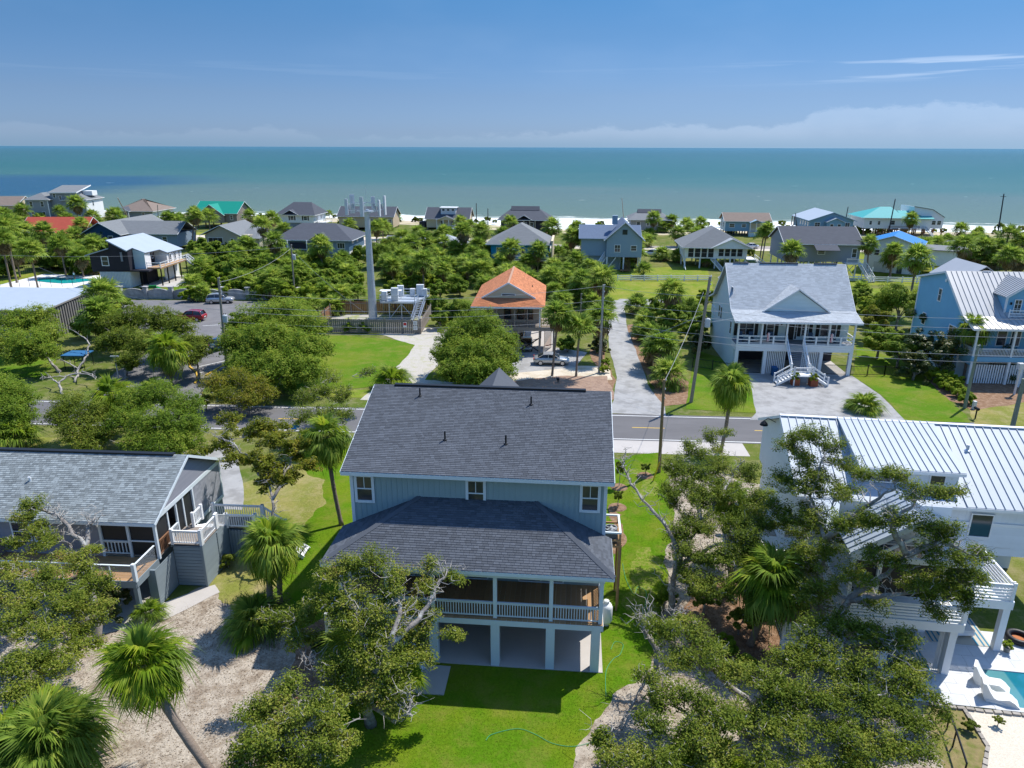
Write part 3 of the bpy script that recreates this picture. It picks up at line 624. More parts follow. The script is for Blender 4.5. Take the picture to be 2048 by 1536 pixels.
def hip_roof(par,x0,x1,y0,y1,ze,zr,m,th=.14,fas=white,ridge=None,axis='x',name='roof'):
    """hip roof; ridge: (a,b) ends of the ridge along the axis"""
    if axis=='x':
        ym=(y0+y1)/2; h=(y1-y0)/2; a,c=ridge or (x0+h,x1-h); A,C=(a,ym,zr),(c,ym,zr)
        F=[[(x0,y0,ze),(x1,y0,ze),C,A],[(x1,y1,ze),(x0,y1,ze),A,C],[(x0,y1,ze),(x0,y0,ze),A],[(x1,y0,ze),(x1,y1,ze),C]]
    else:
        xm=(x0+x1)/2; h=(x1-x0)/2; a,c=ridge or (y0+h,y1-h); A,C=(xm,a,zr),(xm,c,zr)
        F=[[(x0,y0,ze),(x1,y0,ze),A],[(x1,y1,ze),(x0,y1,ze),C],[(x0,y1,ze),(x0,y0,ze),A,C],[(x1,y0,ze),(x1,y1,ze),C,A]]
    b=MB()
    for f in F: b.slab(f,th)
    o=b.build(name,m,par)
    if fas:
        f=MB(); z=ze-th*.6
        for p,q in (((x0,y0,z),(x1,y0,z)),((x1,y0,z),(x1,y1,z)),((x1,y1,z),(x0,y1,z)),((x0,y1,z),(x0,y0,z))): f.bar(p,q,.05,th*1.1)
        f.build('fascia',fas,par)
    return o
def vent_pipe(par,x,y,z,h=.5,m=dark,name='vent_pipe',r=.05):
    return MB().lathe((0,0,0),[(r*2.6,-.05),(r*2.4,.04),(r,.1),(r,h)],8).build(name,m,par,loc=(x,y,z))
def slopez(y,y0,z0,y1,z1): return z0+(z1-z0)*(y-y0)/(y1-y0)

# ---------------------------------------------------------------- the house in the middle
def main_house():
    H=thing('beach_house','blue green board and batten house with charcoal shingle roofs, in the middle','house',(-2.2,31.78,0),rad(-5.0))
    XL,XR=-7.0,7.0; YW=3.3; YB=17.0; ZE=9.75; YR=10.3; ZR=12.1
    # ground level: piers, slab, back walls in shade
    struct(MB().box(XL-.1,XR+.1,-.25,YW+8,.0,.06).build('slab',slabc,H))
    walls(H,XL,XR,YW+5.5,YB,.06,2.85,sidingA,'ground_floor_wall')
    xs=[6.65,4.28,1.36,-1.94,-4.4,-6.75]
    posts(H,[(x,0) for x in xs],.06,2.62,.46,trim,'pier')
    posts(H,[(x,3.4) for x in xs],.06,2.62,.4,trim,'pier')
    MB().box(XL-.02,XR+.02,-.24,-.06,2.62,2.94).build('beam',trim,H); MB().box(XR-.16,XR+.02,-.06,YW,2.62,2.94).build('beam',trim,H); MB().box(XL-.02,XL+.16,-.06,YW,2.62,2.94).build('beam',trim,H)
    strips(H,'deck_board',[(XL,-.22,2.99),(XR,-.22,2.99),(XR,YW,2.99),(XL,YW,2.99)],(1,0,0),.28,wood,.04,.012)
    # main walls
    MB().box(XL,XR,YW,YB,2.75,ZE-.05).build('wall',sidingA,H)
    gable_walls(H,XL,XR,YW,YB,ZE-.2,ZE-.15,ZR-.25,'x',sidingA,'gable_wall',xr=YR)
    for i in range(47):
        x=XL+.15+i*.298
        if abs(x-.25)<.62 or x<XL+1.25 or x>XR-1.3: z0=0
        MB().box(-.02,.02,-.022,0,6.2,ZE-.22).build('batten',sidingA,H,loc=(x,YW,0)) if i==0 else obj('batten',H.children[-1].data if False else CACHE.setdefault('batt',MB().box(-.02,.02,-.022,0,6.2,ZE-.22).mesh('batten',sidingA)),H,(x,YW,0))
    # corner boards and frieze
    for x in (XL,XR): MB().box(x-.09,x+.09,YW-.035,YW+.1,5.9,ZE-.05).build('corner_board',trim,H)
    MB().box(XL,XR,YW-.03,YW,ZE-.3,ZE-.06).build('frieze_board',trim,H)
    for x in (XL+.72,-.05,XR-.82):
        f=window(H,(x,YW-.032,8.5),'-y',1.12,1.72,trim,(1,2),.15,gm=glass)
        MB().box(-.02,.02,-.045,0,.0,.72).build('muntin',trim,f)
    # back wall of the porch: sliding doors in deep shade
    for x,w in ((-4.6,1.9),(-.6,2.4),(3.6,2.6)):
        window(H,(x,YW-.012,4.1),'-y',w,2.1,trim,(2,1),.08,name='glass_door')
    MB().box(-7.0,7.0,.1,YW-.05,5.42,5.47).build('porch_ceiling',wood,H)
    MB().box(1.8,4.4,.7,1.2,5.36,5.42).build('ceiling_panel',offwhite,H)
    MB().lathe((.9,1.6,5.05),[(.02,.37),(.04,.3),(.13,.28),(.13,.12),(.07,.05)],10).build('ceiling_fan_motor',white,H)
    # main roof
    th=.16; x0,x1=XL-.42,XR+.42; y0,y1=YW-.5,YB+.5
    s=(ZR-ZE)/(YR-YW); ze=ZE-s*.5+.12; zr=ZR+.12
    F=[(x0,y0,ze),(x1,y0,ze),(x1,YR,zr),(x0,YR,zr)]; B=[(x1,y1,ze),(x0,y1,ze),(x0,YR,zr),(x1,YR,zr)]
    MB().slab(F,th).slab(B,th).build('roof',slate,H)
    shingles(H,F,(1,0,0),.30,.145,slate,near=300,seed=1)
    f=MB()
    f.box(x0,x1,y0-.03,y0+.02,ze-th-.06,ze-.01)
    for x in (x0,x1): f.bar((x,y0,ze-th*.6),(x,YR,zr-th*.6),.05,.2); f.bar((x,y1,ze-th*.6),(x,YR,zr-th*.6),.05,.2)
    f.build('fascia',trim,H)
    MB().box(-6.1,5.9,YR-.16,YR+.16,zr-.03,zr+.09).build('ridge_vent',dark,H)
    # gablet of the street side showing above the ridge
    gable_roof(H,-2.3,1.7,YR+1.0,YB+.9,zr-2.9,zr-1.0,'y',slate,fas=None,name='cross_gable_roof')
    # vent pipes
    for x,t in ((-4.3,.86),(2.6,.80),(-2.1,.36),(1.4,.34)):
        y=y0+(YR-y0)*t; vent_pipe(H,x,y,ze+(zr-ze)*t,.55)
    # porch roof: three slopes leaning on the wall
    PE,PR=6.05,8.12; a0,a1=-.52,YW
    A=Vector((XL-.68,a1,6.15)); A2=Vector((XL-.68,a0,PE)); D=Vector((XR+.42,a1,6.15)); D2=Vector((XR+.42,a0,PE)); Bv=Vector((-3.15,a1,PR)); Cv=Vector((3.2,a1,PR))
    A.z=PE;D.z=PE
    for P,sd_,u in (([A2,D2,Cv,Bv],2,(1,0,0)),([A,A2,Bv],3,(0,-1,0)),([D2,D,Cv],4,(0,1,0))):
        MB().slab(P,.14).build('porch_roof',slate,H); shingles(H,P,u,.30,.145,slate,near=300 if sd_==2 else 0,seed=sd_)
    MB().bar(D2+Vector((0,0,.03)),Cv+Vector((0,0,.03)),.26,.035,(0,-.5,1)).build('hip_cap',slate,H); MB().bar(A2+Vector((0,0,.03)),Bv+Vector((0,0,.03)),.26,.035,(0,-.5,1)).build('hip_cap',slate,H)
    f=MB(); f.box(A2.x,D2.x,a0-.03,a0+.02,PE-.2,PE-.01); f.box(D2.x-.02,D2.x+.03,a0,a1,PE-.2,PE-.01); f.box(A2.x-.03,A2.x+.02,a0,a1,PE-.2,PE-.01); f.build('fascia',trim,H)
    MB().box(XL,XR,-.12,.08,5.45,5.8).build('header_beam',trim,H)
    for x in (XL+.08,XR-.08): MB().box(x-.08,x+.08,.08,YW,5.45,5.8).build('header_beam',trim,H)
    posts(H,[(x,-.02) for x in (6.85,4.28,1.36,-1.94,-4.4,-6.85)],2.99,5.45,.2,trim,'porch_post')
    posts(H,[(XR-.1,1.6),(XL+.1,1.6)],2.99,5.45,.16,trim,'porch_post')
    px_=[-6.85,-4.4,-1.94,1.36,4.28,6.85]
    for a,b in zip(px_[1:],px_[2:]): rail(H,(a+.1,-.02,2.99),(b-.1,-.02,2.99),.92,trim,.135,'baluster',False,bw=.045)
    rail(H,(-6.75,-.02,2.99),(-4.5,-.02,2.99),.92,trim,.135,'baluster',False,bw=.045)
    for y0_,y1_ in ((.1,1.5),(1.7,3.2)): rail(H,(6.88,y0_,2.99),(6.88,y1_,2.99),.92,trim,.135,'baluster',False,bw=.045)
    MB().cbox((6.75,-.35,.03),(1.2,.6,.02)).build('splash_pad',slabc,H) if False else None
    # bench in the sunny corner of the porch
    # stair platform on the left
    strips(H,'deck_board',[(XL-.15,-1.9,2.92),(XL+2.0,-1.9,2.92),(XL+2.0,-.26,2.92),(XL-.15,-.26,2.92)],(1,0,0),.28,wood,.05,.012)
    MB().box(XL-.18,XL+2.03,-1.96,-1.9,2.62,2.95).build('stair_beam',white,H); MB().box(XL-.2,XL-.14,-1.9,-.26,2.62,2.95).build('stair_beam',white,H)
    posts(H,[(XL-.05,-1.8),(XL+1.9,-1.8)],.02,2.62,.16,white,'stair_post')
    rail(H,(XL-.1,-1.82,2.92),(XL+.9,-1.82,2.92),.95,white,.135,'baluster',True,.16); rail(H,(XL-.1,-.3,2.92),(XL-.1,-1.7,2.92),.95,white,.135,'baluster',False)
    stairs(H,(XL+4.6,-1.35,.05),(XL+2.0,-1.35,2.9),1.0,white,14)
    rail(H,(XL+2.05,-1.86,2.9),(XL+4.6,-1.86,.1),.95,white,.135,'baluster',True,.14); rail(H,(XL+2.05,-.82,2.9),(XL+4.6,-.82,.1),.95,white,.135,'baluster',True,.14)
    struct(MB().box(XL+4.3,XL+6.0,-2.6,-.5,.0,.07).build('landing_slab',slabc,H))
    # air conditioner platform on the right
    P=MB(); P.box(XR,XR+1.15,5.2,7.4,4.35,4.5); P.build('equipment_platform',wood,H)
    posts(H,[(XR+1.08,5.28),(XR+1.08,7.3)],.0,5.3,.12,wood,'platform_post')
    for z in (4.75,5.25):
        MB().box(XR+1.02,XR+1.14,5.2,7.4,z,z+.1).build('platform_rail',trim if z>5 else wood,H)
        MB().box(XR,XR+1.02,5.2,5.3,z,z+.1).build('platform_rail',trim if z>5 else wood,H); MB().box(XR,XR+1.02,7.3,7.4,z,z+.1).build('platform_rail',trim if z>5 else wood,H)
    for k in range(9): MB().box(XR+1.16,XR+1.2,5.3+k*.24,5.38+k*.24,.4,4.5).build('lattice_slat',wood,H)
    return H
MH=main_house()
def hloc(x,y,z=0,o=(-2.2,31.78),a=rad(-5.0)): return (o[0]+x*math.cos(a)-y*math.sin(a),o[1]+x*math.sin(a)+y*math.cos(a),z)
def ac_unit(loc,rz,label):
    t=thing('air_conditioner',label,'air conditioner',loc,rz)
    b=MB(); b.box(-.36,.36,-.36,.36,.06,.8); b.build('cabinet',mat('dark_ac_casing',(.06,.065,.07),.5),t)
    for k in range(16):
        x=-.33+k*.044; MB().box(x-.008,x+.008,-.375,-.36,.1,.76).build('grille_bar',mat('grey_grille',(.28,.29,.30),.5),t)
    MB().lathe((0,0,.8),[(.36,0),(.38,.05),(.38,.07),(.33,.07),(.33,.02),(.33,0)],18).build('fan_ring',mat('grey_grille',(.28,.29,.30)),t)
    MB().lathe((0,0,.8),[(.32,.001),(.32,.012)],18).build('fan_well',dark,t)
    for k in range(5):
        a=k*1.257; MB().bar((.05*math.cos(a),.05*math.sin(a),.84),(.29*math.cos(a),.29*math.sin(a),.82),.13,.012,(.3*math.sin(a),-.3*math.cos(a),1)).build('fan_blade',mat('grey_grille',(.28,.29,.30)),t)
    MB().lathe((0,0,.82),[(.07,0),(.07,.06),(.03,.07)],10).build('fan_hub',mat('grey_grille',(.28,.29,.30)),t)
    return t
ac_unit(hloc(7.55,5.75,4.5),rad(-3.2),'grey air conditioner with round fan top standing on the platform beside the main house')
def tank():
    t=thing('propane_tank','upright white gas tank standing by the rear right corner of the main house','gas tank',(5.5,35.0,0))
    MB().lathe((0,0,0),[(.2,0),(.2,.12)],14).build('foot_ring',offwhite,t)
    MB().lathe((0,0,0),[(.1,.12),(.3,.2),(.38,.36),(.38,1.22),(.3,1.4),(.12,1.48)],18).build('tank',white,t,True)
    MB().lathe((0,0,0),[(.17,1.46),(.17,1.64),(.12,1.68)],12).build('valve_cap',offwhite,t)
tank()
hose=mat('green_hose',(.05,.36,.17),.5)
def hose_run(pts,label):
    P=[vv((p[0],p[1],.05)) for p in pts]; Q=[]
    for i in range(len(P)-1):
        a=P[max(i-1,0)];b=P[i];c=P[i+1];d=P[min(i+2,len(P)-1)]
        for k in range(6):
            t=k/6; Q.append(.5*((2*b)+(c-a)*t+(2*a-5*b+4*c-d)*t*t+(3*b-a-3*c+d)*t**3))
    Q.append(P[-1]); tag(MB().tube(Q,.012,5).build('garden_hose',hose),label,'hose')
hose_run([(7.44,41.37),(7.4,39.52),(7.65,37.9),(8.03,38.69),(8.45,38.16),(8.11,36.63),(8,34.97)],'thin green garden hose winding across the grass right of the main house')
hose_run([(5.54,32.78),(5.85,33.41),(6.27,33.2),(5.99,32.37),(5.55,31.97),(5.04,30.99),(4.82,29.18)],'green garden hose coiling on the lawn by the corner of the house')
hose_run([(-1.17,26.38),(-0.88,26.74),(0.31,27.08),(1.14,26.75),(1.94,26.21),(2.98,26.04),(4.2,26.46)],'green garden hose lying on the sunny lawn behind the house')

# ---------------------------------------------------------------- grey shingled house on the left
def left_house():
    H=thing('shingled_cottage','grey shingled cottage with pale shingle roof, rear deck and white stair rails, at the left','house',(-21.27,36.74,0),rad(-3.6))
    X0=-15.5; xr=-.25; yw=1.05; yb=9.5; zf=2.75; ze=5.2
    struct(MB().box(X0,-.1,-1.6,yb,0,.05).build('slab',concrete,H))
    # walls
    MB().box(X0,-4.35,yw,yb,zf-.3,ze-.02).build('wall',sidingB,H)
    gable_walls(H,X0,xr-.02,yw,yb,ze-.05,ze,7.25,'x',sidingB,'gable_wall',xr=5.25)
    strips(H,'lap_board',[(-4.35,yw-.004,zf-.3),(-3.7,yw-.004,zf-.3),(-3.7,yw-.004,ze-.1),(-4.35,yw-.004,ze-.1)],(0,0,1),.2,sidingB,.025,.004,tilt=.02)
    strips(H,'lap_board',[(X0,yw-.004,zf-.3),(-4.35,yw-.004,zf-.3),(-4.35,yw-.004,ze-.1),(X0,yw-.004,ze-.1)],(0,0,1),.2,sidingB,.025,.004,tilt=.02)
    # gable end boards (face +x)
    strips(H,'lap_board',[(xr,yw,ze+.12),(xr,yb,ze+.12),(xr,5.25,7.3)],(0,0,1),.16,sidingB,.02,.004,tilt=.02)
    MB().box(xr-.1,xr+.05,yw-.1,yb,ze-.14,ze+.14).build('end_beam',trim,H)
    # shingled wall behind the screened porch
    MB().box(-4.35,xr-.03,5.6,yb,zf-.3,ze-.12).build('wall',sidingB,H)
    shingles(H,[(xr,5.6,zf-.3),(xr,yb,zf-.3),(xr,yb,ze-.14),(xr,5.6,ze-.14)],(0,1,0),.24,.19,mat('grey_wall_shingle',(.29,.30,.335),.85,isl=.12),near=0,th=.015)
    MB().box(xr-.05,xr+.06,5.5,5.64,zf-.3,ze-.1).build('corner_board',trim,H); MB().box(xr-.05,xr+.06,yb-.1,yb+.04,zf-.3,ze).build('corner_board',trim,H)
    MB().box(xr-.06,xr+.07,5.5,yb,zf-.35,zf-.1).build('skirt_board',trim,H)
    # lower rear storey
    MB().box(X0,-.3,3.5,yb,.05,zf-.3).build('ground_floor_wall',sidingB2,H)
    # screened porch at the corner
    strips(H,'porch_board',[(-4.35,yw,zf),(xr,yw,zf),(xr,5.6,zf),(-4.35,5.6,zf)],(1,0,0),.28,greywood,.05,.012)
    posts(H,[(xr-.06,yw+.02),(-2.0,yw+.02),(-3.75,yw+.02)],zf-.2,ze-.1,.16,trim,'porch_post')
    posts(H,[(xr-.06,2.5),(xr-.06,3.55),(xr-.06,4.4)],zf-.2,ze-.1,.12,trim,'porch_post')
    for a,b in ((-3.67,-2.08),(-1.92,-.4)):
        MB().box(a,b,yw+.05,yw+.065,zf,ze-.1).build('screen',screen,H)
    MB().box(xr-.075,xr-.06,yw+.1,2.44,zf,ze-.1).build('screen',screen,H); MB().box(xr-.075,xr-.06,3.6,4.34,zf,ze-.1).build('screen',screen,H); MB().box(xr-.075,xr-.06,4.5,5.5,zf,ze-.1).build('screen',screen,H)
    MB().box(-1.92,-.4,yw-.02,yw+.04,zf+.95,zf+1.03).build('mid_rail',trim,H)
    rail(H,(-3.67,yw+.02,zf),(-2.08,yw+.02,zf),.95,trim,.2,'baluster',False,bw=.05)
    rail(H,(xr-.02,yw+.15,zf),(xr-.02,2.42,zf),.95,brownwood,.14,'baluster',False,bw=.045)
    rail(H,(xr-.02,2.6,zf),(xr-.02,3.5,zf),.95,trim,.14,'baluster',False)
    # windows on the deck side
    for x,w in ((-12.9,1.0),(-8.75,1.25),(-7.4,1.25)): window(H,(x,yw-.03,4.15),'-y',w,1.35,trim,(1,2),.1)
    # roof
    x0,x1=X0-.3,0.06; y0,y1=yw-.45,yb+.45; yr=5.25; zr=7.62; z0=5.22
    F=[(x0,y0,z0),(x1,y0,z0),(x1,yr,zr),(x0,yr,zr)]; B=[(x1,y1,z0),(x0,y1,z0),(x0,yr,zr),(x1,yr,zr)]
    MB().slab(F,.14).slab(B,.14).build('roof',greysh,H); shingles(H,F,(1,0,0),.28,.15,greysh,near=300,seed=11)
    f=MB(); f.box(x0,x1,y0-.03,y0+.02,z0-.2,z0-.01)
    for a,b in (((x1,y0,z0-.08),(x1,yr,zr-.08)),((x1,y1,z0-.08),(x1,yr,zr-.08))): f.bar(a,b,.05,.18)
    f.build('fascia',trim,H); MB().box(x0+1.2,x1-.9,yr-.17,yr+.17,zr-.02,zr+.08).build('ridge_vent',dark,H)
    p=MB().tube([(0,0,-.1),(0,0,.22),(0,-.08,.3)],.07,8).build('vent_pipe',white,H,loc=(-9.2,3.1,z0+(zr-z0)*((3.1-y0)/(yr-y0))))
    # deck with cable rail
    dz=2.62; dx0,dx1,dy0=X0,-.35,-1.45
    strips(H,'deck_board',[(dx0,dy0,dz),(dx1,dy0,dz),(dx1,yw,dz),(dx0,yw,dz)],(0,1,0),.28,wood,.05,.012)
    MB().box(dx0,dx1+.03,dy0-.06,dy0,dz-.42,dz+.02).build('deck_beam',sidingB2,H); MB().box(dx1,dx1+.06,dy0,yw-.1,dz-.42,dz+.02).build('deck_beam',sidingB2,H)
    posts(H,[(dx1-.1,dy0+.1)],.05,dz-.42,.24,sidingB2,'deck_post'); posts(H,[(-5.4,dy0+.1),(-10.5,dy0+.1)],.05,dz-.42,.24,sidingB2,'deck_post')
    rail(H,(-13.5,dy0+.05,dz),(dx1-.02,dy0+.05,dz),1.0,trim,.14,'cable',True,.2); rail(H,(dx1-.02,dy0+.15,dz),(dx1-.02,yw-.25,dz),1.0,trim,.14,'cable',False)
    # enclosed base, clad in boards
    for P in ([(0,.0,.05),(0,2.05,.05),(0,2.05,zf-.25),(0,0,zf-.25)],):
        strips(H,'cladding_board',P,(0,0,1),.2,sidingB2,.03,.006,tilt=.015)
    MB().box(-.5,.03,-.12,.0,.05,zf-.25).build('corner_pier',sidingB2,H)
    # stair tower
    pz=3.0
    strips(H,'cladding_board',[(.05,2.05,.05),(1.92,2.05,.05),(1.92,2.05,pz-.1),(.05,2.05,pz-.1)],(0,0,1),.23,sidingB2,.035,.035,tilt=.02)
    MB().box(.08,1.9,2.12,2.16,.05,pz-.1).build('backing_wall',charcoal,H)
    strips(H,'cladding_board',[(1.92,2.05,.05),(1.92,6.2,.05),(1.92,6.2,pz-.75),(1.92,4.3,pz-.1),(1.92,2.05,pz-.1)],(0,0,1),.21,sidingB2,.035,.006,tilt=.02)
    MB().box(1.80,1.96,1.99,2.13,.05,pz-.05).build('corner_board',sidingB2,H); MB().box(1.90,1.97,3.9,4.05,.05,pz-.2).build('corner_board',sidingB2,H)
    strips(H,'landing_board',[(xr,2.05,pz),(1.95,2.05,pz),(1.95,4.2,pz),(xr,4.2,pz)],(0,1,0),.26,greywood,.05,.012)
    R=.92
    rail(H,(.05,2.1,pz),(1.88,2.1,pz),R,white,.15,'baluster',True,.17); rail(H,(1.88,2.2,pz),(1.88,4.1,pz),R,white,.15,'baluster',True,.17)
    rail(H,(.35,4.2,pz),(.35,5.3,pz),R,white,.15,'baluster',True,.17)
    z2=2.35
    strips(H,'landing_board',[(.3,5.4,z2),(3.9,5.4,z2),(3.9,6.8,z2),(.3,6.8,z2)],(1,0,0),.26,greywood,.05,.012)
    stairs(H,(1.1,5.5,z2),(1.1,4.2,pz),1.5,white,4)
    rail(H,(1.88,4.25,pz),(1.9,5.4,z2),R,white,.15,'baluster',True,.17); rail(H,(1.95,5.42,z2),(3.85,5.42,z2),R,white,.15,'baluster',True,.17)
    rail(H,(.4,6.75,z2),(3.85,6.75,z2),R,white,.15,'baluster',True,.17); rail(H,(3.9,5.5,z2),(5.4,5.5,1.3),R,white,.15,'baluster',True,.17); rail(H,(3.9,6.72,z2),(5.4,6.72,1.3),R,white,.15,'baluster',True,.17)
    stairs(H,(6.9,6.1,.1),(3.9,6.1,z2),1.2,white)
    MB().box(1.95,3.9,5.45,6.75,.05,z2-.3).build('tower_base',sidingB2,H)
    for k in range(9): MB().box(2.0+k*.21,2.12+k*.21,5.40,5.44,.1,z2-.2).build('lattice_slat',sidingB2,H)
    return H
LH=left_house()
def lloc(x,y,z=0,o=(-21.27,36.74),a=rad(-3.6)): return (o[0]+x*math.cos(a)-y*math.sin(a),o[1]+x*math.sin(a)+y*math.cos(a),z)
def hot_tub():
    t=thing('hot_tub','square hot tub under a dark cover on the rear deck of the cottage','hot tub',lloc(-11.1,.1,2.65),rad(-3.6))
    MB().box(-1.05,1.05,-.9,.9,0,.85).build('cabinet',mat('tub_cabinet',(.22,.20,.21),.7),t); MB().box(-1.1,1.1,-.95,.95,.86,.96).build('cover',mat('tub_cover',(.055,.045,.055),.6),t)
    MB().box(-.2,.1,-.5,-.2,.97,.99).build('towel',white,t)
    s=thing('tub_step','brown wooden step box on the deck in front of the hot tub','step',lloc(-10.3,-1.05,2.65),rad(-3.6)); MB().box(-.5,.5,-.2,.2,0,.5).build('riser_box',brownwood,s); MB().box(-.52,.52,-.24,.24,.5,.54).build('tread',brownwood,s)
hot_tub()
def deck_chair(loc,rz,label,m):
    t=thing('patio_chair',label,'chair',loc,rz)
    MB().box(-.26,.26,-.25,.27,.4,.45).build('seat',m,t); MB().bar((0,.27,.45),(0,.40,1.0),.52,.04).build('backrest',m,t)
    for x in (-.23,.23):
        for y in (-.22,.24): MB().box(x-.025,x+.025,y-.025,y+.025,0,.4).build('leg',m,t)
        MB().box(x-.03,x+.03,-.25,.3,.62,.66).build('armrest',m,t)
deck_chair(lloc(-5.6,.2,2.65),rad(170),'dark red patio chair on the rear deck of the grey cottage',mat('dark_red_plastic',(.10,.015,.02),.5))
deck_chair(lloc(-1.2,2.1,2.76),rad(150),'orange wooden chair inside the screened porch of the grey cottage',mat('orange_wood',(.42,.17,.03),.6))
# ---------------------------------------------------------------- white house with the metal roof on the right
R3=(17.77,46.0); A3=rad(-8.5)
def rloc(x,y,z=0): return (R3[0]+x*math.cos(A3)-y*math.sin(A3),R3[1]+x*math.sin(A3)+y*math.cos(A3),z)
def right_house():
    H=thing('white_metal_roof_house','white board house with white metal roofs and raised deck, behind the right oaks','house',(*R3,0),A3)
    zf=3.25; XL,XR=1.1,16.0; yf,yb=-6.3,6.3
    MB().box(XL,XR,yf,yb,zf-.3,6.15).build('wall',sidingW,H)
    gable_walls(H,XL,XR,yf,yb,6.1,6.2,8.75,'x',sidingW,'gable_wall',xr=0)
    MB().box(XL+.3,XR-.2,yf+3.5,yb,.05,zf-.3).build('ground_floor_wall',sidingW,H)
    strips(H,'board',[(XL,yf-.005,zf-.3),(XR,yf-.005,zf-.3),(XR,yf-.005,6.1),(XL,yf-.005,6.1)],(1,0,0),.4,sidingW,.02,.02)
    strips(H,'board',[(8,yf-.03,zf-.3),(XR,yf-.03,zf-.3),(XR,yf-.03,4.9),(8,yf-.03,4.9)],(0,0,1),.2,sidingW,.02,.004,tilt=.02)
    MB().box(7.9,XR,yf-.07,yf-.02,4.9,5.1).build('belt_board',white,H)
    # roofs: left and right of the dormer
    s=(8.95-6.2)/6.66
    def roofz(y): return 8.95+s*y
    F=[(.75,-6.66,6.2),(16.3,-6.66,6.2),(16.3,0,8.95),(.75,0,8.95)]; B=[(16.3,6.66,6.2),(.75,6.66,6.2),(.75,0,8.95),(16.3,0,8.95)]
    MB().slab(F,.12).slab(B,.12).build('roof',whiteroof,H)
    up_=.004
    strips(H,'roof_panel',[(.75,-6.66,6.2+.025),(4.6,-6.66,6.225),(4.6,0,8.975),(.75,0,8.975)],(1,0,0),.52,whiteroof,.02,rib=(.035,.07))
    strips(H,'roof_panel',[(10.5,-6.66,6.2+.025),(16.3,-6.66,6.225),(16.3,0,8.975),(10.5,0,8.975)],(1,0,0),.52,whiteroof,.02,rib=(.035,.07))
    f=MB(); f.box(.75,16.3,-6.7,-6.64,6.0,6.19); f.box(.70,.76,-6.66,-6.6,6.0,6.19)
    for x in (.75,16.3): f.bar((x,-6.66,6.12),(x,0,8.87),.06,.2); f.bar((x,6.66,6.12),(x,0,8.87),.06,.2)
    f.build('fascia',white,H); MB().bar((.75,0,9.0),(16.3,0,9.0),.3,.07).build('ridge_cap',white,H)
    # shed dormer
    D=[(4.5,-5.55,7.85),(10.6,-5.55,7.85),(10.6,0.05,9.0),(4.5,0.05,9.0)]
    strips(H,'dormer_panel',[vv(p)+Vector((0,0,.05)) for p in D],(1,0,0),.44,whiteroof,.05,rib=(.035,.07))
    MB().slab(D,.12).build('dormer_roof',whiteroof,H)
    b=MB(); b.v+=[(x,y,z) for x in (4.7,10.4) for y,z in ((-5.2,roofz(-5.2)-.3),(-5.2,7.84),(-.3,8.82),(-.3,8.7))]; b.f+=[(0,1,2,3),(7,6,5,4),(0,4,5,1),(1,5,6,2),(3,2,6,7),(0,3,7,4)]; b.build('dormer_wall',sidingW,H)
    strips(H,'board',[(4.7,-5.205,roofz(-5.2)),(10.4,-5.205,roofz(-5.2)),(10.4,-5.205,7.75),(4.7,-5.205,7.75)],(1,0,0),.4,sidingW,.02,.02)
    MB().box(4.5,10.6,-5.6,-5.53,7.66,7.86).build('dormer_fascia',white,H)
    for x in (6.1,7.1,9.2): window(H,(x,-5.23,7.2),'-y',.95,.72,white,(1,1),.07)
    p=vent_pipe(H,12.0,-2.2,roofz(-2.2),.4,steel,r=.09)
    # windows of the main wall
    window(H,(14.9,yf-.06,5.0),'-y',.75,1.5,white,(1,1),.09); window(H,(11.6,yf-.06,4.9),'-y',1.3,1.6,white,(1,1),.08)
    for x in (2.6,3.7,4.9,6.3): window(H,(x,yf-.03,4.5),'-y',.9,2.2,white,(1,2),.08,name='glass_door')
    # black swan neck lamp on the street gable
    l=MB(); l.tube([(1.05,2.2,7.6),(.5,2.2,7.9),(.25,2.2,7.7)],.03,6); l.lathe((.25,2.2,7.35),[(.3,0),(.24,.16),(.06,.34)],10); l.build('gooseneck_lamp',dark,H)
    # lower link roof between porch and house
    L=[(1.7,-10.6,5.75),(8.2,-10.6,5.75),(8.2,-6.3,6.1),(1.7,-6.3,6.1)]
    MB().slab(L,.1).build('link_roof',whiteroof,H); strips(H,'link_panel',[vv(p)+Vector((0,0,.03)) for p in L],(1,0,0),.5,whiteroof,.02,rib=(.035,.06))
    # screened porch with gable roof
    g0,g1=-14.0,-10.4; xa,xm,xb=1.75,4.88,8.05; e,r=6.72,8.85
    for P in ([(xa,g1,e),(xa,g0,e),(xm,g0,r),(xm,g1,r)],[(xb,g0,e),(xb,g1,e),(xm,g1,r),(xm,g0,r)]):
        MB().slab(P,.12).build('porch_roof',whiteroof,H); strips(H,'porch_panel',[vv(p)+Vector((0,0,.025)) for p in P],(0,1,0),.45,whiteroof,.02,rib=(.035,.06))
    f=MB()
    for x in (xa,xb): f.bar((x,g0,e-.1),(xm,g0,r-.1),.08,.26)
    f.bar((xa+.2,g0+.12,e-.22),(xb-.2,g0+.12,e-.22),.14,.3); f.bar((xm,g0+.12,e),(xm,g0+.12,r-.2),.14,.14); f.bar((xa+1.2,g0+.12,e-.1),(xm,g0+.12,r-.9),.1,.14); f.bar((xb-1.2,g0+.12,e-.1),(xm,g0+.12,r-.9),.1,.14)
    f.build('porch_truss',white,H)
    posts(H,[(xa+.25,g0+.1),(3.3,g0+.1),(6.4,g0+.1),(xb-.2,g0+.1),(xb-.2,-11.2)],zf-.1,e-.3,.18,white,'porch_post')
    MB().box(xa+.3,xb-.25,-10.5,-10.45,zf,8.0).build('porch_back_wall',sidingW,H)
    MB().box(xa+.3,xb-.25,g0+.2,g0+.22,zf+1.1,e-.3).build('screen',screen,H)
    window(H,(5.2,-10.55,4.5),'-y',3.2,2.2,white,(3,1),.08,name='glass_door')
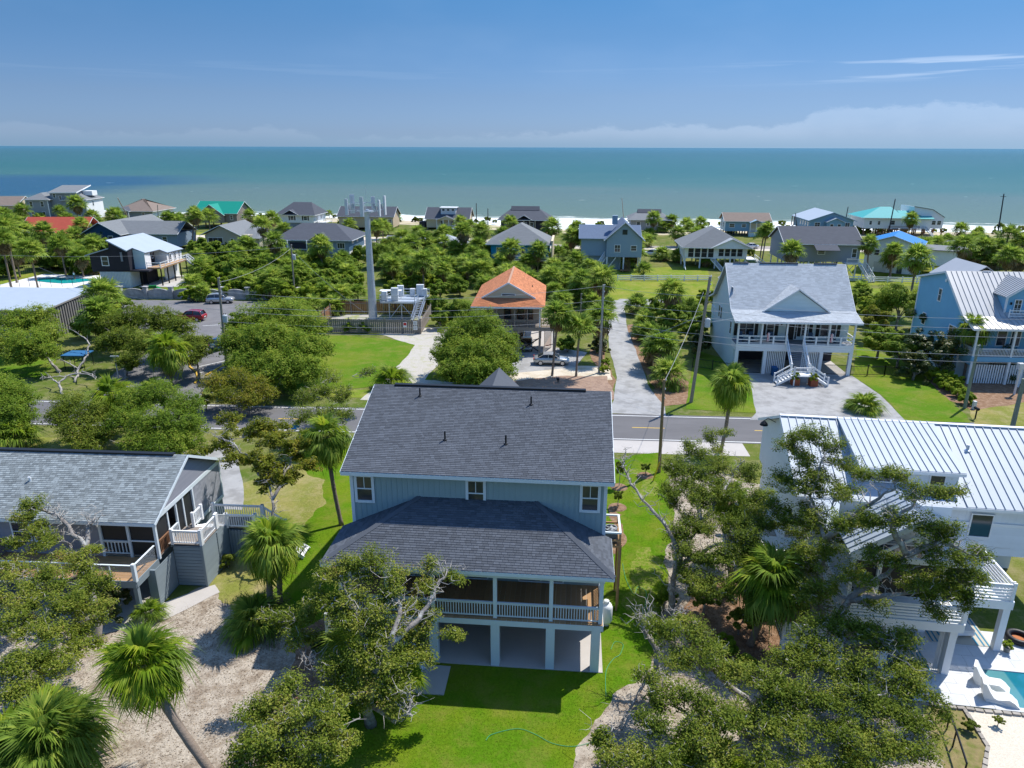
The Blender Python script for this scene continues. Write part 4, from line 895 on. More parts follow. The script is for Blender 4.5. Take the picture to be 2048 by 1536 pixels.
    # deck
    def deck(x0,x1,y0,y1):
        strips(H,'deck_board',[(x0,y0,zf),(x1,y0,zf),(x1,y1,zf),(x0,y1,zf)],(0,1,0),.28,offwhite,.05,.012)
        MB().box(x0-.03,x1+.03,y0-.06,y0-.003,zf-.45,zf+.05).build('deck_beam',white,H); MB().box(x1,x1+.06,y0,y1,zf-.45,zf+.05).build('deck_beam',white,H); MB().box(x0-.06,x0,y0,y1,zf-.45,zf+.05).build('deck_beam',white,H)
    deck(1.7,7.7,-14.3,-6.35); deck(7.8,11.2,-11.8,-6.4)
    rail(H,(1.8,-14.25,zf),(7.6,-14.25,zf),1.0,white,.14,'slats',True,.14); rail(H,(7.9,-11.75,zf),(11.1,-11.75,zf),1.05,white,.14,'slats',True,.16); rail(H,(11.1,-11.65,zf),(11.1,-8.2,zf),1.05,white,.14,'slats',True,.16)
    rail(H,(1.75,-14.15,zf),(1.75,-9.0,zf),1.0,white,.14,'slats',True,.14)
    posts(H,[(7.35,-14.05),(4.2,-14.05),(1.95,-14.05),(11.0,-11.6),(7.5,-10.5),(4.2,-10.0),(11,-8.2)],.04,zf-.45,.36,white,'deck_post')
    # stair landing at the left
    strips(H,'deck_board',[(-1.2,-14.6,1.55),(1.5,-14.6,1.55),(1.5,-13.0,1.55),(-1.2,-13.0,1.55)],(1,0,0),.28,offwhite,.05,.012)
    MB().box(-1.25,1.5,-14.66,-14.6,1.2,1.58).build('deck_beam',white,H); rail(H,(-1.1,-14.55,1.55),(1.4,-14.55,1.55),1.0,white,.14,'slats',True,.14); rail(H,(-1.1,-13.1,1.55),(-1.1,-14.45,1.55),1.0,white,.14,'slats',False)
    posts(H,[(-1.05,-14.5),(1.3,-14.5)],.03,1.2,.2,white,'deck_post')
    stairs(H,(1.5,-13.8,1.55),(1.7,-13.2,zf),1.2,white,9)
    strips(H,'deck_board',[(-1.0,-9.5,2.9),(1.6,-9.5,2.9),(1.6,-6.0,2.9),(-1.0,-6.0,2.9)],(1,0,0),.28,offwhite,.05,.012)
    rail(H,(-.95,-9.4,2.9),(1.5,-9.4,2.9),1.0,white,.14,'slats',True,.14)
    posts(H,[(-.9,-9.3),(-.9,-6.2)],.03,2.85,.2,white,'deck_post')
    return H
RH=right_house()
def pool_yard():
    # paved terrace of single pale slabs round the pool
    zt=.06; z_=zt
    t=thing('pool_terrace','pale stone paved terrace round the swimming pool at lower right','terrace',(0,0,0))
    d=Vector((math.cos(A3),math.sin(A3),0)); n=Vector((-d.y,d.x,0)); O=Vector((20.6,28.95,0))
    pave=mat('pale_stone_paver',(.55,.56,.565),.8,isl=.06,var=.08,vs=2)
    pw_,ph_=1.2,.8; meP=MB().box(-.594,.594,-.394,.394,0,.05).mesh('paver',pave); meE=MB().box(-.294,.294,-.394,.394,0,.05).mesh('paver',pave)
    for j in range(8):
        for i in range(-1,11):
            x=i*pw_+(.6 if j%2 else 0); y=j*ph_
            if y<2.9 and x>3.3: continue
            if x<-.5-.32*j+0 and j>3: pass
            c=O+d*(x+.6)+n*(y+.4); wide=not(y<2.9 and x+1.2>3.6)
            obj('paver',meP if wide else meE,t,(c.x-(0 if wide else d.x*.3),c.y-(0 if wide else d.y*.3),.012),(0,0,A3))
    # the pool
    p=thing('swimming_pool','turquoise swimming pool with a shallow ledge set in the pale terrace','swimming pool',(0,0,0))
    q=lambda x,y,z:tuple(O+d*x+n*y+Vector((0,0,z)))
    tile=mat('pool_plaster',(.20,.42,.44),.5,var=.06); tile2=mat('pool_ledge',(.36,.50,.50),.5,var=.06)
    b=MB(); X0,X1,Y0,Y1=3.7,13.5,.25,3.0
    b.poly([q(X0,Y0,.01),q(X1,Y0,.01),q(X1,Y1,.01),q(X0,Y1,.01)])
    cop=MB(); cop.bar(q(X0-.15,Y0-.15,.05),q(X1,Y0-.15,.05),.3,.06); cop.bar(q(X0-.15,Y1+.15,.05),q(X1,Y1+.15,.05),.3,.06); cop.bar(q(X0-.15,Y0,.05),q(X0-.15,Y1,.05),.3,.06); cop.build('coping',pave,p)
    b.build('pool_floor',tile,p); MB().poly([q(X0,Y0,.014),q(X0+1.6,Y0,.014),q(X0+1.6,Y1,.014),q(X0,Y1,.014)]).build('pool_ledge',tile2,p)
    w=bpy.data.materials.new('pool_water'); MATS['pool_water']=w; w.use_nodes=True; tt=w.node_tree; L=tt.links.new; bs=tt.nodes['Principled BSDF']; bs.inputs['Roughness'].default_value=.04
    g=nn(tt,'ShaderNodeNewGeometry'); v=nn(tt,'ShaderNodeVectorMath',operation='DOT_PRODUCT'); v.inputs[1].default_value=tuple(d); L(g.outputs['Position'],v.inputs[0])
    mr=nn(tt,'ShaderNodeMapRange',i_1=(O.dot(d)+X0+1.55),i_2=(O.dot(d)+X0+1.65)); L(v.outputs['Value'],mr.inputs[0]); no=nn(tt,'ShaderNodeTexNoise',i_Scale=1.2,i_Detail=3); L(g.outputs['Position'],no.inputs['Vector'])
    mx=nn(tt,'ShaderNodeMix',data_type='RGBA'); L(mr.outputs[0],mx.inputs[0]); mx.inputs[6].default_value=(.085,.24,.25,1); mx.inputs[7].default_value=(.008,.15,.20,1); L(mx.outputs[2],bs.inputs['Base Color'])
    bp=nn(tt,'ShaderNodeBump',i_Strength=.12,i_Distance=.1); L(no.outputs[0],bp.inputs['Height']); L(bp.outputs[0],bs.inputs['Normal'])
    MB().poly([q(X0,Y0,.03),q(X1,Y0,.03),q(X1,Y1,.03),q(X0,Y1,.03)]).build('water',w,p)
    # rope-thin stone edging and gravel
    ed=thing('stone_edging','line of rough grey edging stones between the terrace, the soil and the white gravel','edging',(0,0,0)); est=mat('edging_stone',(.33,.30,.26),.9,isl=.15,var=.15)
    def edge(p0,p1):
        a,b_=vv((*p0,0)),vv((*p1,0)); L_=(b_-a).length; k=max(1,int(L_/.4)); an=math.atan2((b_-a).y,(b_-a).x); me=cached('es',lambda:MB().box(-.18,.18,-.09,.09,0,.13).mesh('stone',est))
        for i in range(k): c=a+(b_-a)*((i+.5)/k); obj('stone',me,ed,(c.x,c.y,.0),(0,0,an+rng.uniform(-.1,.1)),(1,rng.uniform(.85,1.2),rng.uniform(.8,1.2)))
    edge((20.93,28.67),(25.5,27.96)); edge((22.52,28.48),(22.22,26.08)); edge((22.22,26.08),(20.86,24.28))
    patch('soil_bed',[(20.6,28.67),(22.43,28.41),(22.16,26.02),(20.47,23.77),(19.23,23.76),(19.95,26.82)],mat('thin_brown_turf',(.24,.19,.085),.95,col2=(.14,.15,.035),c2s=1.5,var=.3,vs=12,bump=.5,bs=30),.03,.03)
    patch('shell_gravel',[(22.58,28.41),(27.53,27.71),(24.2,23.28),(20.22,23.27),(22.27,26.05)],shellg,.032,.02)
    rl=thing('black_handrail','black metal handrail along the soil path below the pool terrace','handrail',(0,0,0))
    P=[(21.02,28.47),(20.91,27.13),(20.58,26.08),(19.97,24.28)]; MB().tube([(x,y,.95) for x,y in P],.05,6).build('rail',dark,rl)
    for x,y in P: MB().tube([(x,y,0),(x,y,.95)],.04,6).build('post',dark,rl)
pool_yard()
def lounger(p,rz,label):
    t=thing('pool_lounger',label,'lounger',(p[0],p[1],.05),rz,'white in-pool loungers'); m=mat('white_moulded_plastic',(.76,.75,.71),.4)
    top=[(-.86,1.0),(-.74,1.0),(-.52,.62),(-.30,.33),(-.12,.26),(.12,.33),(.36,.40),(.58,.30),(.76,.14),(.84,.08)]; bot=[(.84,.0),(.3,.0),(-.3,.0),(-.62,.0),(-.78,.30)]
    P=top+bot; n=len(P); b=MB()
    for y in (-.33,.33): b.v+=[(x,y,z) for x,z in P]
    b.f+=[tuple(range(n)),tuple(range(2*n-1,n-1,-1))]+[((i+1)%n,i,i+n,(i+1)%n+n) for i in range(n)]
    b.build('shell',m,t)
    MB().box(-.60,.28,-.36,-.335,.0,.16).build('base_trim',m,t)
lounger((24.85,30.05),rad(-38),'white moulded lounger in the pool, the nearer to the house of the pair'); lounger((24.6,28.98),rad(-24),'white moulded lounger in the pool, the nearer to the gravel of the pair')
def under_deck():
    rug=mat('striped_rug_cream',(.48,.44,.36),.95); rb=mat('striped_rug_blue',(.04,.19,.30),.95)
    for c,nm,(w,l) in ((rloc(9.3,-10.2,.075),'cream and blue striped outdoor rug under the white daybed',(3.2,2.6)),(rloc(5.6,-12.6,.075),'cream and blue striped outdoor rug under the raised deck by the egg chair',(2.4,3.0))):
        t=thing('outdoor_rug',nm,'rug',c,A3); MB().box(-w/2,w/2,-l/2,l/2,0,.012).build('rug_field',rug,t)
        for k in (-.46,-.38,-.28,.28,.38,.46): MB().box(w*k-.05,w*k+.05,-l/2+.02,l/2-.02,.012,.017).build('stripe',rb,t)
    t=thing('daybed','white cushioned daybed on the striped rug beside the pool','daybed',rloc(9.6,-10.0,.09),A3+rad(8)); MB().box(-.5,.5,-.95,.95,.18,.34).build('base',white,t); MB().box(-.48,.48,-.93,.93,.34,.5).build('cushion',offwhite,t)
    for x in (-.42,.42):
        for y in (-.85,.85): MB().box(x-.04,x+.04,y-.04,y+.04,0,.18).build('leg',white,t)
    t=thing('egg_chair','white wicker bucket chair under the raised deck','chair',rloc(4.6,-13.2,.08),0.4); MB().lathe((0,0,.35),[(.2,0),(.42,.1),(.48,.4),(.44,.8),(.40,.8),(.42,.4),(.3,.15),(.0,.12)],14).build('bucket',offwhite,t,True); MB().lathe((0,0,0),[(.3,0),(.28,.05),(.06,.1),(.06,.36)],10).build('foot',dark,t)
    t=thing('curtain','long pale curtain drawn back beside the deck post','curtain',rloc(6.85,-13.9,.1),A3)
    b=MB(); N=22
    for i in range(N): b.v+=[(.6*i/N,.05*math.sin(i*1.7),.0),(.6*i/N,.05*math.sin(i*1.7),2.65)]
    for i in range(N-1): b.f.append((2*i,2*i+2,2*i+3,2*i+1))
    b.build('curtain_cloth',offwhite,t)
    t=thing('curtain','pale curtain hanging further back under the raised deck','curtain',rloc(4.45,-10.0,.1),A3); o=obj('curtain_cloth',b.mesh('curtain_cloth',offwhite),t)
    t=thing('inner_tube','large black inner tube lying on the gravel beyond the pool terrace','inner tube',(*(28.74,33.64),.08)); b=MB(); N,M=20,8
    for i in range(N):
        a=6.283*i/N
        for j in range(M): c=6.283*j/M; R_=.55+.17*math.cos(c); b.v.append((R_*math.cos(a),R_*math.sin(a),.17+.17*math.sin(c)))
    for i in range(N):
        for j in range(M): b.f.append((i*M+j,((i+1)%N)*M+j,((i+1)%N)*M+(j+1)%M,i*M+(j+1)%M))
    b.build('tube_ring',dark,t,True); MB().lathe((0,0,.05),[(.37,0),(.37,.02)],16).build('liner',mat('orange_liner',(.40,.13,.04),.7),t)
    t=thing('potted_plant','small potted plant standing on the terrace near the inner tube','plant pot',(*(27.42,32.67),.06)); MB().lathe((0,0,0),[(.14,0),(.2,.32),(.17,.32),(.16,.28)],12).build('pot',mat('grey_pot',(.22,.22,.2),.7),t); obj('foliage',BUSH_POT(),t,(0,0,.45),sc=.28)
    t=thing('kettle_grill','covered black kettle grill at the corner of the pool terrace','grill',(*(20.98,30.06),.06)); MB().lathe((0,0,0),[(.05,.0),(.05,.5),(.3,.55),(.42,.75),(.42,.82),(.34,.98),(.12,1.06)],14).build('kettle',dark,t,True)
    for k in range(3): a=k*2.1; MB().bar((.1*math.cos(a),.1*math.sin(a),.55),(.33*math.cos(a),.33*math.sin(a),0),.03,.03).build('leg',dark,t)
    for (x,y),nm in ((rloc(9.8,-7.6)[:2],'blue cushioned deck chair on the raised deck, behind the rail'),):
        deck_chair((x,y,3.28),A3+2.6,nm,mat('blue_cushion',(.03,.14,.30),.8))
    patch('gravel_strip',[(27.91,33.94),(31.73,33.31),(30.8,32.07),(26.94,32.87)],gravelp,.02,.03)

# ---------------------------------------------------------------- houses across the road
def rocker(par,x,y,z,m):
    MB().box(x-.25,x+.25,y-.22,y+.25,z+.38,z+.43).build('chair_seat',m,par)
def white_house():
    H=thing('white_stilt_house','white stilt house with light grey shingle roof, front gable and forked stair across the road','house',(34.3,83.15,0),rad(-3.6))
    zf=3.85; x0,x1=-7.0,7.0; y0=.15; yw=2.5; yb=15.2; ze=6.7
    struct(MB().box(x0,x1,y0,yb,0,.05).build('slab',slabc,H))
    b=MB(); pr_=[(yw,zf-.9),(yb,zf-.9),(yb,6.6),(13,7.45),(7.7,12.35),(2.5,7.4)]
    for x in (x0,x1): b.v+=[(x,y,z) for y,z in pr_]
    n=len(pr_); b.f+=[tuple(range(n-1,-1,-1)),tuple(range(n,2*n))]+[(i,(i+1)%n,(i+1)%n+n,i+n) for i in range(n)]
    b.build('wall',paleM1,H)
    MB().box(x0,x0+.25,y0+1,yb,.05,2.95).build('side_wall',paleM1,H); MB().box(x0+.3,x1,6.5,yb,.05,2.95).build('ground_floor_wall',charcoal,H)
    MB().box(x0,x1,y0,y0+.12,2.95,zf-.02).build('deck_beam',white,H); MB().box(x0,x1,y0+.12,yw,zf-.12,zf).build('porch_floor',mat('grey_porch_floor',(.20,.21,.23),.8),H)
    MB().box(x0,x0+.12,y0+.12,yw,2.95,zf-.13).build('deck_beam',white,H); MB().box(x1-.12,x1,y0+.12,yw,2.95,zf-.13).build('deck_beam',white,H)
    posts(H,[(x,y0+.2) for x in (x0+.2,-3.4,3.3,x1-.2)],.05,2.95,.4,white,'pier')
    xs=[x0+.12,-4.07,-1.1,1.05,3.9,x1-.12]; posts(H,[(x,y0+.1) for x in xs],zf,ze-.12,.2,white,'porch_post')
    for a,b_ in ((xs[0],xs[1]),(xs[1],xs[2]),(xs[3],xs[4]),(xs[4],xs[5])):
        rail(H,(a+.1,y0+.1,zf),(b_-.1,y0+.1,zf),1.0,white,.14,'two',False); m=(a+b_)/2; MB().box(m-.1,m+.1,y0+.05,y0+.15,zf,zf+1).build('rail_post',white,H)
    rail(H,(x1-.12,y0+.3,zf),(x1-.12,yw,zf),1.0,white,.14,'two',False)
    # vertical slat panels under the house
    for a,b_ in ((-3.2,-.9),(1.1,3.1)):
        k=a
        while k<b_: MB().box(k,k+.13,y0+.3,y0+.36,.05,2.95).build('slat',white,H); k+=.22
    # iron gates
    for a,b_ in ((-6.7,-3.7),(3.6,6.7)):
        g=MB(); g.bar((a,y0+.25,1.3),(b_,y0+.25,1.3),.04,.05); g.bar((a,y0+.25,.15),(b_,y0+.25,.15),.04,.05); o=g.build('gate',dark,H); k=a
        s_=MB()
        while k<b_: s_.box(k,k+.025,y0+.24,y0+.27,.1,1.35); k+=.13
        s_.build('gate_bars',dark,o,kind='stuff')
    # front windows and door with black shutters
    shm=dark
    for c,w in ((-5.4,2.0),(-2.45,1.0),(1.75,.9),(4.55,2.0)):
        window(H,(c,yw-.005,5.2),'-y',w,1.75,white,(2 if w>1.5 else 1,2),.09)
        for s in (-1,1): MB().box(c+s*(w/2+.26)-.2,c+s*(w/2+.26)+.2,yw-.06,yw-.005,4.3,6.1).build('shutter',shm,H)
    door(H,(-.05,yw-.005,4.95),'-y',1.0,2.15,mat('black_door',(.03,.025,.025),.5)); window(H,(.68,yw-.005,4.95),'-y',.35,2.1,white,(1,2),.06,name='sidelight')
    for x in (-1.15,1.05): MB().box(x-.08,x+.08,yw-.2,yw-.02,5.7,6.05).build('wall_lantern',dark,H)
    # side windows
    for y,z,h in ((4.6,9.2,1.6),(10.5,5.6,1.7),(9.3,5.6,1.7),(3.6,5.0,1.7),(6.2,9.6,1.7)): window(H,(x0-.005,y,z),'-x',.85,h,white,(1,2),.08)
    # back corner porch on the left
    rail(H,(x0-.05,12.6,zf+.6),(x0-.05,15.1,zf+.6),1.0,white,.14,'two',True)
    # roof
    e=ze; X0,X1=-7.5,7.5; rf=[(-.3,e),(2.45,7.55),(7.7,12.5),(12.95,7.55),(15.6,e)]
    def sl(a,b_,nm):
        (ya,za),(yb_,zb)=a,b_
        P=[(X0,ya,za),(X1,ya,za),(X1,yb_,zb),(X0,yb_,zb)]
        if yb_>7.8: P=P[::1]
        MB().slab(P if yb_>ya else P[::-1],.14).build(nm,greyroof,H); return P
    A=sl(rf[0],rf[1],'porch_roof'); B=sl(rf[1],rf[2],'roof'); sl(rf[2],rf[3],'roof'); sl(rf[3],rf[4],'porch_roof')
    lm=mat('pale_roof_shingle',(.42,.45,.47),.9,isl=.13,var=.08,vs=.8)
    shingles(H,A,(1,0,0),.5,.16,lm,near=0,th=.015,seed=21); shingles(H,B,(1,0,0),.5,.16,lm,near=0,th=.015,seed=22)
    f=MB(); f.box(X0,X1,-.34,-.28,e-.2,e-.02)
    for x in (X0,X1):
        for a,b_ in zip(rf,rf[1:]): f.bar((x,a[0],a[1]-.1),(x,b_[0],b_[1]-.1),.05,.2)
    f.build('fascia',white,H)
    for a,b_ in ((-6.5,-4.6),(-3.2,1.6),(3.6,6.4)): MB().box(a,b_,7.56,7.84,12.47,12.6).build('ridge_vent',slateroof,H)
    # gable dormer
    xl,xr_,xm,yg=-3.75,4.35,.3,2.2; zb,za=7.5,10.3
    for P in ([(xl,yg+8,zb),(xl,yg-.25,zb),(xm,yg-.25,za),(xm,yg+8,za)],[(xr_,yg-.25,zb),(xr_,yg+8,zb),(xm,yg+8,za),(xm,yg-.25,za)]):
        P=[vv(p) for p in P]
        # cut where the main slope takes over
        def yroof(z): return 2.45+(z-7.55)*(5.25/4.95)
        Q=[]
        for p in P:
            if p.y>yg+4: p=Vector((p.x,yroof(p.z)+.05,p.z))
            Q.append(p)
        MB().slab(Q,.08).build('dormer_roof',greyroof,H); shingles(H,Q,(0,-1,0) if Q[0].x<0 else (0,1,0),.5,.16,lm,near=0,th=.015,seed=23)
    MB().slab([(xl+.35,yg,zb+.02),(xr_-.35,yg,zb+.02),(xm,yg,za-.26)],.1).build('dormer_gable',paleM1,H)
    f=MB(); f.bar((xl,yg-.26,zb-.05),(xm,yg-.26,za-.07),.06,.14); f.bar((xr_,yg-.26,zb-.05),(xm,yg-.26,za-.07),.06,.14); f.build('dormer_fascia',white,H)
    for zz in (8.0,8.5,9.0,9.5):
        w=(za-.3-zz)/(za-zb)*4.0; MB().box(xm-w*.93,xm+w*.93,yg-.025,yg,zz,zz+.03).build('lap_board',paleM1,H)
    # stair
    stairs(H,(-.05,-2.9,1.25),(-.05,y0,zf),1.9,white,14,tm=mat('grey_tread',(.33,.35,.38),.8))
    for s in (-1,1):
        rail(H,(-.05+s*1.0,-2.9,1.25),(-.05+s*1.0,y0,zf),1.0,white,.14,'two',True,.14)
    MB().box(-1.15,1.05,-4.3,-2.9,1.15,1.25).build('landing',white,H); posts(H,[(-1.05,-4.2),(.95,-4.2),(-1.05,-3.0),(.95,-3.0)],.03,1.15,.16,white,'landing_post')
    rail(H,(-1.1,-4.25,1.25),(1.0,-4.25,1.25),1.0,white,.14,'two',True,.14)
    for s in (-1,1):
        a=-.05+s*1.1; b_=-.05+s*2.9
        stairs(H,(b_,-3.6,.06),(a,-3.6,1.25),1.2,white,6)
        for y in (-4.25,-2.95): rail(H,(a,y,1.25),(b_,y,.08),1.0,white,.14,'two',True,.14)
    return H
white_house()
def wloc(x,y,z=0,o=(34.3,83.15),a=rad(-3.6)): return (o[0]+x*math.cos(a)-y*math.sin(a),o[1]+x*math.sin(a)+y*math.cos(a),z)
bluech=mat('blue_rocker',(.05,.09,.16),.6)
def rocking(x,lb,rz=0,m=bluech):
    t=thing('rocking_chair',lb,'chair',wloc(x,1.5,3.86),rad(-3.6)+rz)
    MB().box(-.26,.26,-.25,.25,.36,.42).build('seat',m,t); MB().bar((0,.25,.42),(0,.42,1.1),.52,.04).build('backrest',m,t)
    for s in (-.26,.26): MB().tube([(s,-.5,.1),(s,-.2,.02),(s,.2,.02),(s,.5,.1)],.025,5).build('rocker_rail',m,t); MB().bar((s,-.2,.02),(s,-.2,.62),.04,.04).build('leg',m,t); MB().bar((s,.22,.02),(s,.22,.42),.04,.04).build('leg',m,t); MB().box(s-.04,s+.04,-.3,.25,.62,.66).build('armrest',m,t)
rocking(-6.2,'blue rocking chair at the left end of the white house porch'); rocking(-4.9,'blue rocking chair second from the left on the white house porch'); rocking(-2.5,'dark rocking chair left of the door on the white house porch'); rocking(2.3,'dark rocking chair right of the door on the white house porch'); rocking(4.9,'blue rocking chair before the right windows of the white house porch')
for x,lb in ((-3.6,'small flag hanging by the left porch posts of the white house'),(3.85,'red and white flag hanging from the right porch post of the white house')):
    t=thing('flag',lb,'flag',wloc(x,.05,5.0),rad(-3.6)); MB().tube([(0,0,0),(.1,-.7,.5)],.02,5).build('flag_pole',white,t); 
    for k in range(4): MB().box(-.02+k*.07,.05+k*.07,-.62,-.6,-.6,.42-.0*k).build('flag_stripe',mat('red_cloth',(.45,.03,.03),.9) if k%2==0 else white,t)
def pot(p,lb,s=1,m=terracotta):
    t=thing('planter',lb,'planter',(p[0],p[1],.03)); MB().box(-.42*s,.42*s,-.42*s,.42*s,0,.85*s).build('pot',m,t); obj('foliage',BUSH['bright'][1],t,(0,0,1.05*s),sc=.62*s); return t
def bin_(p,lb,m,rz=0):
    t=thing('wheelie_bin',lb,'bin',(p[0],p[1],.03),rz); b=MB(); b.v+=[(-.24,-.28,0),(.24,-.28,0),(.24,.28,0),(-.24,.28,0),(-.3,-.36,1),(.3,-.36,1),(.3,.36,1),(-.3,.36,1)]; b.f+=[(3,2,1,0),(4,5,6,7),(0,1,5,4),(1,2,6,5),(2,3,7,6),(3,0,4,7)]; b.build('body',m,t)
    MB().slab([(-.32,-.4,1.02),(.32,-.4,1.02),(.32,.4,1.1),(-.32,.4,1.1)],.06).build('lid',m,t)
    for s in (-.25,.25): MB().tube([(s-.03,.3,.1),(s+.03,.3,.1)],.1,10).build('wheel',dark,t)
bin_(wloc(-2.2,-.3),'blue wheelie bin under the porch of the white house',mat('blue_plastic',(.015,.10,.26),.5))
# --- the blue house at the right edge
def blue_house():
    H=thing('blue_gable_house','sky blue house with grey metal roof and dormer at the right edge','house',(53.74,82.43,0),rad(-3.6))
    W=16; zf=3.35; yr,zr=5.6,12.05; yb,zb=12.2,10.35
    b=MB(); pr_=[(0,2.4),(12,2.4),(12,zb-.15),(yr,zr-.15),(0,7.5)]
    for x in (0,W): b.v+=[(x,y,z) for y,z in pr_]
    b.f+=[(4,3,2,1,0),(5,6,7,8,9)]+[(i,(i+1)%5,(i+1)%5+5,i+5) for i in range(5)]; b.build('wall',blueM2,H)
    MB().box(.05,W,.05,11.9,.0,2.4).build('ground_floor_wall',paleM1,H); MB().box(-.08,.1,-.08,.1,2.4,7.5).build('corner_board',white,H); MB().box(-.08,.1,11.9,12.08,2.4,10.1).build('corner_board',white,H)
    k=.3
    while k<7.0: MB().box(k,k+.16,-2.2,-2.14,.05,2.35).build('lattice_slat',white,H); k+=.28
    for y in (.6,1.5,2.4,3.3,4.2,5.1): MB().box(-.05,-.01,y,y+.14,.05,2.4).build('lattice_slat',white,H)
    gm=greymetal; X0,X1=-.35,W+.3
    P=[(X0,-.05,7.62),(X1,-.05,7.62),(X1,yr,zr),(X0,yr,zr)]; Q=[(X1,12.6,zb-.05),(X0,12.6,zb-.05),(X0,yr,zr),(X1,yr,zr)]
    MB().slab(P,.12).slab(Q,.12).build('roof',gm,H); strips(H,'roof_panel',[vv(p)+Vector((0,0,.03)) for p in P],(1,0,0),.62,gm,.02,rib=(.04,.07))
    E=[(X0,-2.75,6.75),(X1,-2.75,6.75),(X1,-.05,7.62),(X0,-.05,7.62)]; MB().slab(E,.12).build('porch_roof',gm,H); strips(H,'porch_panel',[vv(p)+Vector((0,0,.03)) for p in E],(1,0,0),.62,gm,.02,rib=(.04,.07))
    f=MB(); f.bar((X0,-.05,7.52),(X0,yr,zr-.1),.06,.24); f.bar((X0,12.6,zb-.15),(X0,yr,zr-.1),.06,.24); f.bar((X0,-2.75,6.65),(X0,-.05,7.52),.06,.2); f.box(X0,X1,-2.8,-2.74,6.55,6.74); f.build('fascia',white,H)
    MB().box(4.1,5.0,yr-.1,yr+.1,zr,zr+.08).build('ridge_cap',white,H)
    # cross gable behind the ridge
    gable_roof(H,1.6,7.8,yr+.4,13.4,10.6,12.65,'y',gm,.1,None,name='rear_gable_roof')
    # dormer
    xd,xe,xm,yd=4.2,9.4,6.8,.2; zd,za=9.95,11.75
    MB().box(xd+.35,xe-.35,yd+.3,yr,7.4,zd+.1).build('dormer_wall',blueM2,H); MB().slab([(xd+.35,yd+.29,zd-.1),(xe-.35,yd+.29,zd-.1),(xm,yd+.29,za-.25)],.1).build('dormer_gable',blueM2,H)
    for P in ([(xd,yr-.5,zd),(xd,yd-.1,zd),(xm,yd-.1,za),(xm,yr-.1,za)],[(xe,yd-.1,zd),(xe,yr-.5,zd),(xm,yr-.1,za),(xm,yd-.1,za)]):
        MB().slab(P,.1).build('dormer_roof',gm,H); strips(H,'dormer_panel',[vv(p)+Vector((0,0,.02)) for p in P],(0,1,0),.45,gm,.02,rib=(.04,.06))
    f=MB(); f.bar((xd,yd-.12,zd-.1),(xm,yd-.12,za-.1),.06,.2); f.bar((xe,yd-.12,zd-.1),(xm,yd-.12,za-.1),.06,.2); f.build('dormer_fascia',white,H)
    MB().box(xd+.28,xd+.46,yd+.22,yd+.4,7.5,zd-.05).build('corner_board',white,H); window(H,(5.9,yd+.28,8.8),'-y',.9,1.7,white,(2,3),.1); window(H,(7.6,yd+.28,8.8),'-y',.9,1.7,white,(2,3),.1)
    MB().box(5.0,5.14,yd+.1,yd+.28,9.0,9.3).build('wall_lantern',dark,H)
    rail(H,(xd+.3,-.6,7.75),(xe,-.6,7.75),.8,white,.14,'two',True)
    # windows on the side
    window(H,(-.005,2.1,5.0),'-x',1.9,2.0,white,(2,2),.12); window(H,(-.005,6.5,8.9),'-x',.85,1.7,white,(1,2),.1); window(H,(-.005,9.3,5.2),'-x',1.0,1.6,white,(1,2),.1)
    MB().lathe((0,0,0),[(.22,0),(.22,.06)],12).build('gable_vent',white,H,loc=(-.05,5.6,10.9),rot=(0,-rad(90),0))
    # porch
    MB().box(.2,W,-2.5,0,zf-.12,zf).build('porch_floor',greywood,H); MB().box(.2,W,-2.56,-2.5,zf-.55,zf+.02).build('porch_beam',blueM2,H); MB().box(.14,.2,-2.5,0,zf-1.0,zf+.02).build('porch_beam',blueM2,H)
    posts(H,[(.35,-2.4),(4.6,-2.4),(7.3,-2.4),(10,-2.4)],zf,6.65,.22,white,'porch_post'); posts(H,[(.35,-2.4),(4.6,-2.4),(7.3,-2.4)],0,zf-.5,.24,white,'pier')
    rail(H,(.45,-2.4,zf),(4.5,-2.4,zf),1.0,white,.16,'baluster',False,bw=.05); rail(H,(4.7,-2.4,zf),(7.2,-2.4,zf),1.0,white,.16,'baluster',False,bw=.05); rail(H,(.3,-2.3,zf),(.3,-.1,zf),1.0,white,.16,'baluster',False)
    for x in (2.5,4.6,6.2): window(H,(x,-.005,5.1),'-y',1.2,2.1,white,(1,2),.1)
    posts(H,[(5.6,-3.2),(6.8,-3.2)],0,2.2,.3,white,'pier')
blue_house()
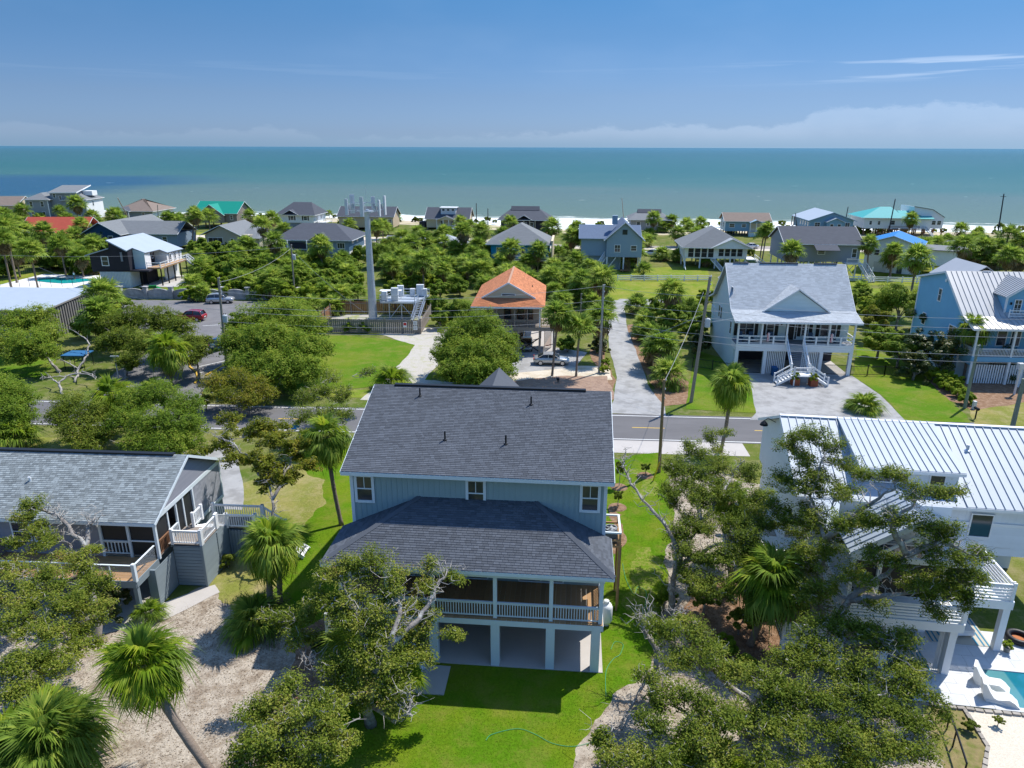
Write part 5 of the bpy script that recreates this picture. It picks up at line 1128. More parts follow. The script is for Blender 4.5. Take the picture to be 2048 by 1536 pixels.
# --- the orange roofed house behind the round tree
def orange_house():
    H=thing('orange_roof_house','tan raised house with orange hip and gable roof behind the round tree','house',(-.58,92.4,0),rad(-3.2))
    x0,x1=-4.4,4.35; zf=3.72; ze=6.5; zr=9.35; yb=14.8
    MB().box(x0,x1,2.6,yb,zf-.2,ze+.1).build('wall',tanside,H)
    for x in (-3.6,-2.9,-.2,1.6,2.8): window(H,(x,2.59,5.1),'-y',1.0,1.9,brownwood,(1,1),.08)
    MB().box(x0,x1,0,2.6,zf-.1,zf).build('porch_floor',greywood,H); MB().box(x0-.05,x1+2,-.05,.05,zf-.52,zf).build('deck_beam',greywood,H)
    MB().box(x1,x1+1.95,.05,5.5,zf-.12,zf).build('side_deck',greywood,H); rail(H,(x1+.1,.1,zf),(x1+1.9,.1,zf),1.0,mat('yellow_wood',(.46,.32,.10),.7),.3,'two',True); rail(H,(x1+1.9,.1,zf),(x1+1.9,5.4,zf),1.0,brownwood,.2,'balusters',True)
    posts(H,[(x,.08) for x in (x0+.1,-1.5,.9,2.6)],zf,ze,.18,greywood,'porch_post'); posts(H,[(x1-.1,.08)],zf,ze,.16,white,'porch_post')
    for a,b in ((x0+.15,-1.55),(-1.45,.85),(.95,2.55),(2.65,x1-.15)): rail(H,(a,.08,zf),(b,.08,zf),.95,greywood,.16,'baluster',False,bw=.06)
    pl=[(x,y) for x in (x0+.1,-1.4,1.4,x1-.1) for y in (.2,4.2,8.2,12.2)]; posts(H,pl,0,zf-.5,.24,greywood,'pile'); posts(H,[(x1+1.8,.2),(x1+1.8,5.2)],0,zf-.5,.24,polewood,'pile')
    struct(MB().box(x0,x1+2,0,yb,0,.05).build('slab',slabc,H))
    MB().bar((x1-.1,.2,.3),(1.4,.2,2.2),.1,.14).build('brace',dark,H); MB().bar((1.4,.2,.3),(x1-.1,.2,2.2),.1,.14).build('brace',dark,H)
    m=orangeroof; yg=1.4; zg=7.33; hw=4.9; g=3.45
    X=lambda s:s*hw
    for s in (-1,1):
        P=[(X(s),-.4,ze),(X(s),yb+.4,ze),(0,yb+.4,zr),(0,yg,zr),(s*g,yg,zg)]
        if s<0: P=P[::-1]
        MB().slab(P,.12).build('roof',m,H); shingles(H,P,(0,s,0),.6,.2,m,near=0,th=.02,seed=31+s)
    P=[(-hw,-.4,ze),(hw,-.4,ze),(g,yg,zg),(-g,yg,zg)]; MB().slab(P,.12).build('skirt_roof',m,H); shingles(H,P,(1,0,0),.6,.2,m,near=0,th=.02,seed=33)
    MB().slab([(-g+.1,yg+.02,zg),(g-.1,yg+.02,zg),(0,yg+.02,zr-.12)],.1).build('gable',cream,H)
    f=MB(); f.bar((-g-.15,yg-.1,zg-.02),(0,yg-.1,zr-.0),.1,.2); f.bar((g+.15,yg-.1,zg-.02),(0,yg-.1,zr-.0),.1,.2); f.box(-hw,hw,-.45,-.39,ze-.2,ze-.01); f.build('fascia',white,H)
    MB().box(-.95,.95,yg-.03,yg,zg+.28,zg+.58).build('vent_frame',white,H); MB().box(-.85,.85,yg-.05,yg-.03,zg+.34,zg+.52).build('gable_vent',dark,H)
    MB().bar((0,yg,zr+.03),(0,yb+.4,zr+.03),.3,.05).build('ridge_cap',mat('pale_ridge_cap',(.42,.25,.17),.9),H)
    vent_pipe(H,3.0,8,ze+(zr-ze)*(1-3.0/hw),.3)
    stairs(H,(x1+1,3.4,.1),(x1+1,.3,zf),1.0,brownwood)
orange_house()
# --- charcoal and white house on the left with the white sloping roof
def black_house():
    H=thing('charcoal_and_white_house','charcoal and white raised house with white sloping roof beyond the parking lot wall','house',(0,0,0))
    k=.46; Z=lambda x:9.3-k*(x+78.3)
    P=[(-78.3,138.4),(-74.15,137.5),(-74.5,140.4),(-72.3,140.8),(-72.1,146.3),(-70.7,146.6),(-70.4,153.3),(-77.9,152.2)]
    MB().slab([(x,y,Z(x)) for x,y in P],.22).build('roof',whiteroof,H)
    # walls: upper front in charcoal
    def wallq(pts,m,nm='wall'): MB().slab(pts,.15).build(nm,m,H)
    wallq([(-82.3,139.0,3.4),(-74.5,138.35,3.4),(-74.5,138.35,7.3),(-78.1,138.65,9.0),(-78.1,138.65,7.6),(-82.3,139.0,6.4)],blackside)
    wallq([(-74.5,138.35,3.4),(-74.6,140.5,3.4),(-74.6,140.5,7.45),(-74.5,138.35,7.3)],blackside)
    wallq([(-74.6,140.5,3.4),(-72.5,140.7,3.4),(-72.5,140.7,6.5),(-74.6,140.5,7.45)],paleM1)
    wallq([(-72.5,140.7,3.4),(-72.6,143.2,3.4),(-72.6,143.2,6.5),(-72.5,140.7,6.5)],white)
    wallq([(-73.6,143.2,3.4),(-73.5,146.6,3.4),(-73.5,146.6,6.9),(-73.6,143.2,6.9)],blackside)
    wallq([(-73.5,146.6,3.4),(-71.0,146.7,3.4),(-71.0,146.7,5.9),(-73.5,146.6,6.9)],paleM1)
    wallq([(-71.0,146.7,3.4),(-70.8,153.0,3.4),(-70.8,153.0,5.8),(-71.0,146.7,5.8)],white)
    wallq([(-82.3,152.5,3.4),(-82.3,139.0,3.4),(-82.3,139.0,6.4),(-82.3,152.5,6.4)],blackside)
    MB().slab([(-83.0,138.5,6.35),(-78.2,138.2,7.75),(-78.0,152,7.75),(-82.9,152.5,6.35)],.2).build('lower_roof',whiteroof,H)
    MB().box(-82.2,-71.2,139,152.8,3.1,3.4).build('floor_slab',charcoal,H)
    window(H,(-79.3,138.75,5.2),rad(-4),1.5,1.9,white,(1,2),.14)
    for y,z,h in ((144.2,5.0,1.5),(145.8,5.3,1.2)): window(H,(-73.55,y,z),'+x',.8,h,white,(1,2),.12)
    for y in (147.9,150.0,152.0): window(H,(-70.85,y,4.6),'+x',.8,1.7,glass if False else white,(1,2),.1)
    MB().box(-75.9,-75.5,138.2,138.3,5.2,7.0).build('vent_pipe',mat('grey_vent_pipe',(.25,.25,.28),.6),H)
    # ground floor
    wallq([(-81.0,139.2,0),(-74.9,138.7,0),(-74.9,138.7,3.1),(-81.0,139.2,3.1)],paleM1,'ground_floor_wall')
    for i in range(20): x=-80.9+i*.3; MB().box(x,x+.15,138.55-.082*(x+74.9),138.65-.082*(x+74.9),0,3.05).build('slat',white,H)
    wallq([(-74.9,138.7,0),(-74.7,142.0,0),(-74.7,142.0,3.1),(-74.9,138.7,3.1)],offwhite,'ground_floor_wall')
    MB().box(-77,-73.5,142.5,147,0,3.1).build('garage_bay',blackside,H); wallq([(-72.0,147,0),(-71.8,153,0),(-71.8,153,3.1),(-72.0,147,3.1)],white,'ground_floor_wall')
    # deck on the right side
    MB().slab([(-72.4,140.8,3.6),(-69.6,140.6,3.6),(-69.3,152.6,3.6),(-71,152.6,3.6)],.25).build('deck',wood,H)
    rail(H,(-72.3,140.75,3.6),(-69.7,140.65,3.6),1.0,white,.2,'two',True); rail(H,(-69.65,140.7,3.6),(-69.3,152.5,3.6),1.0,white,.2,'two',True)
    for i in range(1,6): MB().box(-.04,.04,-.04,.04,0,1).build('rail_post',white,H,loc=(-69.65+.06*i,140.7+2*i,3.6))
    posts(H,[(-69.75,140.8),(-69.7,143.5),(-69.6,146.2),(-69.5,148.8),(-69.4,151.5),(-73.6,140.6),(-73.4,142.2)],0,3.4,.2,dark,'deck_post')
    stairs(H,(-65.2,152.0,.1),(-69.2,152.0,3.6),1.2,white); rail(H,(-69.2,151.4,3.6),(-65.2,151.4,.1),1.0,white,.3,'two',True); rail(H,(-69.2,152.6,3.6),(-65.2,152.6,.1),1.0,white,.3,'two',True)
    struct(MB().box(-74,-66.5,139.5,153,0,.05).build('slab',concrete,H))
black_house()
# --- metal shed and the public pool
def metal_shed():
    H=thing('metal_shed','long low metal shed with pale ridged roof and grey ribbed walls at left edge','shed',(-66.1,98.2,0),rad(-3))
    L=22; P=[(-L,0,4.4),(0,0,4.4),(-.5,13,5.1),(-L,13,5.1)]
    MB().slab(P,.12).build('roof',whiteroof,H)
    strips(H,'roof_panel',[vv(p)+Vector((0,0,.03)) for p in P],(0,1,0),1.6,whiteroof,.02,rib=(.06,.05))
    gw=mat('grey_brown_cladding',(.26,.24,.225),.6,var=.06)
    MB().box(-L,-.3,.25,12.8,0,4.3).build('wall',gw,H)
    k=-L+.1
    while k<-.5: MB().box(k,k+.12,.17,.25,0,4.28).build('wall_rib',gw,H); k+=.55
    k=.4
    while k<12.6: MB().box(-.3,-.2,k,k+.12,0,4.3+.04*k).build('wall_rib',mat('dark_rib',(.11,.10,.10),.6),H); k+=.55
    MB().bar((-L,-.02,4.3),(0.02,-.02,4.3),.08,.2).build('gutter',gw,H); MB().bar((0.0,0,4.3),(-.5,13,5.0),.08,.2).build('gutter',gw,H)
metal_shed()
def public_pool():
    t=thing('pool_deck','white concrete deck of the fenced public pool behind the metal shed','terrace',(0,0,0)); pts=[(-102.96,133.37),(-79.97,134.71),(-87.9,151.81),(-101.49,153.47)]
    MB().slab([(x,y,.1) for x,y in pts],.1).build('slab',mat('white_deck',(.66,.65,.64),.8,var=.05),t)
    p=thing('swimming_pool','curved turquoise public pool in its white deck behind the metal shed','swimming pool',(0,0,0))
    q=[(-98.09,145.08),(-98.89,147.98),(-97.03,149.21),(-93.54,148.67),(-90.25,147.53),(-88,148.16),(-85.8,147.02),(-87.58,144.68),(-88.64,142.98),(-90.82,142.39),(-94.5,143.44)]
    MB().slab([(x,y,.13) for x,y in q],.03).build('water',mat('public_pool_water',(.012,.34,.34),.08,var=.08,vs=.3),p)
    f=thing('chain_link_fence','dark chain link fence round the public pool','fence',(0,0,0)); L=[(-106.96,138.9),(-95.25,139.08),(-82.23,138.76)]
    for a,b in zip(L,L[1:]):
        n=6
        for i in range(n+1): x=a[0]+(b[0]-a[0])*i/n; y=a[1]+(b[1]-a[1])*i/n; MB().tube([(x,y,0),(x,y,1.8)],.04,5).build('post',dark,f)
        MB().tube([(*a,1.75),(*b,1.75)],.03,5).build('top_rail',dark,f)
    L=[(-114.23,148.92),(-106.22,152.75),(-105.72,155.33),(-103.09,156.03)]
    for a,b in zip(L,L[1:]):
        for i in range(5): x=a[0]+(b[0]-a[0])*i/5; y=a[1]+(b[1]-a[1])*i/5; MB().tube([(x,y,0),(x,y,1.6)],.03,5).build('post',dark,f)
        MB().tube([(*a,1.6),(*b,1.6)],.025,5).build('top_rail',dark,f)
    t=thing('person','person in white top standing at the far edge of the public pool','person',(*(-90.95,146.93),.13))
    sk=mat('skin',(.30,.17,.11),.6); b=MB(); b.tube([(0,0,.85),(0,0,1.1),(0,.02,1.3),(0,0,1.42),(0,0,1.5)],[.15,.13,.17,.13,.055],8); b.lathe((0,0,1.5),[(.05,0),(.09,.06),(.1,.14),(.08,.22),(.03,.26)],8)
    for s in (-1,1): b.tube([(s*.08,0,.9),(s*.09,-.02,.48),(s*.1,.02,.06),(s*.1,-.14,.03)],[.085,.06,.045,.035],6); b.tube([(s*.17,0,1.4),(s*.24,.02,1.12),(s*.25,-.06,.86)],[.05,.04,.03],6)
    b.build('body',sk,t,True); MB().tube([(0,0,.86),(0,0,1.1),(0,.02,1.3),(0,0,1.44)],[.165,.145,.185,.12],8).build('top',white,t,True); MB().tube([(0,0,.7),(0,0,.92)],[.19,.165],8).build('shorts',dark,t)
public_pool()

paleblue=mat('pale_dusty_siding',(.28,.37,.45),.8,var=.06,stretch=(1,1,8),vs=1.5)
# ---------------------------------------------------------------- houses towards the beach
def piles(H,x0,x1,y0,y1,z,nx,ny,m,w=.3): posts(H,[(x0+(x1-x0)*i/(nx-1),y0+(y1-y0)*j/(ny-1)) for i in range(nx) for j in range(ny)],0,z,w,m,'pile')
def far(name,label,o,rot,w,d,z0,ze,wm): 
    H=thing(name,label,'house',(o[0],o[1],0),rad(rot)); MB().box(-w/2,w/2,0,d,z0,ze).build('wall',wm,H); return H
def wins(H,L,fm=white,n='-y',y=-.005,mull=(1,2)):
    for x,z,w,h in L: window(H,(x,y,z) if n in('-y','+y') else (y,x,z),n,w,h,fm,mull,.12)
def beach_row():
    H=far('beige_cottage','small beige gabled cottage cut off by the left edge of the view','beach cottage' and (-203,282),2,22,12,1.2,4.6,beige); gable_roof(H,-11.5,11.5,-.6,12.6,4.5,7.6,'x',brownroof); H['category']='house'
    gable_walls(H,-10.9,10.95,.02,11.98,4.3,4.5,7.4,'x',cream,'gable_wall'); wins(H,[(-4,3.2,1.2,1.4),(2,3.2,1.2,1.4),(7,3.2,1.2,1.4)])
    # three storey
    H=thing('three_storey_house','tall grey three storey beach house with pale roofs at far left','house',(-165.8,263.5,0),rad(5))
    MB().box(-9.8,-2.2,1,15,.6,8.0).build('left_wing_wall',greyside,H); MB().box(2.2,10.2,2.5,16,.6,7.8).build('right_wing_wall',greyside,H); MB().slab([(10.22,2.5,.6),(10.22,16,.6),(10.22,16,7.8),(10.22,2.5,7.8)],.02).build('pale_side_face',white,H)  # white sheet paints sunlight onto the grey right wall
    MB().box(-2.1,7.0,3.2,14,.6,10.3).build('tower_wall',greyside,H)
    hip_roof(H,-10.4,-1.4,.4,15.6,8.0,10.2,midroof,axis='y'); hip_roof(H,1.6,10.8,1.9,16.6,7.8,10.0,midroof,axis='y')
    MB().slab([(-2.7,2.6,10.35),(7.5,2.6,10.35),(7.5,14.5,12.4),(-2.7,14.5,12.4)],.2).build('tower_roof',midroof,H); MB().bar((7.5,2.6,10.25),(7.5,14.5,12.3),.1,.35).build('fascia',white,H); MB().bar((-2.7,2.6,10.25),(7.5,2.6,10.25),.1,.3).build('fascia',white,H)
    MB().box(7.2,10.5,8,12,9.0,10.6).build('roof_deck_parapet',white,H)
    wins(H,[(-8,6.4,1.2,2.0),(-4.2,6.4,1.2,2.0),(-8,2.8,1.2,2.0),(-4.2,2.8,1.2,2.0)],y=.99); wins(H,[(-.6,9.2,1,1.6),(1.4,8.4,1,1.6),(3.6,7.6,1,1.6),(.4,5.6,1,1.6),(2.2,4.6,1,1.6),(4.4,3.4,1,1.6)],y=3.19); wins(H,[(4.5,6.2,1,1.8),(7.5,3,1,1.8)],y=2.49)
    wins(H,[(8,6.2,1.1,1.8),(9,2.6,1.1,1.8)],n='+x',y=10.24)
    for x in (-9.8,-2.2,10.1): MB().box(x-.12,x+.12,.92 if x<0 else 2.42,1.1 if x<0 else 2.6,.6,7.9).build('corner_board',white,H)
    # brown hip
    H=far('brown_hip_house','grey beach house with brown hip roof and small white entry gable','h' and (-136.5,262.5),-3,13.5,15,1.4,4.2,greyside); hip_roof(H,-7.6,7.6,-.8,15.8,4.2,8.0,brownroof); piles(H,-6.5,6.5,.3,14,1.4,5,3,charcoal)
    MB().slab([(6.77,0,1.4),(6.77,15,1.4),(6.77,15,4.2),(6.77,0,4.2)],.02).build('pale_side_face',white,H)  # thin white sheet over the right side of the grey walls
    gable_roof(H,-5.6,-.6,-2.2,4,4.3,5.7,'y',slateroof,.12,white,name='entry_roof'); MB().slab([(-5.4,-2.1,4.3),(-.8,-2.1,4.3),(-3.1,-2.1,5.55)],.1).build('entry_gable',white,H); posts(H,[(-5.3,-2),(-.9,-2)],.0,4.3,.2,white,'porch_post'); MB().box(-5.6,-.6,-2.2,0,1.2,1.4).build('porch_floor',white,H)
    wins(H,[(-3,2.9,1.2,1.5),(3.4,2.9,1.2,1.6)]); rail(H,(-5.3,-2.1,1.4),(-.9,-2.1,1.4),.9,white,.3,'two'); stairs(H,(-9.5,-1.2,.1),(-5.6,-1.2,1.4),1.2,greywood)
    # green roof
    H=far('green_roof_house','brown shingled beach house on piles with bright green metal roof','h' and (-100.3,246),-6,14.5,11,1.9,5.0,greywood); gable_walls(H,-7.25,7.25,.02,10.98,4.9,5.0,8.3,'x',greywood,'gable_wall')
    gable_roof(H,-8.2,7.9,-.7,11.7,4.95,8.55,'x',greenroof,.12,white); gable_roof(H,-6.0,3.6,-1.6,6,4.5,7.95,'y',greenroof,.12,white,name='cross_roof'); MB().slab([(-5.6,-1.0,1.9),(3.2,-1.0,1.9),(3.2,-1.0,4.6),(-1.2,-1.0,7.7),(-5.6,-1.0,4.6)],.9).build('front_gable',greywood,H)
    wins(H,[(5.4,3.6,1.0,1.6)]); wins(H,[(4,3.6,1.2,1.6)],n='+x',y=7.26); piles(H,-7,7,.3,10.6,1.9,6,3,brownwood)
    # white with slate roof
    H=far('white_slate_roof_house','white beach house with dark slate roof above a grey garage','h' and (-71.8,241),-6,12,11,2.4,5.0,white); MB().box(-4,5.8,.3,10,0,2.4).build('ground_floor_wall',greyside,H); hip_roof(H,-7,6.8,-.8,11.8,5.0,8.7,slateroof,ridge=(-2.6,3.6)); gable_roof(H,-4.5,1.2,-1.0,4,5.05,6.6,'y',slateroof,.1,white,name='entry_roof')
    for x in (-1.4,3.2): wins(H,[(x,3.9,1.3,1.4)]); [MB().box(x+s*.95-.2,x+s*.95+.2,-.06,-.005,3.2,4.6).build('shutter',dark,H) for s in (-1,1)]
    wins(H,[(3,3.9,1.1,1.5),(7,3.9,1.1,1.5)],n='+x',y=6.01); MB().box(6,9,3,9,2.1,2.3).build('deck',white,H); rail(H,(6.1,3,2.3),(9,3,2.3),1,white,.3,'two'); rail(H,(9,3,2.3),(9,9,2.3),1,white,.3,'two'); posts(H,[(8.9,3.2),(8.9,8.8)],0,2.1,.2,white,'deck_post')
    # beige long
    H=far('beige_long_house','long beige beach house with charcoal gable roof behind the cell tower','h' and (-48.6,240.5),-4,18.2,9.5,1.0,4.6,beige); gable_walls(H,-9.1,9.1,.02,9.48,4.5,4.6,7.2,'x',beige,'gable_wall'); gable_roof(H,-9.7,9.7,-.6,10.1,4.55,7.45,'x',slateroof,.12,white)
    wins(H,[(-7,3.1,1.2,1.5),(-4.2,3.1,1.2,1.5),(2,3.1,1.0,1.5),(8,3.1,1.4,1.4)]); door(H,(5.8,-.005,2.6),'-y',1.1,2.3,brownwood); piles(H,-8.8,8.8,.3,9.2,1.0,7,3,greywood); stairs(H,(5.8,-2.4,.05),(5.8,0,1.0),1.3,greywood)
    # clerestory
    H=far('clerestory_house','cream beach house with dark roof, rooftop window box and white porch gable','h' and (-21.6,240.5),-5,14,10,1.0,3.9,cream); gable_walls(H,-7,7,.02,9.98,3.8,3.9,7.0,'x',cream,'gable_wall'); gable_roof(H,-7.6,7.6,-.7,10.7,3.85,7.2,'x',slateroof,.12,white)
    MB().box(-2.4,2.6,1.6,5,5.2,7.2).build('clerestory_wall',offwhite,H); MB().box(-2.8,3.0,1.2,5.4,7.2,7.4).build('clerestory_roof',offwhite,H); [window(H,(x,1.59,6.6),'-y',1.0,.8,white,(1,1),.1) for x in (-1.5,.1,1.7)]
    gable_roof(H,-3.4,3.2,-2.6,3,3.7,5.0,'y',slateroof,.1,white,name='porch_roof'); MB().slab([(-3.2,-2.4,3.7),(3.0,-2.4,3.7),(-.1,-2.4,4.85)],.1).build('porch_gable',cream,H); posts(H,[(-3.1,-2.4),(-1,-2.4),(.9,-2.4),(2.9,-2.4)],.0,3.7,.2,white,'porch_post'); MB().box(-3.3,3.1,-2.5,0,.8,1.0).build('porch_floor',white,H); rail(H,(-3,-2.4,1),(2.9,-2.4,1),1,white,.25,'two'); wins(H,[(-1.8,2.5,1.2,1.6),(1.8,2.5,1.2,1.6),(5.3,2.5,1.2,1.4)]); MB().box(-9.6,-7.6,.5,3.5,0,2.8).build('storage_box',charcoal,H); piles(H,-6.7,6.7,.3,9.6,1.0,5,3,greywood)
    # dark hip
    H=far('plum_hip_house','dark plum beach house with slate hip roof and lit white porch','h' and (3.6,226),-5,14.6,12,1.6,5.0,charcoal); hip_roof(H,-8.4,8.4,-.9,12.9,5.0,8.0,slateroof,ridge=(-4.4,4.4)); gable_roof(H,-4.5,4.5,4.6,7.4,7.5,8.7,'x',slateroof,.1,None,name='upper_roof'); gable_roof(H,-2.4,2.4,-1.1,4,5.15,6.5,'y',slateroof,.1,white,name='porch_gable_roof')
    MB().box(-2.6,3.6,-.9,.0,1.4,1.6).build('porch_floor',offwhite,H); posts(H,[(-2.5,-.8),(0,-.8),(1.8,-.8),(3.5,-.8)],0,5.0,.2,cream,'porch_post'); rail(H,(0,-.85,1.6),(3.5,-.85,1.6),1,cream,.25,'two'); wins(H,[(-1.4,3.4,1.1,1.7),(.4,3.4,1,1.7),(2.4,3.4,1.2,1.7)]); wins(H,[(-5.4,3.4,1.1,1.5)]); piles(H,-7,7,.3,11.5,1.6,5,3,brownwood)
    # grey white
    H=far('pale_grey_house','pale grey beach house with slate hip roof behind the palms','h' and (44.3,234),-6,12,11,1.0,4.4,greyside); hip_roof(H,-7,7,-.9,11.9,4.4,6.6,midroof,ridge=(-3.5,3.5)); gable_roof(H,-3.8,3.9,4,7,6.2,7.3,'x',slateroof,.1,None,name='upper_roof'); wins(H,[(-3.6,3.0,1.4,1.4),(-.6,3.0,1,1.2),(3,3,1.2,1.4)]); MB().box(-11,-6.4,2,8,1.0,1.2).build('deck',white,H); rail(H,(-11,2,1.2),(-6.4,2,1.2),1,white,.3,'two'); rail(H,(-11,2,1.2),(-11,8,1.2),1,white,.3,'two')
    # blue with brown roof
    H=far('blue_brown_roof_house','light blue beach house on dark piles with brown roof and cream porch','h' and (72.6,224),-6,13.2,9,1.9,5.0,seablue); gable_walls(H,-6.6,6.6,.02,8.98,4.9,5.0,7.0,'x',seablue,'gable_wall'); gable_roof(H,-7.2,7.3,-.6,9.6,4.95,7.2,'x',brownroof,.12,white); MB().slab([(-6.62,9,1.9),(-6.62,0,1.9),(-6.62,0,5),(-6.62,9,5)],.02).build('pale_side_face',paleM1,H)
    wins(H,[(-4.6,3.6,1.7,1.2),(-1,3.6,1.4,1.1)]); wins(H,[(3,3.6,1.1,1.6),(6,3.6,1.1,1.6)],n='-x',y=-6.65); gable_roof(H,.4,4.4,-1.8,2,4.7,5.5,'y',seablue,.1,white,name='porch_roof'); posts(H,[(.6,-1.7),(2.4,-1.7),(4.2,-1.7)],1.9,4.7,.18,white,'porch_post'); MB().box(.4,4.4,-1.8,0,1.7,1.9).build('porch_floor',cream,H); MB().box(.7,4.1,-.03,-.01,2.2,4.3).build('porch_wall',cream,H); MB().box(.4,4.4,-1.7,-.2,0,1.7).build('porch_base',paleM1,H); rail(H,(.6,-1.7,1.9),(4.2,-1.7,1.9),.9,white,.25,'two'); piles(H,-6.3,6.3,.3,8.6,1.9,6,3,charcoal); stairs(H,(6.8,-2.6,.1),(4.4,-1.6,1.9),1.1,white)
    # white roof blue
    H=thing('white_roof_blue_house','dusty blue beach house with bright white metal gable roof','house',(97.6,221.5,0),rad(-5)); w=13
    gable_walls(H,-6.5,6.3,0,17,2.4,5.5,7.7,'y',seablue); gable_roof(H,-7.2,7.0,-.7,17.7,5.45,7.95,'y',whiteroof,.14,seablue,seam=None); gable_roof(H,-2.3,3.2,-2.2,3,5.2,6.4,'y',whiteroof,.1,white,name='bay_roof'); gable_walls(H,-2,2.9,-1.8,.2,2.2,5.1,6.2,'y',seablue,'bay_wall'); wins(H,[(-4.3,4.2,1.7,1.4),(4.6,4.2,1.5,1.4)],mull=(2,2)); wins(H,[(-.6,3.9,1.1,1.5),(1.6,3.9,1.1,1.5)],y=-1.81); wins(H,[(2,4.2,1,1.4),(4.5,4.2,1,1.4),(7,4.2,1,1.4),(9.5,4.2,1,1.4)],n='-x',y=-6.51)
    posts(H,[(-6.8,12),(-6.8,17),(-6.4,.3),(-6.4,4),(-6.4,8),(-2,.3),(2,.3),(6,.3),(6,8)],0,2.4,.3,brownwood,'pile'); posts(H,[(-7,15),(-7,17.4)],2.4,5.5,.25,brownwood,'porch_post')
    # teal
    H=thing('teal_roof_house','long white beach house on piles with teal metal roofs','house',(121,226,0),rad(-6))
    MB().box(-11,9,0,12,2.6,5.9).build('wall',white,H); hip_roof(H,-12,1,-.8,12.8,5.9,8.8,tealroof,ridge=(-4.6,-1.4)); MB().slab([(.6,-.7,5.75),(9.5,-.7,5.75),(9.5,6,7.7),(.6,6,7.7)],.15).build('lower_roof',tealroof,H)
    b=MB(); b.v+=[(x,y,z) for y in (1.6,12) for x,z in ((6.6,2.6),(13.2,2.6),(13.2,6.0),(9.5,8.3),(4.0,9.2),(4.0,7.4),(6.6,6.4))]; n=7; b.f+=[tuple(range(n)),tuple(range(2*n-1,n-1,-1))]+[((i+1)%n,i,i+n,(i+1)%n+n) for i in range(n)]; b.build('shed_wall',white,H); MB().bar((3.8,1.5,9.3),(9.5,1.5,8.4),.15,.2).build('fascia',midroof,H); MB().bar((9.5,1.5,8.4),(13.4,1.5,6.05),.15,.2).build('fascia',midroof,H)
    wins(H,[(-9,4.3,.9,1.3),(-6.5,4.3,.9,1.3),(-2.4,4.4,1.4,1.4)]); wins(H,[(10.4,4.4,1.3,1.4),(12,4.4,1.3,1.4)],y=1.59); piles(H,-10.7,12.6,.3,11.6,2.6,9,3,brownwood); MB().box(-4,8,-1.6,0,2.3,2.5).build('deck',brownwood,H); rail(H,(-4,-1.55,2.5),(5,-1.55,2.5),1,brownwood,.3,'two'); stairs(H,(9.2,-4.6,.1),(7.0,-.2,3.4),1.2,white)
beach_row()
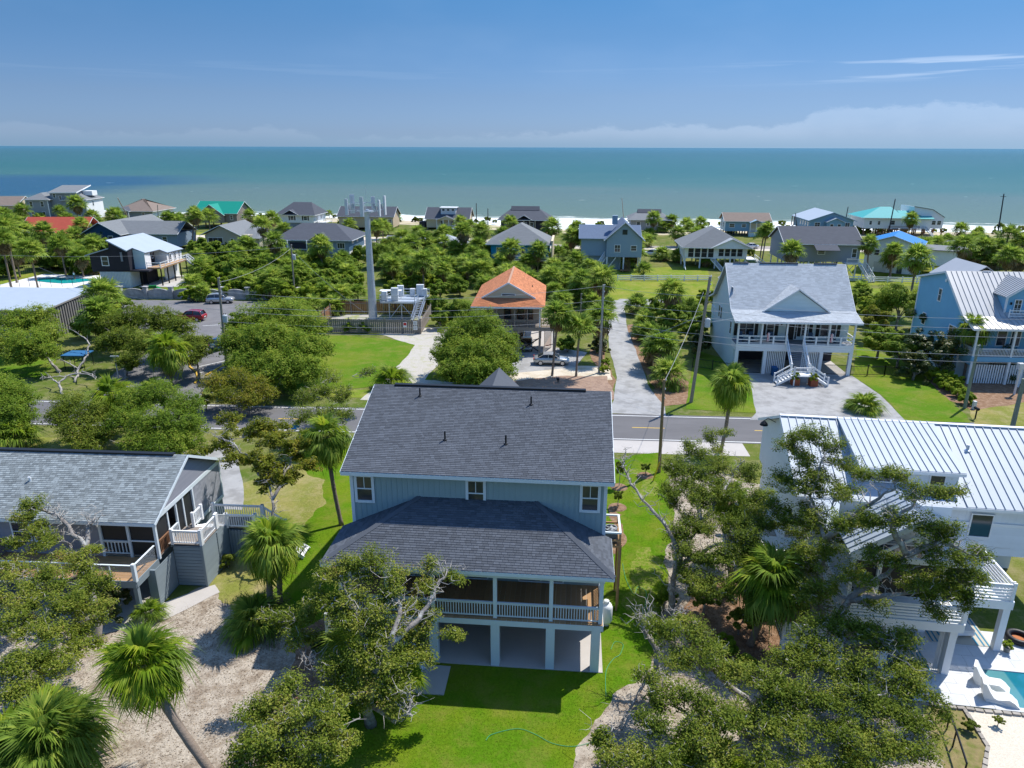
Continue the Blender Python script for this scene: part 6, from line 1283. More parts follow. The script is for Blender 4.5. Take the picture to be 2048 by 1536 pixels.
def second_row():
    H=far('red_roof_house','low house with red roof among the palms at far left','h' and (-129,203),2,17,9,.3,3.6,offwhite); gable_roof(H,-9.2,9.2,-1,10,3.6,7.2,'x',redroof,.12,white); gable_roof(H,-8.8,-3.2,-2.4,4,3.5,5.6,'y',redroof,.1,white,name='cross_roof'); MB().slab([(-8.4,-2.0,.3),(-3.6,-2.0,.3),(-3.6,-2.0,3.6),(-6,-2.0,5.3),(-8.4,-2.0,3.6)],.5).build('front_gable',white,H); MB().slab([(1,-4.2,2.7),(9.2,-4.2,2.7),(9.2,-1,3.6),(1,-1,3.6)],.12).build('porch_roof',redroof,H); wins(H,[(-6,2.6,1.2,1.5)],y=-2.01); posts(H,[(1.3,-4),(5,-4),(9,-4)],0,2.6,.16,white,'porch_post')
    H=thing('navy_house','navy blue house with long mid grey roof behind the charcoal house','house',(-101.5,188,0),rad(-4)); gable_walls(H,-11,-1,0,24,1.0,4.6,7.4,'y',navy); gable_roof(H,-11.6,-.4,-.6,24.6,4.5,7.6,'y',midroof,.12,white); gable_roof(H,-6,13,3,14,4.4,7.3,'x',midroof,.12,white,name='wing_roof'); MB().box(-2,12.4,3.6,13.4,1,4.5).build('wing_wall',slateblue,H); wins(H,[(-8.2,3.2,1.4,2.0),(-3.6,3.2,1.4,2.0)]); wins(H,[(5,2.9,1.4,1.6),(9,2.9,1.4,1.6)],y=3.59)
    H=far('taupe_cottage','taupe grey cottage with grey gable roof and dark screened corner','h' and (-75.5,190.5),-4,12,14,.3,4.2,tanside); gable_roof(H,-7.2,4.0,-.7,14.7,4.2,6.8,'y',midroof,.12,white,mid=-1.4); gable_walls(H,-6,3.4,-.01,13.9,4.1,4.2,6.6,'y',tanside,'gable_wall'); MB().slab([(3.4,-.2,3.4),(9,-.2,3.4),(9,8,4.9),(3.4,8,6.0)],.12).build('wing_roof',midroof,H); MB().box(3.4,8.4,.6,9,.3,3.5).build('wing_wall',tanside,H); window(H,(-3.2,-.02,2.7),'-y',4.0,1.7,white,(3,1),.1,gm=screen); wins(H,[(1.3,2.6,1.0,1.6)]); wins(H,[(5.4,2.2,1,1.4)],y=.59)
    H=far('slate_blue_house','slate blue house with broad charcoal hip roof left of the cell tower','h' and (-46.6,168),-4,17,13,2.6,5.9,slateblue); hip_roof(H,-9.6,9.6,-.9,13.9,5.85,9.0,slateroof,ridge=(-4.6,3.6)); gable_roof(H,-.6,4.2,-1.2,5,5.9,7.4,'y',slateroof,.1,None,name='cross_roof'); wins(H,[(6.6,4.5,1.9,1.4)],mull=(3,1)); wins(H,[(-6.8,4.4,1.0,1.6)])
    MB().box(-5.6,-1.2,-.02,.0,2.9,5.2).build('recess_shade_panel',charcoal,H); MB().box(-5.8,-1.0,-1.4,0,2.6,2.8).build('porch_floor',white,H); rail(H,(-5.7,-1.35,2.8),(-1.1,-1.35,2.8),1,white,.25,'balusters'); posts(H,[(-5.7,-1.3),(-1.1,-1.3)],2.8,5.8,.2,white,'porch_post'); MB().box(-6.5,5,.6,12.5,0,2.6).build('ground_floor_wall',slateblue,H); piles(H,-8,8.2,.3,12.5,2.6,4,3,slateblue); MB().slab([(8.52,0,2.6),(8.52,13,2.6),(8.52,13,4.2),(8.52,0,4.2)],.02).build('pale_side_face',white,H); wins(H,[(3,5.0,1.4,.8),(7,5.0,1.4,.8)],n='+x',y=8.54)  # flat dark panel on the wall paints the shade of a recessed porch
    H=far('small_grey_roof_house','low house with pale grey gable roof showing above the thicket','h' and (-28.5,180),-18,9,8,.2,2.8,offwhite); gable_roof(H,-5.0,5.0,-.7,8.7,2.7,4.9,'x',midroof,.12,white); wins(H,[(-2,1.6,1.2,1.2)])
    H=thing('pale_gable_roof_house','house with light grey hip roof half hidden by palms left of centre','house',(-17,179,0),rad(-5)); MB().box(-4.5,4.5,0,9,.2,3.0).build('wall',greyside,H); hip_roof(H,-5.2,5.2,-.8,9.8,3.0,5.4,greyroof)
    H=far('turquoise_house','bright turquoise blue house with grey gable roof and pale deck among palms','h' and (1.6,162),-5,13,12,2.4,5.9,brightblue); hip_roof(H,-7.6,7.4,-1.1,12.9,5.75,9.7,midroof,axis='y',ridge=(5.5,9)); wins(H,[(-4.6,4.2,1.4,1.6),(4.8,4.1,1.6,1.9),(.6,4.0,1.4,1.6)]); MB().box(-1.5,6.8,-2.8,0,2.2,2.4).build('deck',greywood,H); rail(H,(-1.4,-2.75,2.4),(6.7,-2.75,2.4),1,white,.25,'two'); piles(H,-6.2,6.4,.3,11.5,2.4,4,3,white); stairs(H,(-6.5,-4.0,.1),(-1.6,-1.6,2.4),1.3,greywood)
    MB().box(7.2,7.5,-1,10,0,6.4).build('party_wall',cream,H); MB().bar((7.35,-1,6.5),(7.35,10,6.5),.5,.3).build('wall_cap',cream,H)
    H=thing('steep_gable_blue_house','dusty blue house on tall piles with slate roof, chimney and front gable','house',(20.8,160,0),rad(-5)); MB().box(-5.4,4.0,1.6,12,3.2,7.0).build('wall',paleblue,H); gable_roof(H,-6.0,8,1,12.6,7.1,9.6,'x',mat('blue_slate_roof',(.11,.15,.22),.9,var=.1),.12,paleblue); gable_walls(H,.2,8.0,0,12,3.2,7.0,10.6,'y',paleblue,'gable_wall'); gable_roof(H,-.4,8.6,-.6,12.6,6.9,10.9,'y',mat('blue_slate_roof',(.11,.15,.22)),.12,white,name='gable_roof'); MB().box(1.4,2.6,4,5,10,11.9).build('chimney',paleblue,H); wins(H,[(2.6,5.1,1.4,1.7)],mull=(2,2)); wins(H,[(6.2,5.2,1.4,1.3)]); window(H,(4.1,-.01,8.7),'-y',1.3,1.3,paleblue,(1,1),.1); piles(H,.4,7.8,.2,11.6,3.2,3,3,white); MB().box(-5.2,3.6,2.2,11,0,3.2).build('ground_floor_wall',paleblue,H); stairs(H,(-2.6,-3.4,.1),(-.2,1.4,3.2),1.3,white); rail(H,(-2.6,-4,.1),(-.2,.8,3.2),1,white,.3,'two'); MB().bar((.4,.2,.4),(2.4,.2,3.1),.15,.15).build('brace',white,H); MB().box(3.4,5.6,-1.6,-.2,.4,.5).build('picnic_bench_deck',brownwood,H); stairs(H,(5.0,-1.5,.1),(5.0,1.2,3.0),1.2,brownwood)
    H=thing('white_porch_house','white house with grey hip roof and long screened porch behind the palm row','house',(46.6,164,0),rad(-5)); MB().box(-7,7,0,12,2.3,4.9).build('wall',white,H); hip_roof(H,-7.8,8,-.9,12.9,4.85,8.9,midroof,axis='y',ridge=(4.5,9)); gable_roof(H,-1.4,8,-1.2,7,4.8,6.9,'y',greyroof,.12,white,name='front_gable_roof'); MB().slab([(-1,-.9,4.8),(7.6,-.9,4.8),(3.3,-.9,6.7)],.1).build('front_gable',white,H)
    for i in range(4): window(H,(-5.6+i*1.5,-.02,3.6),'-y',1.35,2.2,white,(1,2),.08,gm=screen)
    for i in range(4): window(H,(1.2+i*1.4,-.02,3.7),'-y',1.25,1.8,white,(1,2),.08,gm=screen)
    piles(H,-6.8,6.8,.2,11.6,2.3,5,3,white); MB().box(6.9,9,-.5,4,2.1,2.3).build('deck',white,H); stairs(H,(12,-2.4,.1),(9,1,2.3),1.2,white); rail(H,(8.9,.6,2.3),(12,-3,.1),1,white,.3,'two'); MB().bar((-7,-3.4,.1),(-7.6,2,4.2),.1,.3).build('stair_rail',white,H); stairs(H,(1.2,-3.6,.1),(-.6,-.1,2.3),1.2,white)
    H=far('dark_roof_house','long grey house with charcoal roof and white stair behind the white house','h' and (66,152.5),-5,15.5,12,3.4,7.2,greyside); gable_walls(H,-7.75,7.75,.02,11.98,7.1,7.2,10.0,'x',greyside,'gable_wall'); P=[(-8.3,-.7,7.15),(5.2,-.7,7.15),(5.2,6,10.25),(-8.3,6,10.25)]; gable_roof(H,-8.3,8.3,-.7,12.7,7.15,10.25,'x',slateroof,.12,white); MB().slab([(-2.2,-3.2,6.2),(2.6,-3.2,6.2),(2.6,-.7,7.1),(-2.2,-.7,7.1)],.12).build('porch_roof',slateroof,H); piles(H,-7.4,7.4,.3,11.6,3.4,7,3,white,.26)
    for i in range(6): MB().bar((-7.4+i*2.47,.28,.3),(-4.93+i*2.47,.28,3.2),.08,.14).build('brace',white,H); MB().bar((-4.93+i*2.47,.33,.3),(-7.4+i*2.47,.33,3.2),.08,.14).build('brace',white,H)
    wins(H,[(-5,5.4,1.2,1.6),(-.2,5.4,1.6,.9),(6.6,5.3,1.1,2.0)]); MB().box(4.4,8,-2.4,0,3.2,3.4).build('deck',offwhite,H); rail(H,(4.5,-2.35,3.4),(7.9,-2.35,3.4),1,offwhite,.2,'balusters'); stairs(H,(8.9,-5.4,.1),(7.4,-2.2,3.4),1.3,offwhite); rail(H,(8.2,-5.6,.1),(6.7,-2.4,3.4),1,offwhite,.3,'two'); rail(H,(9.6,-5.2,.1),(8.1,-2.0,3.4),1,offwhite,.3,'two'); posts(H,[(4.5,-2.3),(7.9,-2.3),(8.8,-5.2)],0,3.2,.16,white,'deck_post')
    H=thing('blue_tarp_roof_house','white two storey house under a vivid blue metal roof','house',(83.6,158.5,0),rad(-32)); MB().box(-5,5.6,0,11,.1,6.2).build('wall',white,H); gable_walls(H,-5,5.6,.01,10.99,6.1,6.2,8.0,'y',white,'gable_wall'); gable_roof(H,-5.8,6.4,-.8,11.8,6.2,8.3,'y',blueroof,.12,white); wins(H,[(-2.6,4.4,1.2,1.4),(2,4.4,1.2,1.4)]); door(H,(-1.6,-.005,1.3),'-y',2.6,2.2,offwhite,'garage_door'); door(H,(2.4,-.005,1.2),'-y',1.0,2.1,mat('dark_green_door',(.08,.10,.09),.6)); MB().box(5.7,14,2,9,2.2,5.6).build('wing_wall',white,H); piles(H,6.2,13.6,2.3,8.7,2.2,4,2,white); MB().slab([(5.6,1.4,5.6),(14.6,1.4,5.6),(14.6,9.6,5.8),(5.6,9.6,5.8)],.15).build('wing_roof',midroof,H)
    H=thing('low_porch_house','low grey roofed cottage hidden among the palms at far right','house',(105,173,0),rad(-6)); MB().box(-5,6,0,9,.2,3.2).build('wall',tanside,H); gable_roof(H,-6,7,-1,10,3.2,5.0,'x',midroof,.12,white); wins(H,[(-2,1.9,1.2,1.4),(2.4,1.9,1.2,1.4)]); posts(H,[(-5.6,-.8),(0,-.8),(6.6,-.8)],0,3.1,.16,white,'porch_post')
    H=thing('brown_roof_cottage','small cottage with brown gable roof just behind the white house, stair at left','house',(38.9,112,0),rad(-5)); gable_walls(H,-3.8,3.8,0,8,2.6,5.6,8.0,'y',paleM1); gable_roof(H,-4.5,4.6,-.8,8.8,5.5,8.2,'y',brownroof,.12,white); wins(H,[(0,6.6,.9,1.3)]); piles(H,-3.5,3.5,.3,7.6,2.6,3,3,white); stairs(H,(-5.4,-4.2,.2),(-4.4,1.2,3.6),1.2,white); rail(H,(-6.0,-4.2,.2),(-5.0,1.2,3.6),1,white,.3,'two')
second_row()

# ---------------------------------------------------------------- cell tower compound
def tower():
    x,y=-22.47,112.3
    T=thing('cell_tower','grey steel monopole cell tower with antenna panels rising above the thicket','cell tower',(x,y,0))
    b=MB(); hz=[0,3,6,9,12,15,17.3]; 
    for a,c in zip(hz,hz[1:]): MB().tube([(0,0,a),(0,0,c+.0)],[.70-.019*a,.70-.019*c],12).build('mast_section',steel,T)
    st=MB()
    for z in (1.2,2.2,3.0,4.5,4.7,6.2,8,8.9,10.5,12.4): st.cbox((.1,-.62+.018*z,z),(.28,.06,.07))
    st.build('port_covers',mat('port_cover',(.17,.20,.24),.6),T,kind='stuff')
    MB().box(-.9,.9,-.9,.9,16.9,17.1).build('platform_ring',steel,T)
    R=2.1
    for k in range(3):
        a=rad(90+120*k+25); c=Vector((math.cos(a),math.sin(a),0)); t=Vector((-math.sin(a),math.cos(a),0))
        for z in (17.2,18.2): MB().bar(c*.4+Vector((0,0,z)),c*R+Vector((0,0,z)),.09,.09).build('antenna_arm',steel,T); MB().bar(c*R-t*1.9+Vector((0,0,z)),c*R+t*1.9+Vector((0,0,z)),.08,.08).build('antenna_rail',steel,T)
        for s,h,w in ((-1.7,2.4,.6),(1.6,2.9,.7)):
            p=c*(R+.15)+t*s
            MB().tube([p+Vector((0,0,16.6)),p+Vector((0,0,19.2))],.05,6).build('mount_pipe',steel,T)
            q=c*(R+.4)+t*s; MB().cbox((q.x,q.y,17.7-.1*k+(h-2)*.35),(w,.18,h),a-rad(90)).build('antenna_panel',mat('antenna_white',(.60,.63,.66),.5),T)
            q=c*(R-.2)+t*s; MB().cbox((q.x,q.y,17.7),(.3,.2,.6),a).build('radio_unit',mat('radio_grey',(.35,.38,.40),.5),T)
    MB().tube([(0,0,17),(0,0,20.6)],.02,5).build('lightning_rod',steel,T)
    # equipment platform
    E=thing('equipment_platform','galvanised steel platform with cabinets and stair beside the cell tower','platform',(0,0,0)); zp=2.9
    P=[(-21.2,112.2),(-15.6,111.8),(-13.9,117.6),(-20.0,117.9)]
    MB().slab([(*p,zp) for p in P],.25).build('platform_deck',steel,E)
    for p in ((-19.8,112.4),(-15.8,112.1),(-14.2,117.2),(-19.6,117.4),(-17.8,112.2)): MB().tube([(*p,0),(*p,zp-.2)],.09,6).build('leg',steel,E)
    for a,c in (((-19.8,112.4,.1),(-17.8,112.2,zp-.3)),((-15.8,112.1,.1),(-17.8,112.2,zp-.3)),((-19.8,112.4,zp-.3),(-19.6,117.4,.1)),((-15.8,112.1,zp-.3),(-14.2,117.2,.1))): MB().tube([a,c],.06,6).build('brace',steel,E)
    for (a,c) in ((P[0],P[1]),(P[3],P[0]),(P[2],P[3])): rail(E,(*a,zp),(*c,zp),1.05,steel,.3,'two',True,.07)
    rail(E,(-15.6,111.9,zp),(-15.3,112.9,zp),1.05,steel,.3,'two',True,.07)
    cab=mat('cabinet_pale_grey',(.56,.58,.58),.5)
    for i,(px_,py_,w,h) in enumerate(((-20.6,113.2,.8,1.5),(-18.9,113.0,1.1,2.1),(-18.6,117.2,1.0,1.7),(-16.6,117.1,.8,1.2),(-15.3,117.0,1.2,1.9),(-14.6,116.6,.9,1.3))):
        c=thing('equipment_cabinet',['slim pale cabinet at the left front corner of the steel platform','tall pale cabinet at the front of the steel platform','pale cabinet at the back left of the steel platform','small pale box at the back middle of the steel platform','louvred grey cabinet at the back right of the steel platform','pale cabinet in the back right corner of the steel platform'][i],'cabinet',(px_,py_,zp)); MB().box(-w/2,w/2,-.4,.4,.08,h).build('case',cab,c); MB().box(-w/2+.06,w/2-.06,-.43,-.4,.15,h-.1).build('door',offwhite,c)
    MB().box(-21.5,-18,113.8,115,4.3,4.36).build('cable_canopy',offwhite,E); 
    for p in ((-21.3,114),(-18.2,114.8)): MB().tube([(*p,zp),(*p,4.3)],.05,5).build('canopy_post',steel,E)
    stairs(E,(-15.3,109.0,.1),(-14.5,112.4,zp),1.0,steel,13); 
    for s in (-.55,.55): rail(E,(-15.3+s,109.0,.1),(-14.5+s,112.4,zp),1.05,steel,.3,'two',True,.06)
    # board fence
    def bfence(name,lb,pts,m,h,pm=None):
        f=thing(name,lb,'fence',(*pts[0],0)); ox,oy=pts[0]; cnt=0; J=MB()
        for (ax,ay),(bx,by) in zip(pts,pts[1:]):
            L=math.hypot(bx-ax,by-ay); n=int(L/.3); an=math.atan2(by-ay,bx-ax); me=cached(('fb',h,m.name),lambda:MB().box(-.138,.138,-.015,.015,0.05,h).mesh('board',m))
            for i in range(n):
                t=(i+.5)/n; obj('board',me,f,(ax+(bx-ax)*t-ox,ay+(by-ay)*t-oy,0),(0,0,an),(1,1,1+rng.uniform(-.01,.01)))
            k=max(1,int(L/2.6))
            for i in range(k+1):
                t=i/k; MB().box(-.06,.06,.03,.15,0,h+.25).build('post',pm or m,f,loc=(ax+(bx-ax)*t-ox,ay+(by-ay)*t-oy,0),rot=(0,0,an))
            for z in (.4,h-.3): MB().bar((ax-ox,ay-oy,z),(bx-ox,by-oy,z),.1,.09).build('fence_rail',pm or m,f)
        return f
    bfence('board_fence','grey weathered board fence along the front of the cell tower compound',[(-29.8,103.6),(-13.6,102.75),(-13.3,114.7)],greywood,2.15)
    bfence('board_fence','red brown board fence along the back and left of the cell tower compound',[(-13.4,116.6),(-29.5,116.1),(-29.85,103.75)],brownwood,2.1,greywood)
    patch('compound_gravel',[(-29.5,103.9),(-13.8,103),(-13.6,115),(-29.3,116)],mat('compound_gravel',(.36,.34,.30),.95,col2=(.25,.27,.08),c2s=.4,c2lo=.5,c2hi=.6,var=.2,vs=8),.026)
    for c,w,h,nm in (((-15.9,102.72,1.45),.55,.75,'small white and red notice on the grey fence'),((-14.35,102.62,1.7),.6,.6,'upper white notice at the corner of the grey fence'),((-14.35,102.62,.98),.6,.6,'lower white notice at the corner of the grey fence')):
        s=thing('notice_sign',nm,'sign',(c[0],c[1],0),rad(-3)); MB().box(-w/2,w/2,-.05,-.02,c[2]-h/2,c[2]+h/2).build('sign_board',white,s)
        if 'red' in nm: MB().box(-w/2+.06,w/2-.06,-.06,-.05,c[2]-.1,c[2]+h/2-.06).build('red_print',mat('red_print',(.55,.05,.05),.6),s)
        else:
            for k in range(3): MB().box(-w/2+.08,w/2-.1,-.058,-.05,c[2]-.16+k*.14,c[2]-.11+k*.14).build('print_line',mat('grey_print',(.25,.26,.28),.7),s)
tower()
# ---------------------------------------------------------------- concrete wall by the parking lot, fences
def lot_wall():
    f=thing('concrete_wall','grey concrete wall with arched panels and capped piers along the parking lot','wall',(0,0,0)); a,b=(-71.49,128.2),(-38.59,127.33); n=7; m=mat('stained_concrete',(.42,.41,.40),.9,var=.3,vs=.8,col2=(.27,.265,.26),c2s=.7,c2lo=.45,c2hi=.65)
    L=math.hypot(b[0]-a[0],b[1]-a[1]); an=math.atan2(b[1]-a[1],b[0]-a[0])
    for i in range(n+1):
        t=i/n; p=MB().box(-.35,.35,-.35,.35,0,2.15).build('pier',m,f,loc=(a[0]+(b[0]-a[0])*t,a[1]+(b[1]-a[1])*t,0),rot=(0,0,an)); MB().box(-.45,.45,-.45,.45,2.15,2.3).build('pier_cap',m,p)
        if i<n:
            w=L/n; bb=MB(); N=10; top=[(w*k/N,1.25+.55*math.sin(math.pi*k/N)) for k in range(N+1)]
            P=[(w,0,0),(0,0,0)]; 
            bb.slab([(0,-.1,0),(w,-.1,0)]+[(x,-.1,z) for x,z in top[::-1]],.2); o=bb.build('panel',m,f,loc=(a[0]+(b[0]-a[0])*t,a[1]+(b[1]-a[1])*t,0),rot=(0,0,an))
            c=MB(); 
            for k in range(N): c.bar((top[k][0],0,top[k][1]+.04),(top[k+1][0],0,top[k+1][1]+.04),.3,.1)
            c.build('coping',m,o); MB().box(.4,w-.4,-.14,-.1,.72,.8).build('panel_band',m,o)
lot_wall()
def white_fence(pts,lb,gap=2.6):
    f=thing('white_rail_fence',lb,'fence',(0,0,0),0,'white rail fences behind the houses')
    for (ax,ay),(bx,by) in zip(pts,pts[1:]):
        L=math.hypot(bx-ax,by-ay); n=max(1,int(L/gap)); an=math.atan2(by-ay,bx-ax); me=cached('wfp',lambda:MB().box(-.1,.1,-.1,.1,0,1.25).mesh('post',white)); w=L/n; mr=cached(('wfr',round(w,2)),lambda:MB().box(0,w,-.04,.04,-.08,.08).mesh('fence_rail',white))
        for i in range(n+1):
            t=i/n; x,y=ax+(bx-ax)*t,ay+(by-ay)*t; obj('post',me,f,(x,y,0),(0,0,an))
            if i<n:
                for z in (.35,.72,1.08): obj('fence_rail',mr,f,(x,y,z),(0,0,an))
white_fence([(-11.5,148.4),(-3,148.2)],'short white rail fence seen between palms left of the orange roof'); white_fence([(22.0,147.8),(41.5,147.8)],'white rail fence across the field left of the white house'); white_fence([(66.5,148.2),(86.5,145.8)],'white rail fence between the white house and the blue house')
def iron_fence(pts,lb,gate=None):
    f=thing('iron_fence',lb,'fence',(0,0,0))
    for (ax,ay),(bx,by) in zip(pts,pts[1:]):
        L=math.hypot(bx-ax,by-ay); n=max(1,int(L/2)); 
        for i in range(n+1): t=i/n; MB().box(-.05,.05,-.05,.05,0,1.4).build('post',dark,f,loc=(ax+(bx-ax)*t,ay+(by-ay)*t,0))
        for z in (.2,1.2): MB().bar((ax,ay,z),(bx,by,z),.03,.05).build('fence_rail',dark,f)
        k=int(L/.16); s=MB()
        for i in range(k): t=i/k; s.cbox((ax+(bx-ax)*t,ay+(by-ay)*t,.68),(.025,.025,1.2))
        s.build('pickets',dark,f,kind='stuff')
iron_fence([wloc(7.1,.3)[:2],(45.59,82.95),(48.5,81.99)],'black iron fence and gate on the lawn right of the white house'); iron_fence([wloc(-7.1,.3)[:2],(22.91,86.26)],'black iron fence left of the white house')
def post_rail():
    f=thing('post_and_rail_fence','grey brown timber rail fence down the left side of the parking lot','fence',(0,0,0)); P=[(-64.89,111.25),(-64.23,117.85),(-63.14,117.87),(-56.68,111.36)]
    P=[(-63.82,108.55),(-63.81,117.86),(-54.78,108.01)]
    for (ax,ay),(bx,by) in zip(P,P[1:]):
        n=4
        for i in range(n+1): t=i/n; MB().box(-.12,.12,-.12,.12,0,1.3).build('post',greywood,f,loc=(ax+(bx-ax)*t,ay+(by-ay)*t,0))
        for z in (.55,1.1): MB().bar((ax,ay,z),(bx,by,z),.1,.18).build('fence_rail',greywood,f)
post_rail()
# ---------------------------------------------------------------- poles and wires
def pole(base,top,lb,r=.15,m=polewood,transformer=None,cross=None,name='utility_pole',group=None):
    t=thing(name,lb,'utility pole',(base[0],base[1],0),0,group); T=Vector(top)-Vector((base[0],base[1],0))
    MB().tube([(0,0,0),T*.5,T],[r,r*.88,r*.72],8).build('pole_shaft',m,t)
    if transformer is not None:
        z=transformer; c=Vector((T.x*z/T.z+.42,T.y*z/T.z-.15,z)); MB().lathe(c,[(.2,-.5),(.3,-.45),(.3,.35),(.22,.45),(.08,.5)],12).build('transformer',mat('transformer_grey',(.46,.49,.50),.5),t); MB().bar((c.x-.4,c.y+.1,z),(c.x,c.y,z),.1,.1).build('bracket',steel,t)
        for k in (-.1,.1): MB().lathe((c.x+k,c.y,z+.45),[(.04,0),(.06,.08),(.03,.2)],6).build('bushing',dark,t)
    if cross is not None:
        for dz in cross:
            z=T.z-dz; MB().box(T.x-.9,T.x+.9,T.y-.06,T.y+.06,z-.06,z+.06).build('cross_arm',m,t)
            for k in (-.8,-.3,.3,.8): MB().lathe((T.x+k,T.y,z+.06),[(.03,0),(.05,.08),(.02,.16)],6).build('insulator',offwhite,t)
    else:
        for dz in (.1,.9,1.7): MB().lathe((T.x*.99+.14,T.y,T.z-dz),[(.03,0),(.06,.08),(.03,.18)],6).build('insulator',offwhite,t)
    return t
pole((-34.88,82.98),(-34.5,83,11.85),'tall brown utility pole with a transformer between the parking lot and the round trees',.17,transformer=7.0)
pole((10.76,83.83),(10.85,83.8,11.0),'pale grey utility pole standing in the mulch beside the lane',.16,mat('pale_pole_wood',(.38,.36,.33),.8,var=.15,vs=3),cross=None)
pole((19.61,73.21),(20.45,73.2,13.85),'tall leaning utility pole with a transformer left of the white stilt house',.19,transformer=9.0)
pole((48.68,71.72),(48.7,71.7,7.0),'greenish utility pole at the edge of the mulch in front of the blue house',.17,greenpole)
pole((12.65,55.52),(12.5,55.5,8.4),'short bare brown pole on the near side of the road by the lawn',.15,mat('brown_pole_wood',(.24,.17,.09),.85,var=.2,vs=3))
pole((49.89,65.87),(49.9,65.9,5.2),'greenish treated pole cut by the right edge on the near roadside',.24,greenpole)
pole((-39.49,127.31),(-39.25,127.3,9.95),'utility pole with a transformer rising from the thicket left of the cell tower',.16,transformer=7.8)
pole((11.04,112.22),(11,112.2,4.3),'slim grey pole among the palms right of the orange roof',.11)
for i,(px_,b_) in enumerate((((-13.11,264.16,0),(-11.9,262,7.2)),((-8.75,259.03,0),(-7.9,256,5.8)))): pole(px_[:2],(px_[0],px_[1],b_[2]),['taller pole on the beach right of the clerestory house','shorter pole on the beach right of the clerestory house'][i],.18,dark)
pole((40.62,263.92),(39.4,264,9),'pole on the beach behind the steep gabled blue house',.16); pole((92.21,233.88),(91.5,235.5,6.5),'slim pole at the left of the white roofed blue beach house',.16,dark); pole((103.52,226.07),(105.0,228.5,9.0),'dark pole in front of the white roofed blue beach house',.16,dark); pole((113.81,218.74),(117.5,225.0,11.6),'leaning pole in front of the teal roofed beach house',.2,dark); pole((149.38,222.06),(151.5,226.5,13.2),'tall dark pole leaning over the beach at far right',.22,dark,cross=[.8]); pole((-123.68,236.9),(-124,230,11),'tall pole in front of the brown hip roofed beach house',.18); pole((-124.87,255.76),(-124,255,7),'short pole beside the brown hip roofed beach house',.15); pole((-84.38,283.09),(-80,270,6.5),'dark pole behind the white slate roofed beach house',.16,dark)
G_=lambda b,z:(b[0],b[1],z)
wirem=mat('grey_wire',(.45,.45,.46),.6)
def wire(a,b,sag,lb,r=.016):
    a,b=vv(a),vv(b); P=[a+(b-a)*(i/14)-Vector((0,0,sag*4*(i/14)*(1-i/14))) for i in range(15)]
    tag(MB().tube(P,r,4,False).build('overhead_wire',wirem),lb,'wire','overhead wires along the road')
P1=(-34.5,83,0);P4=(10.85,83.6,0);P3=(20.4,73.2,0);P6=(66,69,0)
for z1,z4,s,n in ((10.2,10.9,1.3,'topmost'),(8.6,9.2,1.1,'second'),(7.9,8.2,1.0,'third'),(6.6,6.8,.9,'fourth'),(5.6,5.9,.8,'lowest')):
    wire(G_(P1,z1),G_(P4,z4),s,f'{n} wire between the tall left pole and the pale pole by the lane'); wire(G_(P4,z4),G_(P3,z4+.9),.25,f'{n} wire between the pale pole by the lane and the leaning transformer pole')
for z1,z2,n in ((11.2,10.6,'topmost'),(10.3,9.5,'second'),(9.5,8.6,'third'),(7.6,6.6,'fourth'),(6.9,5.8,'lowest')): wire(G_(P3,z1),(66,69.5,z2),.9,f'{n} wire running right from the leaning pole before the white and blue houses')
wire((-34.5,83,11.3),(-39.25,127.3,9.4),.8,'upper wire from the tall left pole back to the thicket pole'); wire((-34.5,83,8),(-80,120,7),1.2,'wire running left from the tall left pole over the parking lot'); wire((-39.25,127.3,9.6),(-110,130,8.5),1.5,'wire over the public pool from the thicket pole'); wire((-39.25,127.3,9.2),(-22,104,3),.6,'service wire from the thicket pole down to the tower compound')
wire(G_(P3,10),(14.5,76,6.5),.1,'short guy wire beside the leaning transformer pole'); wire((20.4,73.2,9),(30,84,8),.25,'service wire from the leaning pole to the white stilt house')
wire((12.5,55.5,8.2),(19.9,73.2,12.2),.5,'wire from the short roadside pole across the road to the leaning pole')
t=thing('guy_guard','yellow plastic guard on the guy wire by the lawn at the roadside','guy guard',(*(11.83,53.88),0)); MB().tube([(0,0,0),(.45,.1,1.7)],.05,6).build('guard_sleeve',mat('yellow_plastic',(.65,.42,.02),.5),t); MB().tube([(.4,.1,1.6),(.95,.2,6)],.012,4,False).build('guy_wire',steel,t)
t=thing('service_post','white post with a pale box on top near the right edge','post',(*(56.99,76.19),0)); MB().tube([(0,0,0),(0,0,3.2)],.12,8).build('post',offwhite,t); MB().box(-.3,.3,-.25,.25,3.0,3.7).build('box',offwhite,t)
t=thing('mailbox','black mailbox on a post beside the road at right','mailbox',(*(47.79,68.46),0)); MB().box(-.05,.05,-.05,.05,0,1.0).build('post',dark,t); b=MB(); b.tube([(-.05,-.3,1.15),(-.05,.3,1.15)],.15,10); b.build('box',dark,t)
t=thing('meter_post','pale square post beside the black mailbox','post',(*(49.46,71.42),0)); MB().box(-.15,.15,-.15,.15,0,.9).build('post',offwhite,t)
t=thing('house_number_post','small dark sign post by the lane among the palms','sign',(*(17.31,99.75),0)); MB().box(-.05,.05,-.05,.05,0,1.1).build('post',brownwood,t); MB().box(-.3,.3,-.08,-.05,.7,1.2).build('sign_board',mat('pale_green_sign',(.35,.42,.36),.7),t)
t=thing('street_lamp','slim pale street lamp at the parking lot entrance','street lamp',(*(-46.88,80.5),0)); MB().tube([(0,0,0),(0,0,2.9)],.07,6).build('post',steel,t); MB().box(-.5,.5,-.12,.12,2.9,3.0).build('lamp_head',steel,t)
t=thing('trampoline_net','small dark blue covered frame under the oaks by the parking lot','shelter',(*(-54.41,85.49),0)); 
for x in (-1.2,1.2):
    for y in (-1,1): MB().tube([(x,y,0),(x,y,1.8)],.04,5).build('post',dark,t)
